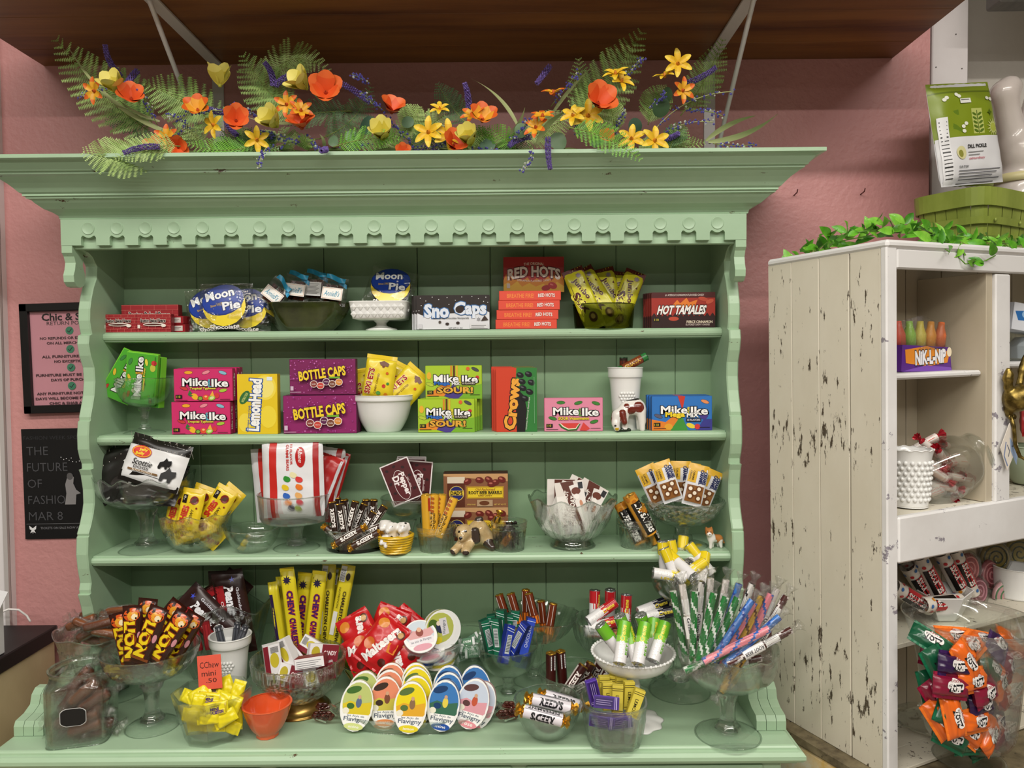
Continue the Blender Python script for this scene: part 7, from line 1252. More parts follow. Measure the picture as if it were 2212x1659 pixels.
for px, py, r_, c in ((795, 272, 23, '#33523f'), (881, 264, 13, '#5d7d5c'), (1053, 312, 17, '#55755c'), (1372, 272, 16, '#37553f'), (1428, 232, 20, '#33502f'), (1440, 205, 16, '#3a5634'), (720, 305, 13, '#5d7a58'), (760, 296, 15, '#6d8a6a'), (586, 296, 12, '#4c6e4a'), (1125, 282, 15, '#6a8560'), (690, 205, 10, '#45642f'), (1205, 305, 20, '#4f6a44'), (480, 320, 18, '#2d4a2c'), (1290, 305, 16, '#4a6a3c')):
    p = atY(px, py, -.27); s = mpp(p); m = MB(); n = 18
    m.add([(0, 0, 0)]+[(r_*s*math.cos(2*PI*i/n)*1.05, .12*r_*s*math.cos(4*PI*i/n), r_*s*math.sin(2*PI*i/n)*.92) for i in range(n)], [(0, 1+i, 1+(i+1) % n) for i in range(n)], noisy('euca_'+c[1:], c, c, rough=.5), True)
    gpart('round_leaf', m, T4(p) @ RZ(GR.uniform(-30, 30)) @ RX(GR.uniform(-25, 25)) @ RY(GR.uniform(0, 180)))
def petal(L, w, cup, curl, c1, c2, key):
    def f():
        m = MB(); nu, nv = 4, 8
        def P(u, v):
            x = (u-.5)*w*max(.10, math.sin(PI*(.06+.9*v)))**.7; r = L*v; return (x, .02*L+r*math.cos(cup), r*math.sin(cup)+curl*L*v*v-.5*abs(u-.5)*0+.35*w*(2*(u-.5))**2*math.sin(PI*v)*.6)
        vs = [P(i/nu, j/nv) for j in range(nv+1) for i in range(nu+1)]
        for j in range(nv): m.add(vs, [(j*5+i, j*5+i+1, (j+1)*5+i+1, (j+1)*5+i) for i in range(nu)], paper(c1 if j < 5 else c2, .5), True)
        return m.mesh('petal')
    return cached(('pt', key), f)
def flower(px, py, kind, tx, tz, y=-.3, k=1.0):
    p = atY(px, py, y); s = mpp(p)*k*1.18
    spec = {'yl': (26, 11, .35, -.25, '#e2b41e', '#e9c83a', 6, '#c87a1c'), 'ol': (26, 11, .4, -.2, '#e0a422', '#d8661c', 6, '#b8501c'), 'yt': (38, 28, 1.0, .12, '#cfc04a', '#e6da72', 6, '#a8a838'), 'ot': (34, 26, .85, -.05, '#d9551f', '#e0692c', 6, '#a8401c'), 'yo': (32, 22, .75, -.05, '#e2a02a', '#d8601c', 6, '#b8501c')}[kind]
    L, w, cup, curl, c1, c2, n, cc = spec
    X = T4(p) @ RZ(tx) @ RX(90-tz)
    f = gpart('flower', MB().lathe([(.001, -4*s), (3*s, -3*s), (3.6*s, 1*s), (2.2*s, 5*s), (.001, 7*s)], 10, paper(cc, .6)), X)
    me = petal(L*s, w*s, cup, curl, c1, c2, (kind, round(s, 6)))
    for i in range(n):
        q = obj('petal', me, f); q.matrix_local = RZ(360/n*i+GR.uniform(-7, 7)) @ RX(GR.uniform(-9, 9) if kind[1] == 'l' else GR.uniform(-12, 6))
for px, py, k, tx, tz, *r_ in ((256, 200, 'yt', -10, 40), (284, 216, 'ot', 25, 30), (205, 197, 'ol', -10, -10), (362, 298, 'ol', 0, 5), (475, 184, 'yt', 0, 80), (510, 262, 'ot', 20, 10), (462, 270, 'yl', -20, 0), (428, 240, 'yo', 10, 30), (555, 302, 'yl', 20, -10), (598, 272, 'yt', -20, 20), (620, 226, 'ol', -10, 0), (650, 240, 'ol', 20, 20), (652, 276, 'ot', 0, 50), (662, 190, 'yt', -40, 30), (704, 202, 'ot', 10, 10, 1.25), (846, 242, 'ot', 20, 40), (828, 300, 'yt', 0, 30), (926, 286, 'yl', -10, 5, 1.2), (970, 292, 'yl', 10, 0, 1.2), (950, 236, 'yl', 0, 40, .8), (1016, 312, 'yt', -10, 30), (978, 316, 'ot', 20, 20), (1042, 260, 'yo', 10, 30, 1.1), (1022, 250, 'ol', -20, 30), (1196, 202, 'ol', -10, 60), (1172, 252, 'ol', 0, 50), (1158, 276, 'ol', -20, 20), (1290, 226, 'ot', 10, 20, 1.3), (1270, 250, 'yl', 0, 0, 1.25), (1238, 250, 'yl', -20, 20), (1342, 176, 'yl', 20, 30), (1330, 160, 'yl', -20, 50), (1464, 138, 'yl', 0, 0, 1.1), (1436, 164, 'yl', -30, 60, .9), (1474, 196, 'ol', 20, 0), (1364, 300, 'yl', -10, 10, 1.1), (1414, 304, 'yl', 10, 5, 1.15), (385, 318, 'ot', 20, -10, .8), (1310, 300, 'ot', 0, 20, .6), (335, 322, 'yo', 0, 30, .8), (870, 330, 'ot', 10, 10, .6)):
    flower(px, py, k, tx, tz, k=r_[0] if r_ else 1.0)
# woody stem that carries everything
pts = [atY(x, 326+4*math.sin(x*.05)-(6 if x % 2 else 0), -.26+.03*math.sin(x*.013)) for x in range(300, 1560, 30)]
gpart('garland_stem', MB().tube([(p.x, p.y, max(p.z, GZ+.004)) for p in pts], .004, 6, paper('#54602f', .7)))
R = random.Random(4)
for i in range(26):
    x = R.uniform(330, 1500); a = R.uniform(-1, 1); fern((x, 326), (x+70*a, 300-R.uniform(0, 26)), 30, R.uniform(-8, 8), R.choice((0, 1, 2, 3)), -.24, -.27+R.uniform(-.03, .05), 12)
# ================================================================ inside and on top of the white cabinet
def kw(px, py, dep): return KX @ front(px, py, dep)
def kpose(px, py, dep, ang=0, lean=0, yaw=0): return T4(kw(px, py, dep)) @ RZ(24.5+yaw) @ RX(-lean) @ RY(ang)
def kfloor(px, dep, z, py):
    c = front(px, py, dep); return KX @ Vector((c.x, dep, z))
def kvessel(name, label, cat, px, py, dep, z, parts, yaw=0, sy=1.0):
    loc = kfloor(px, dep, z, py); s = mpp(loc); X = T4(loc) @ RZ(24.5+yaw); ms = []
    for pn, prof, o in parts:
        m = MB(); f0 = o.get('fn'); f = (lambda a, r, z: tuple(v*s for v in f0(a, r/s, z/s))) if f0 else None
        m.lathe([(r*s, q*s) for r, q in prof], o.get('n', 48), o.get('mat', GL), f, o.get('smooth', True), (o.get('X') or Matrix.Identity(4)) @ Matrix.Diagonal((1, sy, 1, 1))); ms.append((pn, m))
    if len(ms) == 1: r = obj(name, ms[0][1]); r.matrix_world = X
    else:
        r = empty(name, X=X)
        for pn, m in ms: obj(pn, m, r)
    tag(r, label, cat); r['s'] = s; return r
ZS, ZM, ZF = 1.5835, 1.2825, .736
# wax bottle pack
p = kfloor(1986, .07, ZS, 800); s = mpp(p)*1.28; r = obj('candy_tray', MB().prism([(-62*s, 0), (62*s, 0), (56*s, 40*s), (-60*s, 44*s)], -14*s, 14*s, paper('#5a2a86', .3), 'y')); r.matrix_world = T4(p) @ RZ(24.5); tag(r, 'purple tray of wax drink bottles in clear wrap', 'candy tray')
obj('tray_print', printed([('p', [(8, 8), (60, 2), (118, 12), (112, 30), (60, 36), (10, 30)], '#e08a2a'), ('p', [(20, 40), (60, 34), (120, 38), (124, 44), (0, 44)], '#7a4ab0'), ('t', 'NiK-L-NiP', 70, 20, 76, 24, '#eeecf0', {'b': .05, 'o': '#2a2a34', 'ow': .05, 'rot': -3}), ('e', 116, 12, 6, 8, '#f0e0c0')], 124, 44, s, lambda x, z, d: (x, -14.4*s-d, z+22*s)), r)
for i, c in enumerate(('#c85a4a', '#8ab84a', '#c8b84a', '#d8923a', '#cf6a3a')):
    obj('wax_bottle', MB().lathe([(.001, 40*s), (10*s, 40*s), (10*s, 62*s), (6*s, 74*s), (5*s, 84*s), (.001, 84*s)], 12, paper(c, .4), X=T4(((-44+21*i)*s, 0, 0)) @ RY((-6+4*i))), r)
obj('clear_wrap', MB().grid(14, 8, lambda u, v: ((-62+124*u)*s, (-15+3*math.sin(u*9))*s*(1-v*.6), (36+58*math.sin(v*1.45)*(1-.5*abs(u-.45)))*s), FILMS), r)
# hobnail cup
o = kvessel('hobnail_cup', 'white hobnail milk glass cup with scalloped rim', 'cup', 1964, 1095, .05, ZM, [('hobnail_cup', smooth(shell([(34, 0), (36, 3), (37, 12), (41, 90), (44, 112), (47, 122)], 3), 3), {'n': 60, 'mat': MILK, 'fn': fx('none', rz=.18, zr=108, rk=14)})]); s = o['s']
hb = MB().ell((0, 0, 0), (4.6*s, 4.2*s, 4.6*s), MILK, 8, 6).mesh('hobnail')
for j in range(8):
    for i in range(20):
        a = 2*PI*(i+.5*(j % 2))/20; rr = (37.5+j*.75)*s; q = obj('hobnail', hb, o); q.location = (rr*math.cos(a), rr*math.sin(a), (18+11.2*j)*s)
# slanted jar with white rolls
loc = kfloor(2040, .062, ZM, 1085); s = mpp(loc)*.92
X = T4(loc) @ RZ(24.5) @ T4((0, 0, 70*s)) @ RY(62) @ RX(18)
m = MB().lathe([(r*s, z*s) for r, z in smooth(shell([(40, -86), (64, -78), (72, -40), (72, 10), (64, 48), (52, 66), (50, 74), (55, 82), (55, 88)], 3), 3)], 56, GL, lambda a, r, z: (r*(1-.1*(abs(math.sin(a))**6)), z))
o = obj('glass_jar', m, X=X); tag(o, 'tilted round-mouthed glass jar of red and white wrapped rolls', 'jar')
SMR = roll('smr', 56, 8.5, s, '#e6dcd4', [('r', 8, 8, 24, 36, '#d8483a'), ('t', 'Smarties', 16, 22, 26, 7, '#f2ece6', {'rot': 90, 'b': .03}), ('r', 28, 4, 40, 40, '#e8c8b8')], 'twist', paper('#a8202c', .25, .3))
R = random.Random(31)
TJ = ((2010, 968, .062, 130), (2034, 985, .05, 122), (2000, 1002, .062, 110), (2056, 1000, .062, 95), (2082, 990, .074, 70), (2020, 1020, .043, 125), (2060, 1030, .05, 100), (1995, 1040, .056, 60), (2034, 1050, .043, 100), (2084, 1040, .06, 120), (2012, 1065, .05, 70), (2062, 1066, .056, 85), (2102, 1008, .07, 88), (1985, 978, .08, 80), (2044, 962, .085, 100), (2000, 955, .09, 60), (2070, 1016, .08, 60), (2026, 1036, .08, 40), (2096, 1026, .05, 96), (1978, 1012, .08, 100))
for i, (px, py, dep, a) in enumerate(TJ):
    make('candy_roll', SMR, kpose(px, py, dep, a, R.uniform(-20, 20), R.uniform(-40, 40)), 'small white roll with red twisted ends in the tilted jar, '+(ORD+['nineteenth highest', 'lowest'])[sorted(TJ, key=lambda t: t[1]).index(TJ[i])], 'candy roll', 'white rolls in the tilted jar')
# white bowl of large rolls
o = kvessel('candy_bowl', 'white angular bowl of large dotted candy rolls', 'bowl', 2042, 1395, .085, ZF+.255, [('candy_bowl', shell([(46, 0), (50, 3), (66, 26), (84, 56)], 3), {'n': 6, 'mat': MILK, 'smooth': False})], sy=.6, yaw=20); s = o['s']
BR_ = roll('bigs', 118, 16, s, '#e4dcd0', [z for i in range(7) for z in (('e', 8+i*14, 10+(i % 3)*5, 4, 4, ('#c0282c', '#3a70b0')[i % 2]), ('e', 8+i*14, 106-(i % 3)*5, 4, 4, ('#3a70b0', '#c0282c', '#d88a2a')[i % 3]))]+[('r', 30, 28, 52, 92, '#16100e'), ('r', 40, 28, 62, 92, '#b8242a'), ('t', 'SMARTIES', 46, 60, 58, 13, '#f0e8e0', {'rot': 90, 'b': .04})]+[('r', 66, 24+9*i, 96, 30+9*i, ('#e8c8a0', '#d8a8a8', '#e0d8a0')[i % 3]) for i in range(8)], 'twist', FILMS)
for px, py, dep, a, ln, nm in ((2032, 1302, 0.063, 94, 0, 'lying across the front'), (2056, 1240, 0.102, -32, 6, 'black panel out, slanting'), (2010, 1250, 0.102, -30, 6, 'slanting, second'), (2080, 1235, 0.113, -28, 4, 'slanting, small print out'), (1968, 1290, 0.085, -60, 6, 'outermost, by the stile'), (1985, 1262, 0.124, -40, 0, 'rear by the stile'), (1975, 1230, 0.140, -50, 0, 'rear, dark')):
    make('candy_roll', BR_, kpose(px, py, dep, a, ln), 'large dotted candy roll in the white bowl, '+nm, 'candy roll', 'large dotted rolls')
# riser shelf under the bowl and jars
kpart('riser_shelf', MB().box(.024, KW-.02, .02, .1655, ZF+.243, ZF+.254, DIST, .001))
# lollipops
def lolly(key, c1, c2, s, r=38):
    def f():
        m = MB(); m.lathe([(.001, -5*s), (r*.8*s, -5*s), (r*s, 0), (r*.8*s, 5*s), (.001, 5*s)], 28, paper(c1, .2, 0, .4), X=RX(90))
        q = MB(); n = 60; pts = [((3+(r-5)*i/n)*s*math.cos(i*.30), -5.0*s+1.4*s*(i/n)**6, (3+(r-5)*i/n)*s*math.sin(i*.30)) for i in range(n)]
        q.tube(pts, 1.9*s, 5, paper(c2, .2, 0, .4)); st = MB().tube([(0, 0, -r*s), (0, 0, -r*3.0*s)], 2.4*s, 8, paper('#e6e2dc', .5))
        w = MB().lathe([(.001, -7*s), (r*s, -6*s), (r*1.12*s, 0), (r*s, 6*s), (.001, 7*s)], 20, FILMS, lambda a, rr, z: (rr*(1+.03*math.cos(9*a)), z), X=RX(90))
        return [('lollipop', m.mesh('lollipop')), ('swirl', q.mesh('swirl')), ('stick', st.mesh('stick')), ('film', w.mesh('film'))]
    return cached(('lo', key), f)
s = mpp(kw(2095, 1240, .12))
for key, c1, c2, px, py, dep, r_, nm in (('lr', '#a52c3a', '#d98a8a', 2092, 1230, .12, 36, 'upper of two'), ('lr2', '#93304c', '#d494a4', 2112, 1278, .11, 32, 'lower of two')):
    make('lollipop', lolly(key, c1, c2, s, r_), kpose(px, py, dep, 12, 4), 'red swirl lollipop in clear film, '+nm, 'lollipop', 'red swirl lollipops')
make('lollipop', lolly('lr3', '#8a2436', '#c87a80', s, 34), kpose(2138, 1240, .14, 0, 4), 'red lollipop showing its paper ingredient label behind the swirls', 'lollipop')
for key, c1, c2, px, py, dep, nm in (('lg', '#d8a0a4', '#2c7a3c', 2176, 1288, .1, 'beside the red lollipops'), ('lg2', '#cf9298', '#2a6a34', 2208, 1300, .09, 'cut off by the picture edge'), ('ly', '#8f7c2a', '#2a3420', 2150, 1205, .14, 'brown and yellow, top'), ('ly2', '#9a8a34', '#30402a', 2200, 1195, .14, 'yellow and green, top by the edge')):
    make('lollipop', lolly(key, c1, c2, s, 36), kpose(px, py, dep, -20, 4, -20), 'pink and green swirl lollipop, '+nm if key[1] == 'g' else 'striped lollipop '+nm, 'lollipop', 'swirl lollipops in the white jar')
kvessel('milk_glass_jar', 'plain white jar holding the swirl lollipops', 'jar', 2196, 1400, .1, ZF+.255, [('milk_glass_jar', smooth(shell([(40, 0), (44, 3), (46, 40), (46, 62)], 3), 2), {'n': 40, 'mat': MILK})])
# glass urn of foil sweets on the cabinet floor
loc = kfloor(2086, .05, ZF, 1655); s = mpp(loc)
o = kvessel('glass_urn', 'tall footed glass urn of orange and maroon wrapped sweets', 'urn', 2092, 1645, -.047, ZF, [('bowl', smooth(shell([(26, 26), (60, 32), (84, 56), (92, 110), (98, 180), (108, 240), (124, 290), (132, 308)], 3), 3), {'n': 64, 'mat': GLT}), ('foot', smooth([(.1, 0), (64, 0), (66, 3), (34, 9), (16, 16), (24, 28), (.1, 30)], 3), {'n': 40, 'mat': GL})]); s = o['s']
ZC = {'orange': ('#dd6418', '#e97a2a'), 'maroon': ('#7c1230', '#941a3c'), 'green': ('#125236', '#1c6a48'), 'violet': ('#2c1240', '#3c1c56')}
def zot(c, seed): return wrapper('zot'+c, 82, 50, 26, s, ZC[c][0], [('e', 31, 22, 10, 8, '#e9e4e0'), ('e', 41, 17, 10, 9, '#e9e4e0'), ('e', 51, 22, 10, 8, '#e9e4e0'), ('e', 41, 28, 14, 7, '#e9e4e0'), ('t', 'ZOTZ', 41, 26, 34, 14, '#16181c', {'b': .05, 'rot': -6}), ('t', {'orange': 'ORANGE', 'maroon': 'CHERRY', 'green': 'APPLE', 'violet': 'GRAPE'}[c], 41, 13, 22, 5, '#8a2a2a')], crimp=7, seed=seed, wr=1.6, q=4, seal=paper(ZC[c][1], .3))
rows = (('orange', 2060, 1378, -.02, 10), ('orange', 2120, 1384, 0, 20), ('green', 2004, 1385, -.02, 40), ('violet', 2038, 1392, .0, -10), ('orange', 2096, 1398, -.06, -18), ('violet', 2158, 1398, -.05, -14), ('orange', 2192, 1388, .0, 60), ('maroon', 2020, 1420, .02, 20), ('orange', 2084, 1428, -.085, 62), ('violet', 2060, 1436, -.08, 14), ('green', 2020, 1440, -.05, 66), ('green', 2140, 1440, -.06, 34), ('maroon', 2180, 1440, -.03, -20), ('orange', 2100, 1470, -.09, 4), ('maroon', 2050, 1482, -.085, 12), ('maroon', 2130, 1496, -.09, -4), ('green', 2006, 1490, -.03, 80), ('orange', 2160, 1474, -.05, -30), ('maroon', 2172, 1510, -.03, 10), ('violet', 2120, 1520, -.08, 4), ('maroon', 2020, 1510, -.05, 60), ('green', 2044, 1522, -.07, -60), ('orange', 2024, 1552, -.06, 60), ('orange', 2056, 1548, -.085, 84), ('orange', 2108, 1556, -.085, 6), ('violet', 2152, 1560, -.05, -6), ('orange', 2138, 1586, -.07, -40), ('maroon', 2166, 1588, -.03, 12), ('green', 2050, 1592, -.06, 30), ('green', 2090, 1604, -.06, 10), ('green', 2120, 1612, -.03, 0), ('orange', 2088, 1580, -.07, 40))
rows = sorted(rows, key=lambda r: r[2]); cn = {}
for i, (c, px, py, dd, a) in enumerate(rows):
    cn[c] = cn.get(c, -1)+1
    make('wrapped_candy', zot(c, 40+(i % 2)), kpose(2090+(px-2090)*.93, py, -.047+dd*.9, a, 10+(py < 1410)*30, (px-2090)*.25), '%s foil wrapped sweet in the tall urn, %s of that colour' % (c, ORD[cn[c]]), 'sweet', c+' sweets in the urn')
# glass plate edge behind the urn
kvessel('glass_plate', 'clear glass plate lying behind the tall urn', 'plate', 2010, 1500, .085, ZF, [('glass_plate', smooth(shell([(50, 0), (66, 4), (76, 14)], 3), 3), {'n': 48, 'mat': GL})])
# neighbouring compartment: boxes and bowl
s = mpp(kw(2200, 690, .12))
make('candy_box', carton('wb', 90, 56, 40, s, '#dfe2e8', '#d2d5dc', [('p', [(4, 18), (90, 6), (90, 30), (14, 36)], '#2f72b8'), ('e', 30, 22, 8, 7, '#9cc4e8'), ('e', 56, 19, 8, 7, '#9cc4e8')]), kpose(2226, 688, .05, 8, 0, -10), 'white box with a blue band in the neighbouring compartment', 'candy box')
kvessel('clear_tub', 'clear plastic tub of white packets under the blue-banded box', 'tub', 2226, 795, .08, 1.5985, [('clear_tub', smooth(shell([(46, 0), (50, 3), (52, 40), (54, 66)], 2), 2), {'n': 24, 'mat': GLT, 'fn': fx('none', p=6)}), ('packets', [(.1, 3), (44, 4), (46, 30), (30, 50), (.1, 52)], {'n': 10, 'mat': paper('#c8ccd4', .4), 'smooth': False})])
kvessel('mint_bowl', 'pale green bowl by the cabinet stile', 'bowl', 2232, 1015, .08, ZM, [('mint_bowl', smooth(shell([(30, 0), (40, 4), (58, 40), (56, 80)], 3), 3), {'n': 40, 'mat': noisy('pale_green_glaze', '#a9b79c', '#b5c2a8', scale=(3, 3, 3), rough=.3)})])
make('candy_bag', wrapper('edgebag', 60, 90, 20, s, '#a01a1c', [('r', 10, 20, 50, 50, '#d8c02a')], crimp=5, seed=51, wr=1.4), kpose(2226, 900, .1, 6, 4), 'red and yellow bag above the pale green bowl', 'candy bag')
# brass animal head hook with hanging card
BRZ = noisy('antique_brass', '#5a4a22', '#9a8444', scale=(60, 60, 60), rough=.35, metal=.85)
loc = kw(2178, 860, -.016); s = mpp(loc)
m = blob([((0, -18, 0), (4, -26, 6), 28, 24, BRZ), ((4, -32, 0), (22, -56, -8), 20, 10, BRZ), ((22, -56, -8), (27, -60, -12), 9, 6, BRZ), ((-20, -12, 24), (-24, -14, 62), 9, 4, BRZ), ((-24, -14, 44), (-22, -14, 50), 10, 9, BRZ), ((14, -14, 28), (36, -16, 92), 7, 5, BRZ), ((26, -14, 60), (34, -16, 84), 9, 7, BRZ), ((-4, -6, -24), (-2, -4, -34), 12, 8, BRZ)], 3, 2.2, 5)
m.v = [(x*s, y*s, z*s) for x, y, z in m.v]; o = obj('animal_hook', m); o.matrix_world = T4(loc) @ RZ(24.5); tag(o, 'antique brass hare head wall hook on the cabinet stile', 'hook')
obj('hook_arm', MB().tube([(Vector(v)*s) for v in ((-4, -8, -34), (-2, -14, -60), (0, -16, -100), (6, -22, -124), (20, -30, -134), (34, -36, -124), (36, -36, -108))], 4*s, 8, BRZ), o)
h_ = MB()
for x in (-8, 6): h_.lathe([((4+2*math.cos(t))*s, 2*s*math.sin(t)) for t in [k*PI/4 for k in range(9)]], 12, BRZ, X=T4((x*s, -10*s, -40*s)) @ RX(90))
obj('hook_rings', h_, o)
loc = kw(2180, 966, -.024); m = MB().prism([(-30*s, 0), (0, 52*s), (30*s, 4*s), (-6*s, -50*s)], -.0006, .0006, paper('#e6ded2', .6), 'y'); o = obj('gift_tag', m); o.matrix_world = T4(loc) @ RZ(24.5); tag(o, 'diamond shaped card with a blue sketched face hanging from the hook', 'card')
obj('sketch', printed([('p', [(30, 30), (60, 62), (54, 92), (34, 60)], '#9db4d8'), ('l', 18, 40, 12, 70, 3, '#7f8fb8'), ('l', 12, 70, 24, 92, 3, '#7f8fb8'), ('l', 22, 46, 30, 60, 1.5, '#3a4a6a'), ('l', 30, 60, 26, 72, 1.5, '#3a4a6a'), ('l', 36, 50, 44, 50, 1.5, '#3a4a6a')], 60, 104, s, y0=-.0008), o)
# green splint basket with bag
BKT = noisy('green_splint', '#7d8b38', '#97a44c', scale=(8, 8, 3), rough=.4, chips='#b9bd8c', chip_scale=(20, 20, 5), chip_lo=.66)
ZT = KT+.0145; loc = kfloor(2112, .16, ZT, 520); s = mpp(loc); X = T4(loc) @ RZ(24.5+6)
o = empty('splint_basket', X=X, label='olive green painted splint basket on the white cabinet', cat='basket')
se = superel(5)
def ring(r0, z0, r1, z1, t, a0, a1, n=10):
    m = MB(); vs = []
    for (r, z) in ((r0, z0), (r1, z1), (r1-t, z1), (r0-t, z0)):
        for i in range(n+1): a = a0+(a1-a0)*i/n; q = se(a)*r*s; vs.append((q*math.cos(a), q*.62*math.sin(a), z*s))
    w = n+1; m.add(vs, [(j*w+i, j*w+i+1, ((j+1) % 4)*w+i+1, ((j+1) % 4)*w+i) for j in range(4) for i in range(n)], BKT); return m
ns = 22
for i in range(ns):
    a0, a1 = 2*PI*i/ns+.008, 2*PI*(i+1)/ns-.008; m = ring(96, 4, 116, 34, 3, a0, a1, 4); q = ring(116, 34, 126, 112, 3, a0, a1, 4); k = len(m.v)
    m.v += q.v; m.f += [[v+k for v in f] for f in q.f]; m.m += q.m; m.sm += q.sm; obj('splint', m, o)
obj('rim_band', ring(131, 92, 134, 128, 5, 0, 2*PI, 64), o); obj('middle_band', ring(127, 56, 130, 70, 4, 0, 2*PI, 64), o)
obj('basket_bottom', MB().lathe([(.1, 3*s), (96*s, 3*s), (96*s, 8*s), (.1, 8*s)], 48, BKT, lambda a, r, z: (r*se(a), z), X=Matrix.Diagonal((1, .62, 1, 1))), o)
for a in (4.1, 4.72, 5.3):
    q = se(a)*131*s; obj('nail', MB().ell((q*math.cos(a), q*.62*math.sin(a)-.002, 63*s), (4*s, 2.4*s, 4*s), BKT, 8, 6), o)
PK = [('r', 0, 0, 166, 128, '#7d8f1c'), ('r', 0, 22, 166, 26, '#5f7014'), ('p', [(20, 70), (60, 62), (60, 112), (20, 118)], '#5f7a16'), ('r', 92, 62, 120, 116, '#b9c26a'), ('l', 106, 66, 106, 116, 1.6, '#3f5a14')]+[('e', 106+sx*7, 74+9*i, 6, 2.6, '#55701c', sx*-28) for i in range(5) for sx in (-1, 1)]+[('s', 146, 104, 10, 20, 14, '#c4cc7a'), ('e', 146, 104, 9, 9, '#aeb84a')]+[('e', x, y, 5, 4, '#e6e8d8') for x, y in ((28, 40), (34, 36), (60, 30), (66, 34), (64, 100), (72, 94), (64, 110), (142, 40), (152, 42))]+[('s', 140, 72, 3, 8, 4, '#4d6416'), ('r', 66, 40, 92, 50, '#dfe0d8'), ('l', 68, 43, 88, 43, 1.5, '#444'), ('r', 0, 122, 166, 222, '#dcdcde'), ('r', 4, 78, 26, 220, '#e3e3e4')]+[('l', 7, 88+8*i, 23, 88+8*i, 1.6 if i % 4 else 3, '#2a2a2a') for i in range(16)]+[('t', 'DILL PICKLE', 90, 144, 48, 8, '#1e1e1e', {'b': .03}), ('l', 66, 156, 104, 156, 1.6, '#888'), ('l', 66, 162, 94, 162, 1.6, '#888'), ('t', 'extraordinary', 86, 170, 40, 7, '#c05a6a', {'sh': .3}), ('e', 48, 156, 12, 14, '#d4cf9a'), ('e', 46, 158, 6, 8, '#8a8a3a'), ('t', 'OUR STORY', 50, 186, 26, 5, '#333')]+[('l', 36, 194+6*i, 146-(i % 3)*10, 194+6*i, 1.8, '#6a6a6e') for i in range(5)]
loc = kw(2082, 290, .14); s2 = mpp(loc)
make('snack_bag', wrapper('pk', 166, 222, 34, s2, '#dcdcde', PK, crimp=6, seed=61, wr=1.6, q=5, rough=.35), T4(loc) @ RZ(24.5-10) @ RX(-4) @ RY(-7), 'green and white dill pickle snack bag standing in the basket', 'snack bag')
make('snack_bag', wrapper('pk2', 150, 216, 26, s2, '#7a8a1e', [('r', 0, 0, 150, 20, '#2c2a1c')], crimp=6, seed=62, wr=1.2), T4(kw(2090, 300, .2)) @ RZ(24.5-4) @ RX(-2) @ RY(-5), 'second green snack bag hidden behind the dill pickle bag', 'snack bag')
# white hare statue
CHN = noisy('glossy_white_china', '#d9cfc8', '#e3dbd5', scale=(3, 3, 3), rough=.2, coat=.4)
loc = kfloor(2200, .2, ZT, 520); s = mpp(loc)
m = blob([((0, 0, 60), (6, 0, 150), 62, 62, CHN), ((0, -10, 235), (2, -8, 240), 52, 50, CHN), ((-26, 0, 262), (-66, -6, 352), 26, 23, CHN), ((-66, -6, 352), (-50, -8, 366), 20, 22, CHN), ((22, 0, 270), (54, 0, 370), 26, 20, CHN), ((0, -40, 225), (0, -52, 218), 26, 20, CHN), ((-40, -30, 30), (-44, -44, 20), 24, 20, CHN), ((40, -30, 30), (44, -44, 20), 24, 20, CHN)], 8, 6, 12)
m.v = [(x*s, y*s, z*s) for x, y, z in m.v]; o = obj('hare_statue', m); o.matrix_world = T4(loc) @ RZ(24.5); tag(o, 'glossy white hare statue with a cream bow behind the snack bag', 'statue')
bw = MB()
for sg in (-1, 1): bw.grid(10, 4, lambda u, v: ((sg*(6+46*u))*s, (-64+4*math.sin(u*6))*s, (178+(v-.5)*(10+30*math.sin(PI*min(1, u*.9+.1))))*s), paper('#d8cf9c', .4))
bw.lathe([(58*s, 168*s), (63*s, 172*s), (63*s, 182*s), (58*s, 186*s)], 32, paper('#d8cf9c', .4)); obj('ribbon_bow', bw, o)
# hanging frame in the upper corner
p = atY(2180, 6, -.02); m = MB().box(p.x-.03, p.x+.4, -.03, .034, p.z, p.z+.3, noisy('grey_frame', '#4a4844', '#6a6762', scale=(20, 5, 5), rough=.5), .004); m.box(p.x-.015, p.x+.385, -.034, -.029, p.z+.015, p.z+.285, paper('#8c8a86'))
tag(obj('picture_frame', m), 'grey wooden picture frame bottom edge in the upper corner', 'picture frame')
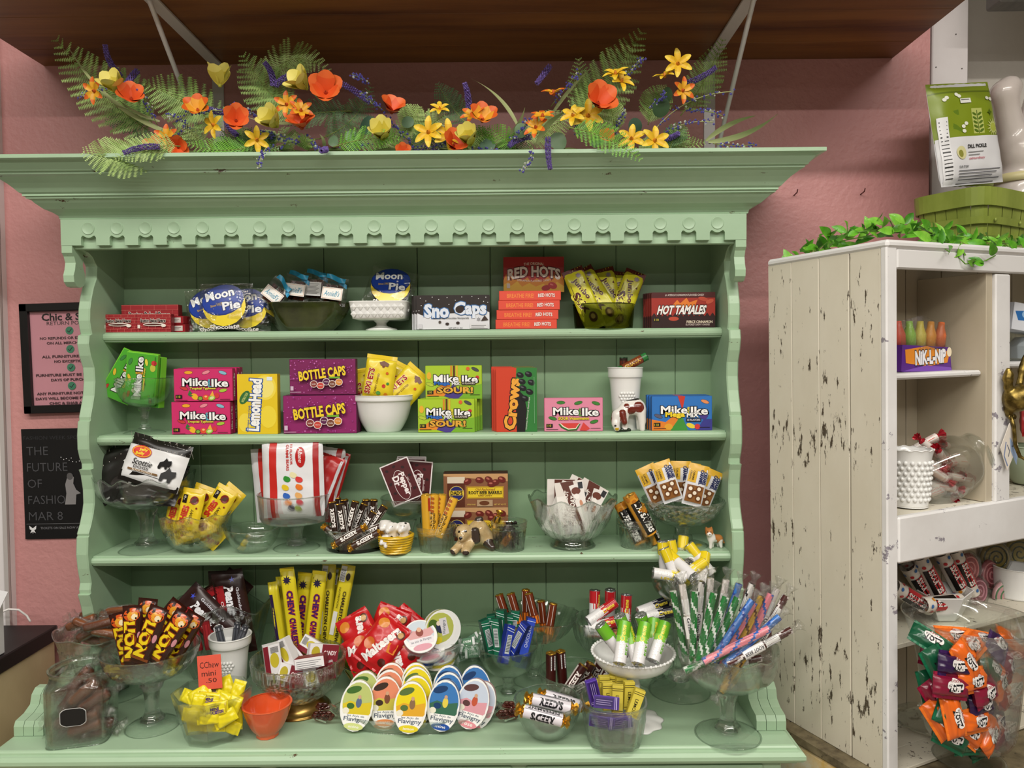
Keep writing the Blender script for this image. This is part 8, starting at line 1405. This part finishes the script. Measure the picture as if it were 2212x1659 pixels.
# leafy vine on top of the cabinet
vn = empty('leaf_vine', X=KX @ T4((.2, .1, ZT)), label='artificial green leaf vine draped along the cabinet top', cat='vine')
VI = vn.matrix_world.inverted() if False else (KX @ T4((.2, .1, ZT))).inverted()
LG = [noisy('vine_leaf_a', '#4f9a1c', '#74bb34', scale=(60, 60, 60), rough=.4, coat=.1), noisy('vine_leaf_b', '#6cb02c', '#93cc4c', scale=(60, 60, 60), rough=.4, coat=.1), noisy('vine_leaf_c', '#357414', '#4f9422', scale=(60, 60, 60), rough=.4, coat=.1)]
sl = mpp(kw(1900, 500, .1)); lm = []
for q in range(3):
    m = MB(); nv = 8; vs = []
    for j in range(nv+1):
        t = j/nv; w = 7.0*math.sin(PI*t**.85)**.9*sl; z = 32*t*sl
        vs += [(-w, -.10*w+(t-.5)**2*14*sl, z), (0, .25*w+(t-.5)**2*14*sl, z), (w, -.10*w+(t-.5)**2*14*sl, z)]
    m.add(vs, [f for j in range(nv) for f in ((3*j, 3*j+1, 3*j+4, 3*j+3), (3*j+1, 3*j+2, 3*j+5, 3*j+4))], LG[q], True); lm.append(m.mesh('leaf'))
R = random.Random(77)
def leaf(px, py, dep, ang, ln, yw, q, k=1.0):
    o = obj('leaf', lm[q], vn); o.matrix_local = VI @ kpose(px, py, dep, ang, ln, yw) @ Matrix.Scale(k, 4)
def vpath(pts, n, spread):
    P = []
    for i in range(n):
        t = i/(n-1)*(len(pts)-1); j = min(int(t), len(pts)-2); f = t-j; a, b = pts[j], pts[j+1]; P.append(tuple(a[q]+(b[q]-a[q])*f for q in range(3)))
    m = MB().tube([VI @ kw(*p) for p in P], 1.3*sl, 6, paper('#5f8f2c', .5)); obj('vine_stem', m, vn)
    for i, p in enumerate(P):
        for sg in (-1, 1): leaf(p[0]+R.uniform(-spread, spread)*.4, p[1]+R.uniform(-spread, spread)*.5, p[2]+R.uniform(-.02, .02), R.uniform(30, 100)*sg+R.uniform(-20, 20), R.uniform(-50, 50), R.uniform(-50, 50), R.choice((0, 0, 1, 1, 2)), R.uniform(.95, 1.45))
vpath([(1692, 590, .31), (1720, 560, .29), (1770, 540, .25), (1820, 520, .2), (1900, 505, .12), (1980, 500, .08), (2040, 508, .05), (2120, 518, .05), (2212, 530, .05)], 42, 22)
vpath([(1760, 545, .22), (1800, 512, .18), (1860, 500, .12), (1930, 490, .1), (1990, 498, .06), (2040, 520, .03), (2060, 540, .0)], 26, 26)
vpath([(2030, 520, .02), (2060, 545, -.01), (2085, 570, -.025), (2120, 568, -.025), (2150, 552, -.02)], 7, 8)
vpath([(2000, 516, .02), (2030, 530, -.01), (2052, 545, -.025)], 5, 8)
vpath([(2140, 530, .02), (2190, 540, .0), (2230, 545, .0)], 7, 14)
